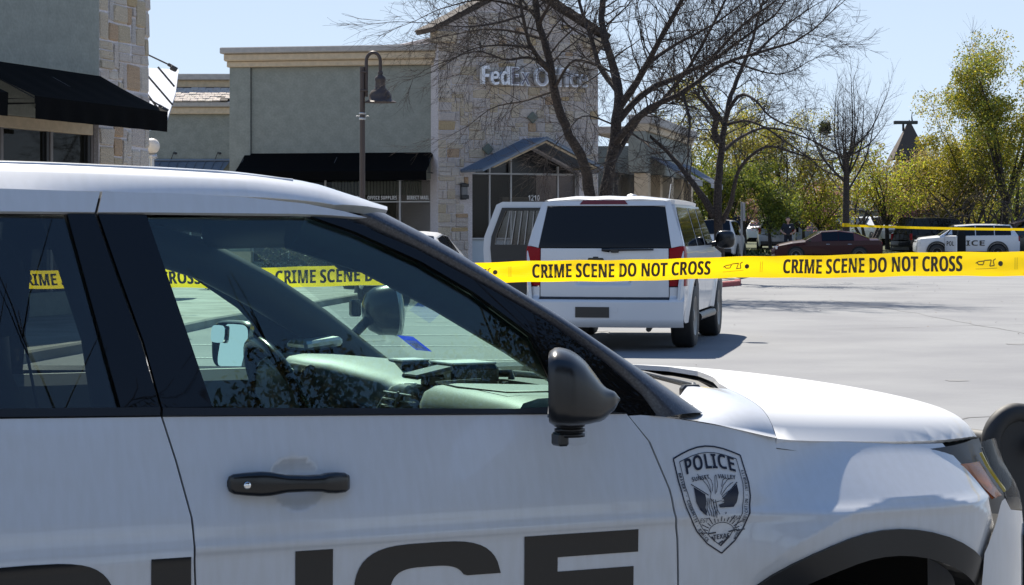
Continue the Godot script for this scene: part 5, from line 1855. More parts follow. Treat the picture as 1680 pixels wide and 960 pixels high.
func cut_hole(outer: PackedVector2Array, hole: PackedVector2Array) -> Array:      # an outline with a hole, as two simple outlines
	var lo := outer[0]
	var hi := outer[0]
	for p in outer:
		lo = lo.min(p)
		hi = hi.max(p)
	var mid := 0.0
	for p in hole:
		mid += p.x / hole.size()
	var out := []
	for half in [PackedVector2Array([lo - Vector2.ONE, Vector2(mid, lo.y - 1), Vector2(mid, hi.y + 1), Vector2(lo.x - 1, hi.y + 1)]), PackedVector2Array([Vector2(mid, lo.y - 1), Vector2(hi.x + 1, lo.y - 1), hi + Vector2.ONE, Vector2(mid, hi.y + 1)])]:
		for a: PackedVector2Array in Geometry2D.intersect_polygons(outer, half):
			for b: PackedVector2Array in Geometry2D.clip_polygons(a, hole):
				out.append(b)
	return out

func nose_hint(f: Callable, p: Vector2) -> Vector3:
	var q: Vector3 = f.call(p)
	return Vector3(q.x - 0.6, 0.0, q.z + 1.0)

func nose_part(poly: PackedVector2Array, f: Callable, off: float, lip: float) -> MB:
	var b := MB.new()
	var mid := Vector2.ZERO
	for p in poly:
		mid += p / poly.size()
	b.panel(poly, f, nose_hint(f, mid), 0.05, lip, off)
	return b

func nose_sheet(poly: PackedVector2Array) -> MB:      # the bumper in three strips, so that each faces outward
	var b := MB.new()
	for cut in [[-1.0, 1.0], [1.0, PI - 1.0], [PI - 1.0, 4.0]]:
		for piece: PackedVector2Array in Geometry2D.intersect_polygons(poly, V2([cut[0], 0.0, cut[1], 0.0, cut[1], 2.0, cut[0], 2.0])):
			b.add(nose_part(piece, pc_nose, 0.0, 0.0))
	return b

func cabin(car: Node3D, dark: Material) -> void:
	var m := MB.new()
	# dashboard
	var rows := []
	for q in [[-0.20, 0.13, 1.125], [-0.30, 0.10, 1.142], [-0.5, 0.085, 1.150], [-0.72, 0.10, 1.150], [-0.84, 0.14, 1.142], [-0.90, 0.20, 1.118], [-1.0, 0.22, 1.112], [-1.12, 0.21, 1.118], [-1.2, 0.15, 1.14], [-1.3, 0.04, 1.178], [-1.42, -0.02, 1.192], [-1.6, -0.03, 1.192], [-1.72, 0.0, 1.178], [-1.82, 0.06, 1.14]]:
		var row := []
		var x: float = q[1]
		var y: float = q[2]
		for p in [[0.02, -0.35], [0.03, -0.16], [0.0, -0.10], [0.0, -0.045], [0.012, -0.018], [0.04, -0.004], [0.09, 0.0], [0.18, -0.004]]:
			row.append(Vector3(x + p[0], y + p[1], q[0]))
		for p in [[0.36, 0.45], [0.50, 0.8], [0.62, 1.0]]:
			row.append(Vector3(p[0] + 0.12 * (1.0 - pow(q[0] + 1.0, 2.0)), lerpf(y, 1.118, p[1]), q[0]))
		rows.append(row)
	m.grid(rows, Vector3(0.4, 0.7, -1.0))
	part(car, "dashboard", m.done(), mats["dash_grey"])
	m = MB.new()
	m.tube([Vector3(0.46, 1.142, -0.35), Vector3(0.53, 1.14, -0.72), Vector3(0.55, 1.14, -1.0), Vector3(0.53, 1.14, -1.28), Vector3(0.46, 1.14, -1.65)], [0.011], 6)
	part(car, "demister_vent", m.done(), mats["trim_black"])
	m = MB.new()
	m.tube([Vector3(0.30, 1.1505, -0.32), Vector3(0.155, 1.1505, -0.36), Vector3(0.14, 1.149, -0.6), Vector3(0.165, 1.149, -0.80), Vector3(0.30, 1.1505, -0.84)], [0.0022], 5)
	part(car, "airbag_seam", m.done(), mats["trim_black"])
	m = MB.new()
	m.tube([Vector3(0.02, 1.155, -1.30), Vector3(0.0, 1.16, -1.45), Vector3(0.0, 1.15, -1.62)], [0.018], 8)
	part(car, "instrument_visor", m.done(), mats["trim_black"])
	m = MB.new()
	m.box(Vector3(0.20, 1.165, -0.94), Vector3(0.10, 0.012, 0.10), 0.004, Basis(Vector3.BACK, 0.2))
	m.box(Vector3(0.215, 1.145, -0.94), Vector3(0.05, 0.03, 0.05), 0.006)
	part(car, "radio_mount", m.done(), mats["trim_black"])
	# centre air vents
	m = MB.new()
	m.add(blob(Vector3(0.05, 0.055, 0.15), 8, 3.0), Transform3D(Basis(), Vector3(0.185, 1.08, -0.98)))
	var vent := part(car, "air_vent", m.done(), mats["trim_black"])
	m = MB.new()
	var arc := []
	for i in 13:
		var a := deg_to_rad(lerpf(-20, 200, i / 12.0))
		arc.append(Vector3(0.15 + 0.03 * sin(a), 1.07 + 0.062 * sin(a), -0.98 + 0.16 * cos(a)))
	m.tube(arc, [0.007], 8)
	part(vent, "bezel", m.done(), mats["satin"])
	for i in 5:
		m = MB.new()
		m.box(Vector3(0.136, 1.045 + i * 0.017, -0.98), Vector3(0.006, 0.004, 0.24 - absf(i - 1) * 0.02), 0.001)
		part(vent, "slat", m.done(), mats["satin"])
	m = MB.new()
	m.box(Vector3(0.131, 1.08, -0.98), Vector3(0.006, 0.09, 0.008), 0.002, Basis(Vector3.RIGHT, 0.5))
	part(vent, "divider", m.done(), mats["satin"])
	# steering wheel
	var sw := thing_part(car, "steering_wheel")
	var xf := Transform3D(Basis(Vector3.BACK, deg_to_rad(25)), Vector3(0.02, 1.05, -1.5))
	m = MB.new()
	var ring := []
	for i in 37:
		var a := TAU * i / 36
		ring.append(xf * Vector3(0.0, 0.195 * sin(a), 0.195 * cos(a)))
	m.tube(ring, [0.017], 10, false)
	part(sw, "rim", m.done(), mats["handle_black"])
	m = MB.new()
	m.add(blob(Vector3(0.035, 0.07, 0.085), 8, 2.6), xf * Transform3D(Basis(), Vector3(0.03, 0, 0)))
	m.tube([xf * Vector3(0.02, 0, -0.18), xf * Vector3(0.02, 0.0, 0.18)], [0.018], 6)
	m.tube([xf * Vector3(0.02, 0, 0), xf * Vector3(0.02, -0.18, 0.0)], [0.018], 6)
	part(sw, "hub", m.done(), dark)
	# seats and head restraints
	for q in [[-0.62, -0.52], [-0.62, -1.48]]:
		var seat := thing_part(car, "front_seat")
		m = MB.new()
		m.add(blob(Vector3(0.10, 0.36, 0.24), 10, 3.0), Transform3D(Basis(Vector3.BACK, 0.28), Vector3(q[0] - 0.30, 0.98, q[1])))
		part(seat, "backrest", m.done(), mats["seat_cloth"])
		m = MB.new()
		m.add(blob(Vector3(0.065, 0.10, 0.13), 10, 3.0), Transform3D(Basis(Vector3.BACK, 0.15), Vector3(q[0] - 0.30, 1.385, q[1])))
		part(seat, "head_restraint", m.done(), mats["seat_cloth"])
		m = MB.new()
		for dz: float in [-0.05, 0.05]:
			m.tube([Vector3(q[0] - 0.31, 1.2, q[1] + dz), Vector3(q[0] - 0.30, 1.34, q[1] + dz)], [0.006], 6)
		part(seat, "post", m.done(), mats["chrome"])
	# prisoner screen frame behind the front seats
	m = MB.new()
	m.tube([Vector3(-0.69, 1.0, -1.66), Vector3(-0.74, 1.15, -1.64), Vector3(-0.80, 1.30, -1.6), Vector3(-0.79, 1.42, -1.58), Vector3(-0.72, 1.47, -1.58)], [0.03], 10)
	m.tube([Vector3(-0.74, 1.47, -1.58), Vector3(-0.66, 1.30, -1.6), Vector3(-0.60, 1.0, -1.62)], [0.004], 6)
	part(car, "seat_belt_guide", m.done(), dark)
	# inside mirror, visor, radar head, spotlamp, sticker
	m = MB.new()
	m.add(blob(Vector3(0.022, 0.036, 0.12), 8, 3.0), Transform3D(Basis(Vector3.UP, 0.25), Vector3(0.055, 1.445, -1.0)))
	m.tube([Vector3(0.06, 1.45, -1.0), Vector3(0.08, 1.53, -1.0)], [0.012], 6)
	part(car, "inside_mirror", m.done(), dark)
	m = MB.new()
	m.box(Vector3(0.36, 1.14, -1.1), Vector3(0.13, 0.07, 0.18), 0.01)
	m.box(Vector3(0.37, 1.085, -1.1), Vector3(0.09, 0.06, 0.08), 0.01)
	m.box(Vector3(0.29, 1.16, -1.3), Vector3(0.08, 0.03, 0.12), 0.006)
	m.tube([Vector3(0.42, 1.15, -1.1), Vector3(0.47, 1.15, -1.05), Vector3(0.475, 1.12, -1.05)], [0.012], 6)
	m.box(Vector3(0.47, 1.125, -1.05), Vector3(0.06, 0.012, 0.08), 0.004)
	var rd := part(car, "radar_unit", m.done(), mats["trim_black"])
	m = MB.new()
	m.box(Vector3(0.36, 1.178, -1.1), Vector3(0.12, 0.006, 0.16), 0.002)
	m.box(Vector3(0.29, 1.178, -1.3), Vector3(0.075, 0.006, 0.11), 0.002)
	part(rd, "top_plate", m.done(), mats["satin"])
	m = MB.new()
	m.box(Vector3(0.14, 1.215, -1.62), Vector3(0.11, 0.025, 0.16), 0.008, Basis(Vector3.BACK, 0.12))
	part(car, "toll_tag", m.done(), mats["satin"])
	# windscreen sticker, seen from behind
	var sf := func(p: Vector2) -> Vector3: return Vector3(0.385 - p.y * 0.8, 1.212 + p.y * 0.6, -1.50 + p.x)
	m = MB.new()
	m.panel(V2([-0.06, -0.035, 0.06, -0.035, 0.06, 0.035, -0.06, 0.035]), sf, Vector3(-1, 0.5, 0), 0.2, 0.0)
	var st := part(car, "windscreen_sticker", m.done(), mats["sticker_blue"])
	m = MB.new()
	m.panel(V2([-0.045, -0.033, 0.045, -0.033, 0.045, 0.016, -0.045, 0.016]), sf, Vector3(-1, 0.5, 0), 0.2, 0.0, 0.001)
	part(st, "label_face", m.done(), mats["sticker_white"])
	m = MB.new()
	write(m, "8102", sf, Vector3(-1, 0.5, 0), Vector2(0.0, -0.02), 0.024, 0.06, 0.0, 0.002)
	part(st, "digits", m.done(), mats["decal_black"])
	# spotlamp outside the far pillar
	var sp := thing_part(car, "spotlamp")
	m = MB.new()
	var sx := Transform3D(Basis(Vector3.BACK, -PI / 2 + 0.08) * Basis(Vector3.RIGHT, 0.12), Vector3(0.462, 1.292, -1.95))
	m.lathe([Vector2(0, -0.06), Vector2(0.03, -0.058), Vector2(0.055, -0.045), Vector2(0.070, -0.02), Vector2(0.076, 0.02), Vector2(0.078, 0.03)], 28, sx)
	m.tube([sx * Vector3(0, -0.02, 0), Vector3(0.36, 1.22, -1.93), Vector3(0.33, 1.17, -1.85)], [0.015], 8)
	m.box(sx * Vector3(-0.0, -0.02, 0.0) + Vector3(-0.07, 0.01, 0.01), Vector3(0.03, 0.05, 0.03), 0.005)
	part(sp, "shell", m.done(), mats["handle_black"])
	m = MB.new()
	m.lathe([Vector2(0.078, 0.03), Vector2(0.081, 0.032), Vector2(0.081, 0.042), Vector2(0.06, 0.05), Vector2(0, 0.055)], 28, sx)
	part(sp, "lens", m.done(), mats["satin"])

func badge(car: Node3D, f: Callable, hint: Vector3) -> void:
	var c := func(x: float, y: float) -> Vector2: return Vector2(0.470 + (x - 470.0) * 0.000318, 1.046 - (y - 100.0) * 0.000277)
	var m := MB.new()
	var right := [Vector2(735, 380), Vector2(730, 480), Vector2(706, 600), Vector2(660, 715), Vector2(600, 805), Vector2(510, 893)]
	var shape := PackedVector2Array()
	for i in 9:
		var t := i / 8.0
		shape.append(c.call(lerpf(206, 712, t), 180.0 - 80.0 * sin(PI * t)))
	for p: Vector2 in right:
		shape.append(c.call(p.x, p.y))
	var left := [Vector2(405, 815), Vector2(330, 720), Vector2(270, 600), Vector2(235, 480), Vector2(215, 340), Vector2(206, 180)]
	for p: Vector2 in left:
		shape.append(c.call(p.x, p.y))
	line_on(m, shape, 0.0030, f, hint)
	var inn := PackedVector2Array()
	for i in 9:
		var t := i / 8.0
		inn.append(c.call(lerpf(248, 675, t), 205.0 - 58.0 * sin(PI * t)))
	for p: Vector2 in [Vector2(690, 380), Vector2(680, 490), Vector2(655, 600), Vector2(615, 690), Vector2(560, 780), Vector2(505, 838), Vector2(440, 780), Vector2(370, 700), Vector2(315, 600), Vector2(280, 490), Vector2(258, 380), Vector2(248, 205)]:
		inn.append(c.call(p.x, p.y))
	line_on(m, inn, 0.0014, f, hint)
	# letters
	write(m, "POLICE", f, hint, c.call(468, 300), 0.030, 0.118, 0.0, 0.002, true, 0.010)
	write(m, "SUNSET", f, hint, c.call(382, 345), 0.0085, 0.042, 0.10, 0.002, true)
	write(m, "VALLEY", f, hint, c.call(575, 345), 0.0085, 0.042, -0.10, 0.002, true)
	write(m, "EST", f, hint, c.call(376, 652), 0.0088, 0.018, 0.0, 0.002, false)
	write(m, "1954", f, hint, c.call(606, 648), 0.0088, 0.022, 0.05, 0.002, false)
	write(m, "TEXAS", f, hint, c.call(508, 786), 0.0105, 0.037, 0.05, 0.0022, true)
	along(m, "BRAVERY • COMMUNITY • ETHICS", [c.call(232, 285), c.call(246, 400), c.call(268, 500), c.call(305, 620), c.call(352, 715), c.call(412, 795)], f, hint)
	along(m, "HONOR • DEDICATION • INTEGRITY", [c.call(600, 792), c.call(650, 690), c.call(680, 600), c.call(704, 480), c.call(712, 380), c.call(703, 285)], f, hint)
	# flags on crossed poles
	line_on(m, PackedVector2Array([c.call(303, 370), c.call(420, 455)]), 0.0018, f, hint)
	line_on(m, PackedVector2Array([c.call(648, 372), c.call(520, 490)]), 0.0018, f, hint)
	var fl := PackedVector2Array()
	for p: Vector2 in [Vector2(318, 392), Vector2(395, 448), Vector2(402, 500), Vector2(388, 540), Vector2(400, 575), Vector2(385, 600), Vector2(350, 560), Vector2(325, 500)]:
		fl.append(c.call(p.x, p.y))
	m.panel(fl, f, hint, 0.02, 0.0, 0.0018)
	fl = PackedVector2Array()
	for p: Vector2 in [Vector2(642, 385), Vector2(645, 450), Vector2(625, 520), Vector2(600, 552), Vector2(500, 552), Vector2(490, 530), Vector2(535, 515), Vector2(530, 485)]:
		fl.append(c.call(p.x, p.y))
	m.panel(fl, f, hint, 0.02, 0.0, 0.0018)
	# stripes and the bird in line work
	for k in 6:
		var ln := PackedVector2Array()
		for i in 7:
			ln.append(c.call(392 + k * 16 + 6 * sin(i * 1.1 + k), 470 + i * 22 + k * 4))
		line_on(m, ln, 0.0016, f, hint)
	for wing in [[Vector2(440, 440), Vector2(420, 380), Vector2(385, 330), Vector2(362, 300)], [Vector2(440, 440), Vector2(440, 385), Vector2(425, 340), Vector2(410, 310)], [Vector2(450, 430), Vector2(462, 390), Vector2(458, 350), Vector2(445, 330)], [Vector2(470, 450), Vector2(480, 380), Vector2(490, 320), Vector2(500, 312), Vector2(500, 380), Vector2(480, 440)], [Vector2(510, 450), Vector2(540, 390), Vector2(580, 350), Vector2(622, 345)], [Vector2(515, 460), Vector2(560, 410), Vector2(600, 380), Vector2(618, 372)], [Vector2(520, 470), Vector2(570, 435), Vector2(600, 420)], [Vector2(525, 400), Vector2(545, 350), Vector2(570, 338)], [Vector2(440, 440), Vector2(430, 480), Vector2(460, 510), Vector2(510, 500), Vector2(545, 515), Vector2(590, 545), Vector2(570, 510), Vector2(597, 505), Vector2(552, 490), Vector2(520, 470)], [Vector2(470, 505), Vector2(475, 560), Vector2(490, 600)], [Vector2(455, 505), Vector2(455, 550), Vector2(470, 600)]]:
		var ln := PackedVector2Array()
		for p: Vector2 in wing:
			ln.append(c.call(p.x, p.y))
		line_on(m, ln, 0.0012, f, hint)
	# rising sun
	var sun := PackedVector2Array()
	for i in 17:
		var a := PI * i / 16.0
		sun.append(c.call(510 - 95 * cos(a), 742 - 82 * sin(a)))
	line_on(m, sun, 0.0013, f, hint)
	for i in 15:
		var a := PI * (i + 0.3) / 15.0
		var far := 165.0 if i % 2 == 0 else 135.0
		line_on(m, PackedVector2Array([c.call(510 - 105 * cos(a), 742 - 92 * sin(a)), c.call(510 - far * cos(a), 742 - far * 0.95 * sin(a))]), 0.0019, f, hint)
	for q in [[412, 742, 470, 735], [440, 765, 460, 800], [560, 735, 620, 720], [560, 760, 540, 800], [490, 820, 520, 800], [500, 838, 540, 790]]:
		line_on(m, PackedVector2Array([c.call(q[0], q[1]), c.call(q[2], q[3])]), 0.003, f, hint)
	part(car, "door_emblem", m.done(), mats["decal_navy"])

func along(m: MB, s: String, path: Array, f: Callable, hint: Vector3) -> void:
	var total := 0.0
	for i in path.size() - 1:
		total += path[i].distance_to(path[i + 1])
	var k := s.length()
	for j in k:
		if s[j] == " ":
			continue
		var want := total * (j + 0.5) / k
		for i in path.size() - 1:
			var l: float = path[i].distance_to(path[i + 1])
			if want <= l:
				var p: Vector2 = path[i].lerp(path[i + 1], want / l)
				var d: Vector2 = (path[i + 1] - path[i]).normalized()
				var up := Vector2(-d.y, d.x)
				var h := 0.0066 if s[j] != "•" else 0.002
				write(m, s[j], f, hint, p - up * h * 0.5, h, minf(total / k * 0.85, 0.0052) if s[j] != "I" and s[j] != "•" else 0.0016, d.angle(), 0.002, true)
				break
			want -= l

# ================================================================ other vehicles (own axes: x forward, y up, z to the right; ground at y = 0)
func wheel_on(t: Node3D, x: float, z: float, r: float, w: float, out: float) -> void:
	var xf := Transform3D(Basis(Vector3.RIGHT, PI / 2 * out), Vector3(x, r, z))
	var m := MB.new()
	m.lathe([Vector2(r * 0.62, -w * 0.5), Vector2(r * 0.93, -w * 0.52), Vector2(r, -w * 0.36), Vector2(r, w * 0.36), Vector2(r * 0.93, w * 0.52), Vector2(r * 0.62, w * 0.5)], 28, xf)
	var wl := part(t, "wheel", m.done(), mats["rubber"])
	m = MB.new()
	m.lathe([Vector2(0, w * 0.44), Vector2(r * 0.16, w * 0.46), Vector2(r * 0.2, w * 0.34), Vector2(r * 0.5, w * 0.38), Vector2(r * 0.63, w * 0.5)], 20, xf)
	part(wl, "rim", m.done(), mats["wheel_alloy"])

# st: stations front to back, each [x, sill y, belt y, roof y, half width at belt, half width on top, kind of the stretch behind it]
func vehicle(called: String, label: String, cat: String, pos: Vector3, turn: float, st: Array, paint: Material, axles: Array, r: float, lamps: Array, group := "", skip_door := -1) -> Node3D:
	var t := thing(called, label, cat, pos, turn, group)
	var n := st.size()
	var low := MB.new()
	var mid := Vector3((st[0][0] + st[-1][0]) * 0.5, 0.7, 0)
	var rows := []
	for s in st:
		var row := []
		var w: float = s[4]
		for q in [[s[1], w * 0.90], [s[1] + 0.06, w * 0.97], [lerpf(s[1], s[2], 0.55), w * 1.015], [lerpf(s[1], s[2], 0.85), w * 1.005], [s[2], w]]:
			row.append(Vector3(s[0], q[0], q[1]))
		rows.append(row)
	for sd: float in [1.0, -1.0]:
		var rr := []
		for row in rows:
			var l := []
			for p: Vector3 in row:
				l.append(Vector3(p.x, p.y, p.z * sd))
			rr.append(l)
		low.grid(rr, mid)
	for e: int in [0, n - 1]:      # front and back faces, bowed a little
		var s = st[e]
		var bow := 0.10 if e == 0 else -0.07
		var g := []
		for j in 5:
			var l := []
			for k in 9:
				var u := -1.0 + k / 4.0
				l.append(Vector3(s[0] + bow * (1.0 - u * u) + bow * 0.3 * sin(PI * j / 4.0), rows[e][j].y, rows[e][j].z * u))
			g.append(l)
		low.grid(g, mid)
	part(t, "body", low.done(), paint)
	var top := MB.new()
	var panes := []
	for i in n - 1:
		var a = st[i]
		var b = st[i + 1]
		var kind: String = a[6]
		var mk := func(s: Array, sd: float) -> Array:
			return [Vector3(s[0], s[2], s[4] * sd), Vector3(s[0], s[3] - 0.02, s[5] * sd), Vector3(s[0], s[3] + 0.012, s[5] * 0.86 * sd), Vector3(s[0], s[3] + 0.035, s[5] * 0.4 * sd), Vector3(s[0], s[3] + 0.04, 0)]
		for sd: float in [1.0, -1.0]:
			var pa: Array = mk.call(a, sd)
			var pb: Array = mk.call(b, sd)
			top.flat(pa[0], pb[0], pb[1], pa[1], mid)
			top.grid([pa.slice(1), pb.slice(1)], mid)
			if kind == "c":
				var f := func(u: float, v: float) -> Vector3: return (pa[0].lerp(pb[0], u)).lerp(pa[1].lerp(pb[1], u), v) + Vector3(0, 0, 0.012 * sd)
				panes.append(["side_window", [f.call(0.025, 0.06), f.call(0.975, 0.06), f.call(0.975, 0.95), f.call(0.025, 0.95)]])
		if kind == "w" or kind == "b":
			var g := []
			for s in [a, b]:
				var l := []
				for k in 7:
					var u := -1.0 + k / 3.0
					l.append(Vector3(s[0] + (0.014 if kind == "w" else -0.014) + (0.05 if kind == "w" else -0.04) * (1.0 - u * u), lerpf(s[3] + 0.045, s[3] - 0.0, u * u) + 0.012, s[5] * 0.93 * u))
				g.append(l)
			panes.append(["windscreen" if kind == "w" else "rear_window", g])
	part(t, "upper_body", top.done(), paint)
	for p in panes:
		var m := MB.new()
		if p[0] == "side_window":
			m.flat(p[1][0], p[1][1], p[1][2], p[1][3], mid)
		else:
			m.grid(p[1], mid)
		part(t, p[0], m.done(), mats["car_glass"])
	var wz: float = st[n / 2][4]
	for x: float in axles:
		for sd: float in [1.0, -1.0]:
			var m := MB.new()
			m.lathe([Vector2(0, 0.012), Vector2(r * 1.14, 0.012), Vector2(r * 1.17, 0.0)], 26, Transform3D(Basis(Vector3.RIGHT, PI / 2 * sd), Vector3(x, r * 1.03, (wz * 1.012) * sd)))
			part(t, "wheel_arch", m.done(), mats["pitch_black"])
			wheel_on(t, x, (wz - 0.07) * sd, r, 0.22, sd)
	var u := MB.new()
	u.box(Vector3(mid.x, st[0][1] + 0.02, 0), Vector3(st[0][0] - st[-1][0] - 0.3, 0.16, wz * 1.7), 0.02)
	part(t, "underbody", u.done(), mats["pitch_black"])
	for q in lamps:      # name, centre, size, material
		var m := MB.new()
		m.box(q[1], q[2], 0.02)
		part(t, q[0], m.done(), mats[q[3]])
	return t

func pair(called: String, x: float, y: float, z: float, s: Vector3, m: String) -> Array:
	return [[called, Vector3(x, y, z), s, m], [called, Vector3(x, y, -z), s, m]]

func sedan_plan() -> Array:
	return [[2.36, 0.30, 0.62, 0.62, 0.72, 0.62, "h"], [2.20, 0.22, 0.74, 0.78, 0.84, 0.70, "h"], [1.6, 0.20, 0.86, 0.92, 0.90, 0.74, "h"], [1.02, 0.20, 0.92, 1.00, 0.91, 0.76, "w"], [0.30, 0.20, 0.95, 1.38, 0.915, 0.62, "c"], [-0.45, 0.20, 0.96, 1.42, 0.915, 0.62, "c"], [-1.15, 0.20, 0.98, 1.34, 0.91, 0.60, "b"], [-1.85, 0.22, 1.00, 1.06, 0.89, 0.72, "h"], [-2.25, 0.26, 1.00, 1.05, 0.84, 0.70, "h"], [-2.42, 0.36, 0.92, 0.96, 0.76, 0.64, "h"]]

func suv_plan(h: float) -> Array:
	return [[2.42, 0.40, 0.86, 0.88, 0.78, 0.70, "h"], [2.25, 0.30, 1.02, 1.06, 0.90, 0.76, "h"], [1.35, 0.28, 1.10, 1.17, 0.96, 0.80, "w"], [0.60, 0.28, 1.14, h - 0.06, 0.97, 0.72, "c"], [-0.35, 0.28, 1.16, h, 0.97, 0.73, "c"], [-1.25, 0.28, 1.17, h, 0.965, 0.73, "c"], [-2.05, 0.30, 1.18, h - 0.03, 0.95, 0.71, "b"], [-2.38, 0.36, 1.16, 1.22, 0.90, 0.84, "h"], [-2.46, 0.42, 0.90, 0.92, 0.86, 0.80, "h"]]

func cars() -> void:
	var white := carpaint("car_white", Color(0.56, 0.57, 0.58), 0.4, 0.7)
	var red := carpaint("car_dark_red", Color(0.026, 0.003, 0.006), 0.35, 0.35)
	red.metallic_specular = 0.2
	var black := carpaint("car_black", Color(0.006, 0.006, 0.008), 0.35, 0.4)
	black.metallic_specular = 0.2
	var green := carpaint("car_dark_green", Color(0.010, 0.018, 0.015), 0.35, 0.4)
	var silver := carpaint("car_silver", Color(0.30, 0.31, 0.33), 0.3, 0.8)
	mat("car_glass", Color(0.006, 0.007, 0.009), 0.03).metallic_specular = 0.35
	mat("wheel_alloy", grey(0.16), 0.35, 0.6)
	mat("lamp_red", Color(0.24, 0.006, 0.011), 0.25).metallic_specular = 0.25
	mat("lamp_clear", grey(0.6), 0.15, 0.3)
	mat("plate", grey(0.35), 0.5)
	big_car()
	var on := func(px: float, d: float, y := 0.0) -> Vector3: return Vector3((px - 840.0) / 3400.0 * d, y, -d)
	var lamps: Array
	# dark red saloon, side on
	lamps = pair("headlight", 2.24, 0.66, 0.66, Vector3(0.22, 0.13, 0.26), "lamp_clear") + pair("tail_light", -2.36, 0.86, 0.62, Vector3(0.14, 0.13, 0.30), "lamp_red") + pair("door_mirror", 0.85, 1.00, 1.0, Vector3(0.12, 0.12, 0.18), "handle_black")
	for sd: float in [1.0, -1.0]:
		for q in [[0.02, 0.40], [-0.95, 0.40]]:
			lamps.append(["door_handle", Vector3(q[0], 0.82, 0.925 * sd), Vector3(0.18, 0.03, 0.03), "satin"])
	vehicle("saloon_car", "dark red saloon parked side-on in front of the officer", "car", on.call(1356, 94), 177, sedan_plan(), red, [1.45, -1.38], 0.335, lamps)
	# far police car with its driver's door and tailgate open
	lamps = pair("headlight", 2.28, 0.90, 0.74, Vector3(0.26, 0.16, 0.26), "lamp_clear") + pair("tail_light", -2.34, 1.04, 0.80, Vector3(0.22, 0.26, 0.20), "lamp_red") + pair("door_mirror", 0.98, 1.15, 1.06, Vector3(0.12, 0.15, 0.20), "handle_black")
	var pc := vehicle("police_car", "distant white police car with open front door and raised tailgate", "police car", on.call(1585, 101), 174, suv_plan(1.72), white, [1.48, -1.40], 0.375, lamps)
	var m := MB.new()
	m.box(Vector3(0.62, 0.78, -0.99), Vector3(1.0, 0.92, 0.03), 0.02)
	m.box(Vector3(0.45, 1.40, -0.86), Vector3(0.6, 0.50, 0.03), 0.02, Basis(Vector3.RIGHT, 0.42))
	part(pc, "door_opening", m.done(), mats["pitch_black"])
	m = MB.new()
	var hinge := Vector3(1.10, 0, -0.98)
	var swing := Basis(Vector3.UP, deg_to_rad(-62.0))
	m.box(hinge + swing * Vector3(-0.50, 0.80, 0), Vector3(1.0, 0.78, 0.07), 0.03, swing)
	var od := part(pc, "open_door", m.done(), white)
	m = MB.new()
	m.tube([hinge + swing * Vector3(-0.03, 1.18, 0), hinge + swing * Vector3(-0.5, 1.60, 0.1), hinge + swing * Vector3(-0.98, 1.62, 0.12), hinge + swing * Vector3(-1.0, 1.18, 0)], [0.03], 6)
	part(od, "window_frame", m.done(), mats["trim_black"])
	for e in [[-0.98, 0.30], [-1.28, 0.10]]:      # sill guards
		pass
	var pf := func(p: Vector2) -> Vector3: return Vector3(-p.x, p.y, -0.998)
	m = MB.new()
	write(m, "ICE", pf, Vector3(0, 0, -1), Vector2(0.34, 0.70), 0.26, 0.88, 0.0, 0.004, true)
	part(pc, "lettering", m.done(), mats["decal_black"])
	var df := func(p: Vector2) -> Vector3: return hinge + swing * Vector3(-0.5 - p.x, p.y, -0.036)
	m = MB.new()
	write(m, "POL", df, swing * Vector3(0, 0, -1), Vector2(0.0, 0.70), 0.22, 0.62, 0.0, 0.004, true)
	part(od, "lettering", m.done(), mats["decal_black"])
	for xx: float in [1.48, -1.40]:
		m = MB.new()
		m.extrude(V2(arc_pts(xx, 0.40, 0.52, 0.52, 0, 180, 20) + arc_pts(xx, 0.40, 0.44, 0.44, 180, 0, 20)), 0.02, Transform3D(Basis(), Vector3(0, 0, -0.99)))
		part(pc, "wheel_arch_moulding", m.done(), mats["trim_black"])
	m = MB.new()
	m.box(Vector3(-0.1, 0.36, -0.97), Vector3(2.4, 0.14, 0.05), 0.02)
	part(pc, "sill_moulding", m.done(), mats["trim_black"])
	m = MB.new()
	m.box(Vector3(-2.55, 1.86, 0), Vector3(0.85, 0.06, 1.5), 0.02, Basis(Vector3.BACK, -0.28))
	part(pc, "open_tailgate", m.done(), mat("tailgate_inside", Color(0.10, 0.055, 0.045), 0.6))
	m = MB.new()
	m.box(Vector3(-1.78, 1.42, -0.83), Vector3(0.6, 0.04, 0.01))
	part(pc, "roof_rail", m.done(), mats["trim_black"])
	# the rest of the far rank
	var rear := pair("tail_light", -2.40, 1.10, 0.84, Vector3(0.10, 0.34, 0.14), "lamp_red") + [["number_plate", Vector3(-2.50, 0.78, 0), Vector3(0.04, 0.14, 0.32), "plate"], ["bumper", Vector3(-2.48, 0.50, 0), Vector3(0.14, 0.18, 1.6), "trim_black"]]
	var front := pair("headlight", 2.32, 0.86, 0.66, Vector3(0.20, 0.16, 0.28), "lamp_clear") + [["grille", Vector3(2.52, 0.74, 0), Vector3(0.04, 0.2, 0.8), "trim_black"]] + pair("door_mirror", 0.95, 1.16, 1.06, Vector3(0.12, 0.14, 0.18), "handle_black")
	vehicle("sport_utility", "white sport utility parked behind the rough tree trunk", "car", on.call(1183, 100), 77, suv_plan(1.92), white, [1.48, -1.40], 0.38, rear)
	vehicle("sport_utility", "silver sport utility with red lamps beside the officer", "car", on.call(1275, 107, 0.30), 82, suv_plan(1.62), silver, [1.48, -1.40], 0.36, rear)
	vehicle("dark_van", "tall black van parked behind the distant police car", "van", on.call(1543, 107), 24, suv_plan(2.08), black, [1.48, -1.40], 0.40, rear + front)
	vehicle("dark_truck", "dark green utility vehicle at the far right edge", "car", on.call(1702, 104), 176, suv_plan(1.95), green, [1.48, -1.40], 0.40, rear + front)
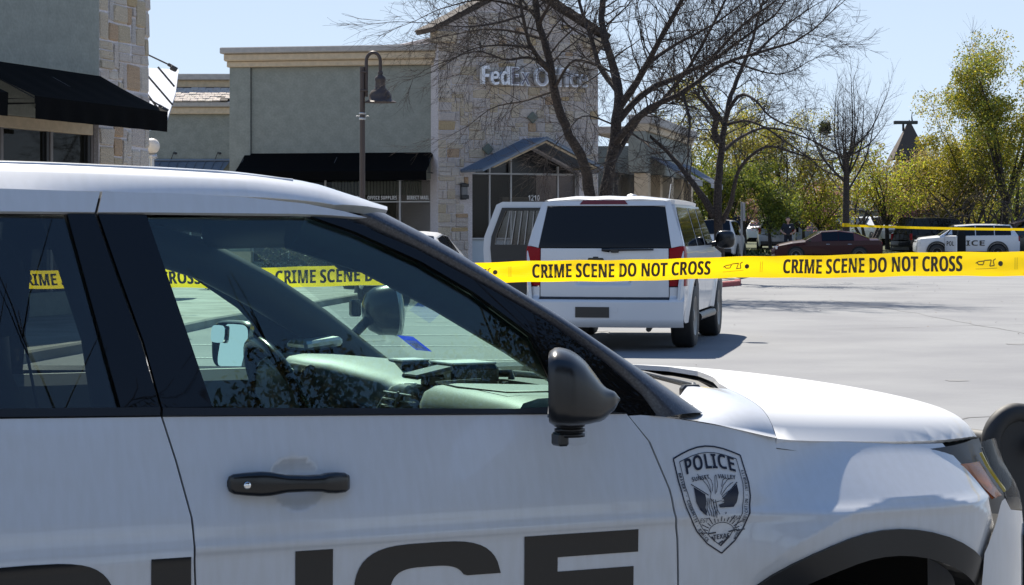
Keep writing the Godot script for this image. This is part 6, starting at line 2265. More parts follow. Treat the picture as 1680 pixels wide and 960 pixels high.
	var sfront := pair("headlight", 2.24, 0.68, 0.62, Vector3(0.22, 0.13, 0.28), "lamp_clear") + [["grille", Vector3(2.44, 0.5, 0), Vector3(0.04, 0.14, 0.9), "trim_black"]] + pair("door_mirror", 0.85, 1.00, 1.0, Vector3(0.12, 0.12, 0.18), "handle_black")
	var srear := pair("tail_light", -2.36, 0.86, 0.62, Vector3(0.14, 0.13, 0.30), "lamp_red") + [["number_plate", Vector3(-2.47, 0.70, 0), Vector3(0.03, 0.14, 0.32), "plate"]]
	vehicle("parked_car", "white parked car facing us behind the red saloon's boot", "car", on.call(1440, 121, 0.55), -78, suv_plan(1.66), white, [1.48, -1.40], 0.36, front)
	vehicle("parked_car", "white car half hidden left of the tall black van", "car", on.call(1492, 124, 0.5), -70, sedan_plan(), white, [1.45, -1.38], 0.335, sfront)
	vehicle("parked_car", "small white car far off left of the silver sport utility", "car", on.call(1246, 132, 0.6), 84, sedan_plan(), white, [1.45, -1.38], 0.335, srear)
	vehicle("parked_car", "dark blue car far behind the sign post", "car", on.call(1222, 136, 0.6), 60, suv_plan(1.7), black, [1.48, -1.40], 0.36, front)
	vehicle("parked_car", "black car just above the red saloon's boot", "car", on.call(1410, 126, 0.5), -80, suv_plan(1.7), black, [1.48, -1.40], 0.36, front)
	vehicle("white_saloon", "white saloon by the shop kerb half hidden by the near car", "car", Vector3(-2.05, 0, -46.4 + 2.3), 84, sedan_plan(), white, [1.45, -1.38], 0.335, srear)

# ---------------------------------------------------------------- the white sport utility seen from behind
func bc_side(p: Vector2) -> Vector3:
	var x := p.x
	var y := p.y
	var z := 1.0
	if y < 1.0:
		z -= 0.04 * pow((1.0 - y) / 0.6, 2.0)
	var t := y - 1.24
	z -= 0.145 * (t + sqrt(t * t + 0.002))
	if x < 0.30:
		z -= 0.12 * pow((0.30 - x) / 0.30, 2.0)
	if x > 4.5:
		z -= 0.10 * pow((x - 4.5) / 0.6, 2.0)
	for wx: float in [1.15, 4.10]:
		var r := Vector2(x - wx, y - 0.42).length()
		z += 0.03 * smoothstep(0.66, 0.5, r)
	return Vector3(x, y, z)

func bc_rear(p: Vector2) -> Vector3:      # z, y
	var t := p.y - 1.27
	var x := 0.10 + 0.15 * (t + sqrt(t * t + 0.002)) + 0.12 * pow(absf(p.x), 4.0)
	x -= 0.10 * smoothstep(0.66, 0.60, p.y)
	x += 0.12 * pow(maxf(0.0, 0.40 - p.y) / 0.15, 2.0)
	if absf(p.x) < 0.34 and p.y > 0.68 and p.y < 1.24:
		x += 0.025 * smoothstep(0.34, 0.325, absf(p.x)) * smoothstep(0.82, 0.84, p.y) * smoothstep(1.14, 1.12, p.y)
	return Vector3(x, p.y, p.x)

func bc_roof(p: Vector2) -> Vector3:      # x, z
	var y := 1.915 - 0.05 * pow(absf(p.y) / 0.80, 4.0) - 0.05 * pow(maxf(0.0, p.x - 2.2) / 1.2, 2.0) - 0.06 * pow(maxf(0.0, 0.6 - p.x) / 0.35, 2.0)
	y += 0.004 * cos(p.y * 16.0) * smoothstep(0.8, 0.6, absf(p.y))
	return Vector3(p.x, y, p.y)

func big_car() -> void:
	var t := thing("sport_utility", "large white sport utility seen from behind with its left door open", "car", Vector3(1.108, 0, -25.4), 78.5)
	var white: Material = mats["car_white"]
	var glass: Material = mats["car_glass"]
	var back := Vector3(-1, 0, 0)
	var m := MB.new()
	m.panel(V2([-0.80, 0.665, 0.80, 0.665, 0.80, 0.80, 0.795, 1.262, -0.795, 1.262, -0.80, 0.80]), bc_rear, back, 0.04, 0.03)
	var gate := part(t, "tailgate", m.done(), white)
	m = MB.new()
	m.panel(V2([-0.825, 1.272, 0.825, 1.272, 0.735, 1.775, -0.735, 1.775]), bc_rear, back, 0.08, 0.02)
	part(t, "rear_window", m.done(), glass)
	m = MB.new()      # white pillars and the spoiler round the rear window
	m.panel(V2([-0.74, 1.785, 0.74, 1.785, 0.72, 1.84, -0.72, 1.84]), bc_rear, back, 0.08, 0.02, 0.02)
	part(t, "spoiler", m.done(), white)
	for sd: float in [1.0, -1.0]:
		m = MB.new()
		m.panel(V2([0.83 * sd, 1.27, 0.965 * sd, 1.30, 0.955 * sd, 1.36, 0.80 * sd, 1.84, 0.72 * sd, 1.84, 0.74 * sd, 1.775]), bc_rear, back, 0.06, 0.02)
		part(t, "rear_pillar", m.done(), white)
		m = MB.new()
		m.panel(V2([0.808 * sd, 0.80, 0.96 * sd, 0.80, 0.965 * sd, 1.29, 0.805 * sd, 1.262]), bc_rear, back, 0.05, 0.03, 0.008)
		var fs: Callable = bc_side
		if sd < 0:
			fs = func(p: Vector2) -> Vector3:
				var q := bc_side(p)
				return Vector3(q.x, q.y, -q.z)
		m.panel(V2([0.19, 0.80, 0.40, 0.80, 0.36, 1.05, 0.32, 1.29, 0.20, 1.29]), fs, Vector3(0, 0, sd), 0.05, 0.03, 0.006)
		part(t, "tail_light", m.done(), mats["lamp_red"])
		m = MB.new()
		m.panel(V2([0.30, 1.285, 1.62, 1.285, 1.62, 1.77, 0.52, 1.77, 0.42, 1.68]), fs, Vector3(0, 0, sd), 0.15, 0.01, 0.006)
		part(t, "quarter_window", m.done(), glass)
		m = MB.new()
		m.panel(V2([1.72, 1.285, 2.50, 1.285, 2.48, 1.77, 1.72, 1.77]), fs, Vector3(0, 0, sd), 0.15, 0.01, 0.006)
		part(t, "side_window", m.done(), glass)
		m = MB.new()
		m.panel(V2([2.60, 1.285, 3.62, 1.285, 3.50, 1.40, 3.06, 1.77, 2.60, 1.77]), fs, Vector3(0, 0, sd), 0.15, 0.01, 0.006)
		part(t, "side_window", m.done(), glass)
		m = MB.new()
		m.panel(V2([0.12, 0.45, 0.55, 0.33] + arc_pts(1.15, 0.42, 0.47, 0.47, 190, 0, 20) + [1.66, 0.44, 1.66, 1.80, 0.42, 1.80, 0.26, 1.45, 0.19, 1.20, 0.12, 0.8]), fs, Vector3(0, 0, sd), 0.06, 0.04)
		part(t, "rear_quarter_panel", m.done(), white)
		if sd > 0:
			m = MB.new()
			m.panel(V2([1.672, 0.44, 2.548, 0.44, 2.548, 1.80, 1.672, 1.80]), fs, Vector3(0, 0, sd), 0.08, 0.04)
			part(t, "rear_door", m.done(), white)
		else:
			m = MB.new()
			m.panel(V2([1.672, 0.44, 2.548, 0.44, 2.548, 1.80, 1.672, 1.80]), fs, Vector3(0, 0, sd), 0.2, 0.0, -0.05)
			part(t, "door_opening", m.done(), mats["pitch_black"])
		m = MB.new()
		m.panel(V2([2.560, 0.44, 3.62, 0.44, 3.64, 1.25, 3.62, 1.30, 3.05, 1.80, 2.560, 1.80]), fs, Vector3(0, 0, sd), 0.08, 0.04)
		part(t, "front_door", m.done(), white)
		m = MB.new()
		m.panel(V2([3.632, 0.44, 3.63, 0.42] + arc_pts(4.10, 0.42, 0.47, 0.47, 180, 0, 20) + [4.95, 0.42, 5.05, 0.8, 5.0, 1.12, 3.66, 1.25]), fs, Vector3(0, 0, sd), 0.08, 0.04)
		part(t, "front_fender", m.done(), white)
		wheel_on(t, 1.15, 0.88 * sd, 0.40, 0.27, sd)
		wheel_on(t, 4.10, 0.88 * sd, 0.40, 0.27, sd)
		m = MB.new()
		m.tube([Vector3(1.75, 0.36, 0.98 * sd), Vector3(3.55, 0.36, 0.98 * sd)], [0.055], 8)
		part(t, "running_board", m.done(), mats["trim_black"])
		m = MB.new()
		m.add(blob(Vector3(0.09, 0.125, 0.135), 8, 3.0), Transform3D(Basis(), Vector3(3.42, 1.36, 1.17 * sd)))
		m.tube([Vector3(3.44, 1.29, 0.98 * sd), Vector3(3.43, 1.31, 1.10 * sd)], [0.04], 6)
		part(t, "door_mirror", m.done(), mats["handle_black"])
		for xx: float in [1.86, 2.76]:
			m = MB.new()
			var hz := bc_side(Vector2(xx, 1.10)).z
			m.box(Vector3(xx, 1.10, (hz + 0.02) * sd), Vector3(0.2, 0.035, 0.03), 0.01)
			part(t, "door_handle", m.done(), mats["car_silver"])
	m = MB.new()
	var roof := V2([0.36, -0.74, 0.31, -0.4, 0.29, 0.0, 0.31, 0.4, 0.36, 0.74, 0.6, 0.825, 2.9, 0.825, 3.15, 0.70, 3.3, 0.0, 3.15, -0.70, 2.9, -0.825, 0.6, -0.825])
	m.panel(roof, bc_roof, Vector3.UP, 0.07, 0.08)
	part(t, "roof", m.done(), white)
	m = MB.new()
	m.grid([[Vector3(3.0, 1.83, -0.74), Vector3(3.28, 1.85, 0), Vector3(3.0, 1.83, 0.74)], [Vector3(3.75, 1.24, -0.92), Vector3(4.05, 1.26, 0), Vector3(3.75, 1.24, 0.92)]], Vector3(2, 1, 0))
	part(t, "windscreen", m.done(), glass)
	m = MB.new()
	m.grid([[Vector3(3.7, 1.24, -0.95), Vector3(4.0, 1.27, 0), Vector3(3.7, 1.24, 0.95)], [Vector3(4.95, 1.12, -0.90), Vector3(5.08, 1.16, 0), Vector3(4.95, 1.12, 0.90)], [Vector3(5.05, 0.5, -0.85), Vector3(5.16, 0.5, 0), Vector3(5.05, 0.5, 0.85)]], Vector3(3, 0.6, 0))
	part(t, "bonnet", m.done(), white)
	m = MB.new()
	m.panel(V2([-0.98, 0.30, 0.98, 0.30, 0.985, 0.60, 0.975, 0.79, 0.81, 0.785, 0.81, 0.625, -0.81, 0.625, -0.81, 0.785, -0.975, 0.79, -0.985, 0.60]), bc_rear, back, 0.05, 0.03, 0.01)
	var bump := part(t, "rear_bumper", m.done(), white)
	m = MB.new()
	m.panel(V2([-0.80, 0.628, 0.80, 0.628, 0.80, 0.664, -0.80, 0.664]), bc_rear, back, 0.08, 0.02, 0.012)
	part(t, "bumper_step", m.done(), mats["trim_black"])
	m = MB.new()
	m.panel(V2([-0.335, 0.415, 0.085, 0.415, 0.085, 0.545, -0.335, 0.545]), bc_rear, back, 0.1, 0.02, 0.02)
	part(bump, "plate_recess", m.done(), mats["trim_black"])
	m = MB.new()
	m.panel(V2([0.12, 0.48, 0.19, 0.48, 0.19, 0.545, 0.12, 0.545]), bc_rear, back, 0.1, 0.004, 0.016)
	part(bump, "tow_cover", m.done(), white)
	m = MB.new()
	m.panel(V2([-0.32, 1.80, 0.28, 1.80, 0.24, 1.85, -0.28, 1.85]), bc_rear, back, 0.1, 0.02, 0.03)
	part(t, "brake_light", m.done(), mat("lamp_dull_red", Color(0.13, 0.010, 0.012), 0.2))
	m = MB.new()
	m.tube([Vector3(0.10, 1.24, 0.07), Vector3(0.075, 1.245, -0.02), Vector3(0.08, 1.25, 0.62)], [0.03, 0.02, 0.012], 6)
	m.box(Vector3(0.09, 1.235, 0.14), Vector3(0.06, 0.05, 0.10), 0.01)
	part(t, "wiper", m.done(), mats["trim_black"])
	m = MB.new()
	m.box(Vector3(0.115, 1.13, -0.10), Vector3(0.03, 0.05, 0.20), 0.01)
	m.box(Vector3(0.112, 1.13, -0.10), Vector3(0.03, 0.075, 0.08), 0.01)
	part(gate, "tailgate_badge", m.done(), mats["trim_black"])
	m = MB.new()
	m.lathe([Vector2(0.0, 0.03), Vector2(0.05, 0.02), Vector2(0.07, 0.0)], 12, Transform3D(Basis(), Vector3(1.0, 1.92, 0.22)))
	part(t, "roof_aerial", m.done(), mats["satin"])
	m = MB.new()
	m.tube([Vector3(1.6, 1.9, 0.62), Vector3(1.55, 2.08, 0.65)], [0.008], 5)
	part(t, "whip_aerial", m.done(), mats["satin"])
	m = MB.new()
	m.box(Vector3(2.5, 0.75, 0), Vector3(4.6, 0.7, 1.56), 0.05)
	m.box(Vector3(1.75, 1.45, 0), Vector3(2.2, 0.7, 1.3), 0.05)
	m.box(Vector3(0.8, 0.36, -0.1), Vector3(0.5, 0.16, 0.4), 0.05)
	part(t, "underbody", m.done(), mats["pitch_black"])
	m = MB.new()
	m.tube([Vector3(0.15, 0.27, 0.55), Vector3(0.7, 0.28, 0.5)], [0.035], 8)
	m.tube([Vector3(1.15, 0.40, -0.8), Vector3(1.15, 0.40, 0.8)], [0.07], 8)
	part(t, "axle", m.done(), mats["wheel_steel"])
	# open left rear door, seen on its inner face
	var d := thing_part(t, "open_rear_door")
	d.position = Vector3(2.50, 0, -1.02)
	d.rotation_degrees.y = 4.0
	m = MB.new()
	var shell := V2([0.0, 0.45, -0.62, 0.45, -0.80, 0.62, -0.97, 0.80, -1.0, 1.22, -0.985, 1.40, -0.82, 1.83, -0.74, 1.87, 0.0, 1.87])
	for piece: PackedVector2Array in cut_hole(shell, V2([-0.02, 1.28, -0.90, 1.28, -0.87, 1.42, -0.72, 1.78, -0.02, 1.78])):
		m.extrude(piece, 0.09, Transform3D(Basis(Vector3.UP, -PI / 2), Vector3.ZERO))
	part(d, "door_shell", m.done(), white)
	m = MB.new()
	for piece: PackedVector2Array in cut_hole(V2([-0.01, 0.52, -0.6, 0.52, -0.86, 0.78, -0.90, 1.24, -0.885, 1.40, -0.74, 1.79, -0.01, 1.79]), V2([-0.03, 1.29, -0.84, 1.29, -0.82, 1.42, -0.69, 1.75, -0.03, 1.75])):
		m.extrude(piece, 0.06, Transform3D(Basis(Vector3.UP, -PI / 2), Vector3(-0.04, 0, 0)))
	part(d, "door_trim", m.done(), mats["trim_black"])
	m = MB.new()
	m.box(Vector3(0.02, 1.53, -0.42), Vector3(0.006, 0.5, 0.84))
	part(d, "door_glass", m.done(), pane("door_tint", Color(0.02, 0.02, 0.02), 0.35))
	for k in 8:
		m = MB.new()
		m.tube([Vector3(-0.03, 1.29, -0.08 - k * 0.09), Vector3(-0.03, 1.75, -0.06 - k * 0.082)], [0.009], 5)
		part(d, "window_bar", m.done(), mats["satin"])
	m = MB.new()
	m.box(Vector3(-0.05, 0.68, -0.96), Vector3(0.03, 0.08, 0.05), 0.01)
	part(d, "latch", m.done(), mats["trim_black"])

# ================================================================ tape, lamp post, officer and other things
var tape_path: Array = []
var tape_len := []

func tape_at(s: float) -> Array:      # [middle, along, depth lean] at a length along the tape
	for i in tape_path.size() - 1:
		if s <= tape_len[i + 1] or i == tape_path.size() - 2:
			var t: float = (s - tape_len[i]) / (tape_len[i + 1] - tape_len[i])
			return [tape_path[i].lerp(tape_path[i + 1], t), (tape_path[i + 1] - tape_path[i]).normalized()]
	return []

func tape_sheet(p: Vector2) -> Vector3:      # along, across
	var q := tape_at(p.x)
	var lean := 0.42 + 0.10 * sin(p.x * 2.1) + 0.07 * sin(p.x * 5.3 + 1.0) - 0.30 * smoothstep(1.6, 4.2, p.x)
	return q[0] + Vector3(0, cos(lean) * p.y, sin(lean) * p.y) + Vector3(0, 0.0016 * sin(p.x * 9.0) + 0.0008 * sin(p.x * 31.0), 0.004 * sin(p.x * 7.0 + p.y * 30.0) + 0.0035 * cos(p.y * 75.0 + 2.0 * sin(p.x * 3.0)) + 0.0012 * sin(p.x * 43.0 + p.y * 90.0))

func small_things() -> void:
	var yellow := mat("tape_yellow", Color(0.80, 0.56, 0.004), 0.32)
	yellow.backlight_enabled = true
	yellow.backlight = Color(0.95, 0.80, 0.02)
	var ink := mat("tape_ink", Color(0.030, 0.018, 0.006), 0.4)
	# near tape
	var c := Curve3D.new()
	var way := [[-420, 466, 7.62], [-120, 461, 7.54], [60, 458.5, 7.42], [300, 456.5, 7.42], [500, 454.5, 7.43], [800, 447.5, 7.40], [1000, 443.8, 7.28], [1270, 438.0, 7.02], [1650, 432.5, 6.5], [1900, 429, 6.1], [2200, 425, 5.6], [3200, 412, 4.6], [5200, 395, 3.9]]
	var pts := []
	for q in way:
		pts.append(spot(q[0], q[1], q[2]))
	for i in pts.size():
		var t: Vector3 = (pts[mini(i + 1, pts.size() - 1)] - pts[maxi(i - 1, 0)]) * 0.16
		c.add_point(pts[i], -t, t)
	var total := c.get_baked_length()
	var acc := 0.0
	for i in 241:
		var p := c.sample_baked(total * i / 240.0, true)
		if i > 0:
			acc += p.distance_to(tape_path[-1])
		tape_path.append(p)
		tape_len.append(acc)
	var tp := thing("barrier_tape", "yellow police barrier tape with black capitals stretched across the view", "tape")
	var m := MB.new()
	var h := 0.0385
	var cells := 800
	var rows := []
	for i in cells + 1:
		var s := acc * i / cells
		var rr := []
		for j in 9:
			rr.append(tape_sheet(Vector2(s, h * (j / 4.0 - 1.0))))
		rows.append(rr)
	m.grid(rows, Vector3(0, 1.4, -60))
	part(tp, "ribbon", m.done(), yellow)
	# find where the bearing 1019 (middle of the wording) lies along the tape, then repeat
	var s0 := 0.0
	var best := 1e9
	for i in 1600:
		var s := acc * i / 1600.0
		var p: Vector3 = tape_at(s)[0]
		var e := absf(p.x / -p.z - (1019.0 - 840.0) / 3400.0)
		if e < best:
			best = e
			s0 = s
	m = MB.new()
	var period := 0.925
	for k in range(-3, 9):
		var s := s0 + period * k
		if s < 0.4 or s > acc - 0.4:
			continue
		var f := func(p: Vector2) -> Vector3: return tape_sheet(Vector2(p.x + s, p.y))
		for bold: float in [-0.0011, 0.0011]:
			write(m, "CRIME SCENE DO NOT CROSS", f, Vector3.BACK, Vector2(bold, -0.0245), 0.051, 0.655, 0.0, 0.0012 + bold * 0.1, true)
		# maker's mark: a curved line, a ball and two upright strokes
		for st in [[[0.375, 0.002], [0.385, 0.008], [0.405, 0.010], [0.40, -0.002], [0.385, -0.002], [0.38, 0.004]], [[0.405, 0.012], [0.43, 0.014], [0.424, -0.006]], [[0.424, -0.006], [0.44, -0.004], [0.436, 0.012], [0.445, 0.018]]]:
			var ln := PackedVector2Array()
			for q in st:
				ln.append(Vector2(q[0], q[1]))
			line_on(m, ln, 0.0032, f, Vector3.BACK, 0.0012, 0.01)
		m.panel(ring2(0.462, 0.002, 0.0085, 0.0085, 12), f, Vector3.BACK, 0.01, 0.0, 0.0012)
		line_on(m, V2([0.375, -0.016, 0.45, -0.012]), 0.0012, f, Vector3.BACK, 0.0012, 0.02)
		for u: float in [0.512, 0.519]:
			line_on(m, V2([u, -0.018, u, 0.020]), 0.0013, f, Vector3.BACK, 0.0012, 0.02)
	part(tp, "lettering", m.done(), ink)
	# far tape, tied to the slender tree
	var ft := thing("barrier_tape", "thin yellow tape tied to the slender tree, above the dark red saloon", "tape")
	var a := spot(1389, 370, 99.6)
	var b := spot(1760, 377, 88)
	m = MB.new()
	rows = []
	for i in 25:
		var t := i / 24.0
		var p := a.lerp(b, t) + Vector3(0, -0.05 * sin(PI * t), 0)
		rows.append([p + Vector3(0, -0.055, 0), p + Vector3(0, 0.055, 0.02)])
	m.grid(rows, Vector3(20, 1.5, -160))
	part(ft, "ribbon", m.done(), yellow)
	m = MB.new()
	m.lathe([Vector2(0.195, -0.09), Vector2(0.20, 0.09)], 14, Transform3D(Basis(), spot(1388, 370, 100) + Vector3(0, 0.02, 0)))
	part(ft, "knot", m.done(), yellow)
	lamp_post()
	sundries()
	officer()

func lamp_post() -> void:
	var d := 44.6
	var t := thing("street_lamp", "dark brown gooseneck street lamp with bell shade before the sage shop", "street lamp", Vector3((594.5 - 840) / 3400 * d, 0.13, -d))
	var bronze := mat("bronze", Color(0.060, 0.044, 0.038), 0.5, 0.2)
	var m := MB.new()
	m.tube([Vector3(0, 0, 0), Vector3(0, 4.86, 0)], [0.062, 0.058], 12)
	m.lathe([Vector2(0, 0.5), Vector2(0.075, 0.49), Vector2(0.10, 0.30), Vector2(0.16, 0.22), Vector2(0.18, 0.0)], 16)
	part(t, "pole", m.done(), bronze)
	m = MB.new()
	m.tube([Vector3(0.085, 4.22, 0), Vector3(0.085, 4.98, 0)], [0.035], 10)
	for y: float in [4.75, 4.35]:
		m.box(Vector3(0.03, y, 0), Vector3(0.16, 0.05, 0.14), 0.01)
	part(t, "bracket", m.done(), bronze)
	m = MB.new()
	var arc := [Vector3(0.085, 4.60, 0)]
	for i in 15:
		var a := PI - PI * i / 14.0
		arc.append(Vector3(0.235 + 0.15 * cos(a), 4.98 + 0.19 * sin(a), 0))
	arc.append(Vector3(0.385, 4.72, 0))
	m.tube(arc, [0.038], 10)
	part(t, "gooseneck", m.done(), bronze)
	m = MB.new()
	m.lathe([Vector2(0, 4.78), Vector2(0.05, 4.77), Vector2(0.06, 4.72), Vector2(0.045, 4.69), Vector2(0.11, 4.64), Vector2(0.125, 4.58), Vector2(0.11, 4.55), Vector2(0.115, 4.40), Vector2(0.20, 4.34), Vector2(0.245, 4.24), Vector2(0.25, 4.16), Vector2(0.355, 4.10), Vector2(0.35, 4.095), Vector2(0.22, 4.13)], 28, Transform3D(Basis(), Vector3(0.385, 0, 0)))
	part(t, "bell_shade", m.done(), bronze)
	m = MB.new()
	m.lathe([Vector2(0.064, 3.72), Vector2(0.075, 3.73), Vector2(0.075, 3.76), Vector2(0.064, 3.77)], 12)
	m.lathe([Vector2(0.064, 3.84), Vector2(0.075, 3.85), Vector2(0.075, 3.87), Vector2(0.064, 3.88)], 12)
	m.tube([Vector3(-0.14, 3.80, 0), Vector3(0.14, 3.80, 0)], [0.012], 6)
	part(t, "banner_clamp", m.done(), mats["satin"])

func sundries() -> void:
	# sign post by the kerb
	var t := thing("sign_post", "grey sign post with narrow edge-on plate right of the sport utility", "sign", Vector3((1217 - 840) / 3400.0 * 96, 0, -96))
	var m := MB.new()
	m.tube([Vector3(0, 0, 0), Vector3(0, 2.75, 0)], [0.05], 8)
	part(t, "post", m.done(), mat("galvanised", grey(0.22), 0.5, 0.3))
	m = MB.new()
	m.box(Vector3(0.08, 2.3, 0.05), Vector3(0.10, 0.85, 0.5), 0.01)
	part(t, "plate", m.done(), mats["galvanised"])
	# dark litter bin and low shrub on the pavement, seen through the near car
	t = thing("litter_bin", "dark blue litter bin on the pavement seen through the windscreen", "bin", Vector3((551 - 840) / 3400.0 * 43, 0.13, -48))
	m = MB.new()
	m.lathe([Vector2(0, 1.05), Vector2(0.20, 1.03), Vector2(0.30, 0.92), Vector2(0.32, 0.88), Vector2(0.30, 0.84), Vector2(0.27, 0.06), Vector2(0.24, 0.0), Vector2(0, 0)], 20)
	part(t, "drum", m.done(), mat("bin_blue", Color(0.018, 0.028, 0.06), 0.5))
	m = MB.new()
	m.box(Vector3(0, 0.94, 0.27), Vector3(0.26, 0.08, 0.05), 0.01)
	part(t, "mouth", m.done(), mats["pitch_black"])
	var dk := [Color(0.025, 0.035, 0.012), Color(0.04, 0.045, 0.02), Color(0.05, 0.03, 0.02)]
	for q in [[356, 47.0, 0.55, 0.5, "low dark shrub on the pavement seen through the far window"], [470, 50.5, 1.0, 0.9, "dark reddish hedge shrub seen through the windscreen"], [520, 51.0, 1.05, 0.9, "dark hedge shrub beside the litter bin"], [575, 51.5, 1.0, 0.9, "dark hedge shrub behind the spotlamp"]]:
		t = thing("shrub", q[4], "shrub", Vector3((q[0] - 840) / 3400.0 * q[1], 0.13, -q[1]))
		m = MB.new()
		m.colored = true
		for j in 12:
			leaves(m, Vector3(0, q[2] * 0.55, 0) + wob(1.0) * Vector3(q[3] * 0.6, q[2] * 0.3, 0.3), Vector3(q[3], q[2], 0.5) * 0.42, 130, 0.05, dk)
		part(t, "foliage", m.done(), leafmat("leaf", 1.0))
		m = MB.new()
		for j in 5:
			m.tube([Vector3(0, -0.02, 0), wob(0.3) * Vector3(1, 0, 1) + Vector3(0, q[2] * 0.6, 0)], [0.02, 0.008], 5)
		part(t, "stems", m.done(), mats["bark_dark"])
	# the far tower with its beam and spire
	var d := 230.0
	var s := d / 3400.0
	t = thing("distant_tower", "brown pyramid-roofed tower with beam and spire above the far trees", "tower", Vector3((1490 - 840) * s, 0, -d))
	var y := func(py: float) -> float: return EYE - (py - 376.0) * s
	m = MB.new()
	m.box(Vector3(0, y.call(330), 0), Vector3(36 * s, (376 - 240) * s * 1.0, 36 * s), 0.2)
	part(t, "shaft", m.done(), mat("tower_brown", Color(0.075, 0.055, 0.045), 0.9))
	m = MB.new()
	var ap := Vector3(2 * s, y.call(196), 0)
	var hw := 30 * s
	var yb: float = y.call(262)
	for k in 4:
		var a0 := PI / 4 + PI / 2 * k
		var a1 := a0 + PI / 2
		var p0 := Vector3(cos(a0) * hw * 1.4, yb, sin(a0) * hw * 1.4)
		var p1 := Vector3(cos(a1) * hw * 1.4, yb, sin(a1) * hw * 1.4)
		var nn := (p1 - p0).cross(ap - p0).normalized()
		if nn.dot((p0 + p1) * 0.5 - Vector3(0, yb, 0)) < 0:
			nn = -nn
		m.tri(p0, p1, ap, nn, nn, nn)
	part(t, "pyramid_roof", m.done(), mats["tower_brown"])
	m = MB.new()
	m.box(Vector3(-4 * s, y.call(201), 0), Vector3(39 * s, 5.5 * s, 8 * s), 0.05)
	part(t, "beam", m.done(), mats["frame_dark"])
	m = MB.new()
	m.tube([Vector3(7 * s, y.call(200), 0), Vector3(6 * s, y.call(193), 0), Vector3(6.5 * s, y.call(182), 0)], [1.5 * s, 1.0 * s, 0.2 * s], 6)
	part(t, "spire", m.done(), mats["frame_dark"])
	m = MB.new()
	m.tube([Vector3(-8 * s, y.call(215), 0), Vector3(-8 * s, y.call(202), 0)], [2.0 * s], 6)
	part(t, "beam_post", m.done(), mats["frame_dark"])
	# low grey building behind the officer
	t = thing("low_building", "low pale grey building beyond the trees behind the officer", "building", Vector3((1330 - 840) / 3400.0 * 138, 0.3, -138))
	bar(t, "wall", Vector3(-6.0, 0.2, -4), Vector3(6.0, 2.4, 0), mat("pale_wall", Color(0.30, 0.30, 0.29), 0.9))
	bar(t, "roof", Vector3(-6.3, 2.4, -4.3), Vector3(6.3, 2.6, 0.3), mats["cap_grey"])
	for k in 4:
		bar(t, "window", Vector3(-5.0 + k * 2.8, 1.0, 0.001), Vector3(-3.6 + k * 2.8, 1.9, 0.03), mats["car_glass"])

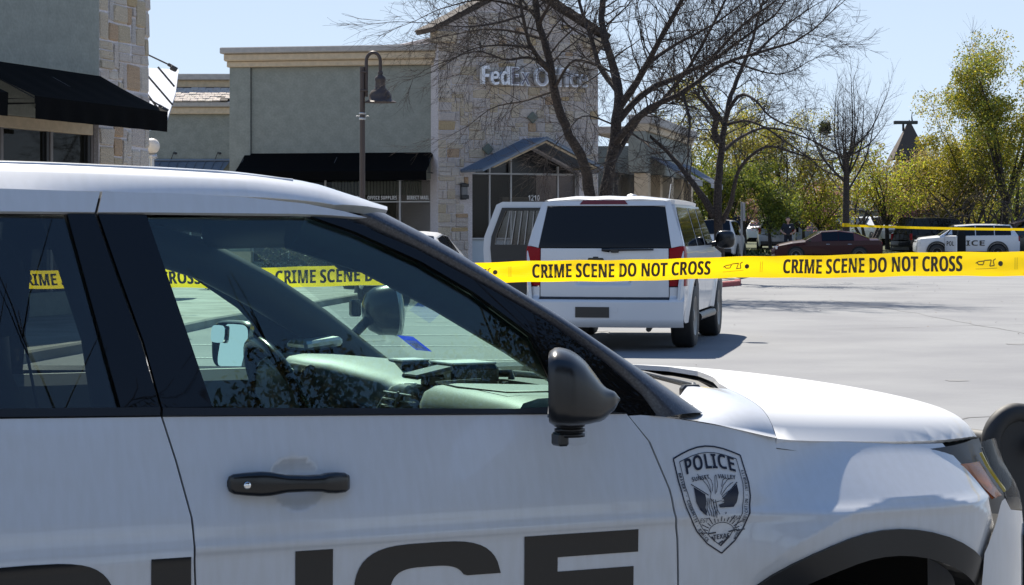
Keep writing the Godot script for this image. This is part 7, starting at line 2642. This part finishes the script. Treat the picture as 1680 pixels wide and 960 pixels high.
# ---------------------------------------------------------------- the officer: one skin over jointed limbs
func skin(bones: Array, lo: Vector3, hi: Vector3, cell: float, blend: float) -> MB:      # bones: [a, b, ra, rb]
	var nx := int((hi.x - lo.x) / cell) + 2
	var ny := int((hi.y - lo.y) / cell) + 2
	var nz := int((hi.z - lo.z) / cell) + 2
	var f := PackedFloat32Array()
	f.resize(nx * ny * nz)
	var field := func(p: Vector3) -> float:
		var sum := 0.0
		for b in bones:
			var ab: Vector3 = b[1] - b[0]
			var t := clampf((p - b[0]).dot(ab) / maxf(ab.length_squared(), 1e-9), 0.0, 1.0)
			var dd: float = (p - b[0] - ab * t).length() - lerpf(b[2], b[3], t)
			sum += exp(-dd / blend)
		return -blend * log(maxf(sum, 1e-30))
	for i in nx:
		for j in ny:
			for k in nz:
				f[(i * ny + j) * nz + k] = field.call(lo + Vector3(i, j, k) * cell)
	var vid := {}
	var vs := []
	var corner := [Vector3i(0, 0, 0), Vector3i(1, 0, 0), Vector3i(0, 1, 0), Vector3i(1, 1, 0), Vector3i(0, 0, 1), Vector3i(1, 0, 1), Vector3i(0, 1, 1), Vector3i(1, 1, 1)]
	var edges := [[0, 1], [2, 3], [4, 5], [6, 7], [0, 2], [1, 3], [4, 6], [5, 7], [0, 4], [1, 5], [2, 6], [3, 7]]
	for i in nx - 1:
		for j in ny - 1:
			for k in nz - 1:
				var val := []
				var neg := 0
				for c: Vector3i in corner:
					var q := f[((i + c.x) * ny + j + c.y) * nz + k + c.z]
					val.append(q)
					if q < 0.0:
						neg += 1
				if neg == 0 or neg == 8:
					continue
				var s := Vector3.ZERO
				var cnt := 0
				for e in edges:
					var v0: float = val[e[0]]
					var v1: float = val[e[1]]
					if (v0 < 0.0) != (v1 < 0.0):
						s += Vector3(corner[e[0]]).lerp(Vector3(corner[e[1]]), v0 / (v0 - v1))
						cnt += 1
				vid[Vector3i(i, j, k)] = vs.size()
				vs.append(lo + (Vector3(i, j, k) + s / cnt) * cell)
	var ns := []
	for p: Vector3 in vs:
		var e := cell * 0.5
		ns.append(Vector3(field.call(p + Vector3(e, 0, 0)) - field.call(p - Vector3(e, 0, 0)), field.call(p + Vector3(0, e, 0)) - field.call(p - Vector3(0, e, 0)), field.call(p + Vector3(0, 0, e)) - field.call(p - Vector3(0, 0, e))).normalized())
	var mb := MB.new()
	for i in range(1, nx - 1):
		for j in range(1, ny - 1):
			for k in range(1, nz - 1):
				var v0 := f[(i * ny + j) * nz + k] < 0.0
				for ax in 3:
					var st := Vector3i(1, 0, 0) if ax == 0 else Vector3i(0, 1, 0) if ax == 1 else Vector3i(0, 0, 1)
					if v0 == (f[((i + st.x) * ny + j + st.y) * nz + k + st.z] < 0.0):
						continue
					var u := Vector3i(0, 1, 0) if ax == 0 else Vector3i(0, 0, 1) if ax == 1 else Vector3i(1, 0, 0)
					var w := Vector3i(0, 0, 1) if ax == 0 else Vector3i(1, 0, 0) if ax == 1 else Vector3i(0, 1, 0)
					var c := Vector3i(i, j, k)
					var q := [c, c - u, c - u - w, c - w]
					var ok := true
					for z in q:
						ok = ok and vid.has(z)
					if ok:
						var d := []
						for z in q:
							d.append(vid[z])
						mb.quadn(vs[d[0]], vs[d[1]], vs[d[2]], vs[d[3]], ns[d[0]], ns[d[1]], ns[d[2]], ns[d[3]])
	return mb

func officer() -> void:
	var t := thing("person", "officer in dark short-sleeved uniform standing with hands at the belt", "person", Vector3((1293 - 840) / 3400.0 * 101.5, 0.24, -101.5), -8)
	# facing +z; feet apart, elbows out, hands on the belt
	var v := func(x: float, y: float, z: float) -> Vector3: return Vector3(x, y, z)
	var cloth := []
	for s: float in [1.0, -1.0]:
		cloth.append([v.call(0.10 * s, 0.93, 0), v.call(0.13 * s, 0.50, 0.02), 0.095, 0.068])
		cloth.append([v.call(0.13 * s, 0.50, 0.02), v.call(0.15 * s, 0.09, -0.02), 0.066, 0.05])
		cloth.append([v.call(0.15 * s, 0.05, -0.03), v.call(0.17 * s, 0.035, 0.15), 0.05, 0.04])
		cloth.append([v.call(0.19 * s, 1.47, -0.01), v.call(0.31 * s, 1.24, -0.05), 0.072, 0.056])
		cloth.append([v.call(0.06 * s, 1.40, 0.01), v.call(0.18 * s, 1.46, 0), 0.11, 0.075])
		cloth.append([v.call(0.07 * s, 1.10, 0.01), v.call(0.10 * s, 1.34, 0.02), 0.12, 0.13])
	cloth.append([v.call(0, 0.95, 0), v.call(0, 1.12, 0.01), 0.15, 0.14])
	var m := skin(cloth, v.call(-0.46, -0.05, -0.3), v.call(0.46, 1.66, 0.34), 0.026, 0.018)
	part(t, "uniform", m.done(), mat("navy_cloth", Color(0.010, 0.012, 0.020), 0.85))
	var flesh := mat("skin", Color(0.42, 0.24, 0.17), 0.55)
	var head := [[v.call(0, 1.50, -0.01), v.call(0, 1.60, 0.0), 0.058, 0.056], [v.call(0, 1.74, -0.005), v.call(0, 1.70, 0.02), 0.098, 0.09], [v.call(0, 1.66, 0.045), v.call(0, 1.63, 0.06), 0.06, 0.045], [v.call(0, 1.72, 0.10), v.call(0, 1.685, 0.125), 0.012, 0.018], [v.call(0.035, 1.745, 0.088), v.call(-0.035, 1.745, 0.088), 0.014, 0.014], [v.call(0, 1.655, 0.096), v.call(0, 1.65, 0.098), 0.020, 0.020]]
	for s: float in [1.0, -1.0]:
		head.append([v.call(0.098 * s, 1.72, 0.0), v.call(0.102 * s, 1.69, 0.0), 0.018, 0.014])
	m = skin(head, v.call(-0.14, 1.42, -0.14), v.call(0.14, 1.88, 0.18), 0.012, 0.008)
	for s: float in [1.0, -1.0]:
		var arm := [[v.call(0.30 * s, 1.26, -0.05), v.call(0.345 * s, 1.17, -0.03), 0.047, 0.046], [v.call(0.345 * s, 1.17, -0.03), v.call(0.21 * s, 1.05, 0.12), 0.045, 0.030]]
		m.add(skin(arm, v.call(0.12 if s > 0 else -0.46, 0.95, -0.16), v.call(0.46 if s > 0 else -0.12, 1.36, 0.22), 0.014, 0.008))
		var w: Vector3 = v.call(0.205 * s, 1.045, 0.125)
		var hand := [[w, w + v.call(-0.045 * s, -0.015, 0.02), 0.030, 0.030]]
		for k in 4:
			var r: Vector3 = w + v.call(-0.05 * s, 0.018 - k * 0.018, 0.028)
			var l: float = [0.034, 0.040, 0.037, 0.030][k]
			hand.append([r, r + v.call(-l * s, -0.008, 0.012), 0.010, 0.009])
			hand.append([r + v.call(-l * s, -0.008, 0.012), r + v.call(-l * 1.5 * s, -0.022, -0.006), 0.009, 0.008])
		hand.append([w + v.call(-0.01 * s, 0.02, 0.02), w + v.call(-0.04 * s, 0.055, 0.035), 0.013, 0.010])
		m.add(skin(hand, w - v.call(0.15, 0.12, 0.08), w + v.call(0.15, 0.12, 0.10), 0.007, 0.004))
	part(t, "body", m.done(), flesh)
	var hair := [[v.call(0, 1.765, -0.02), v.call(0, 1.72, -0.035), 0.100, 0.095]]
	m = skin(hair, v.call(-0.14, 1.58, -0.17), v.call(0.14, 1.90, 0.10), 0.014, 0.006)
	part(t, "hair", m.done(), mat("hair_dark", Color(0.03, 0.02, 0.015), 0.8))
	m = MB.new()
	m.lathe([Vector2(0.155, 0.955), Vector2(0.172, 0.96), Vector2(0.172, 1.01), Vector2(0.155, 1.015)], 20)
	for q in [[0.16, 0.97, 0.09], [-0.17, 0.95, 0.06], [0.05, 0.98, 0.165]]:
		m.box(v.call(q[0], q[1], q[2]), Vector3(0.06, 0.11, 0.06), 0.01)
	part(t, "duty_belt", m.done(), mats["trim_black"])
	m = MB.new()
	m.box(v.call(0.09, 1.36, 0.155), Vector3(0.05, 0.06, 0.012), 0.004)
	part(t, "badge", m.done(), mats["chrome"])
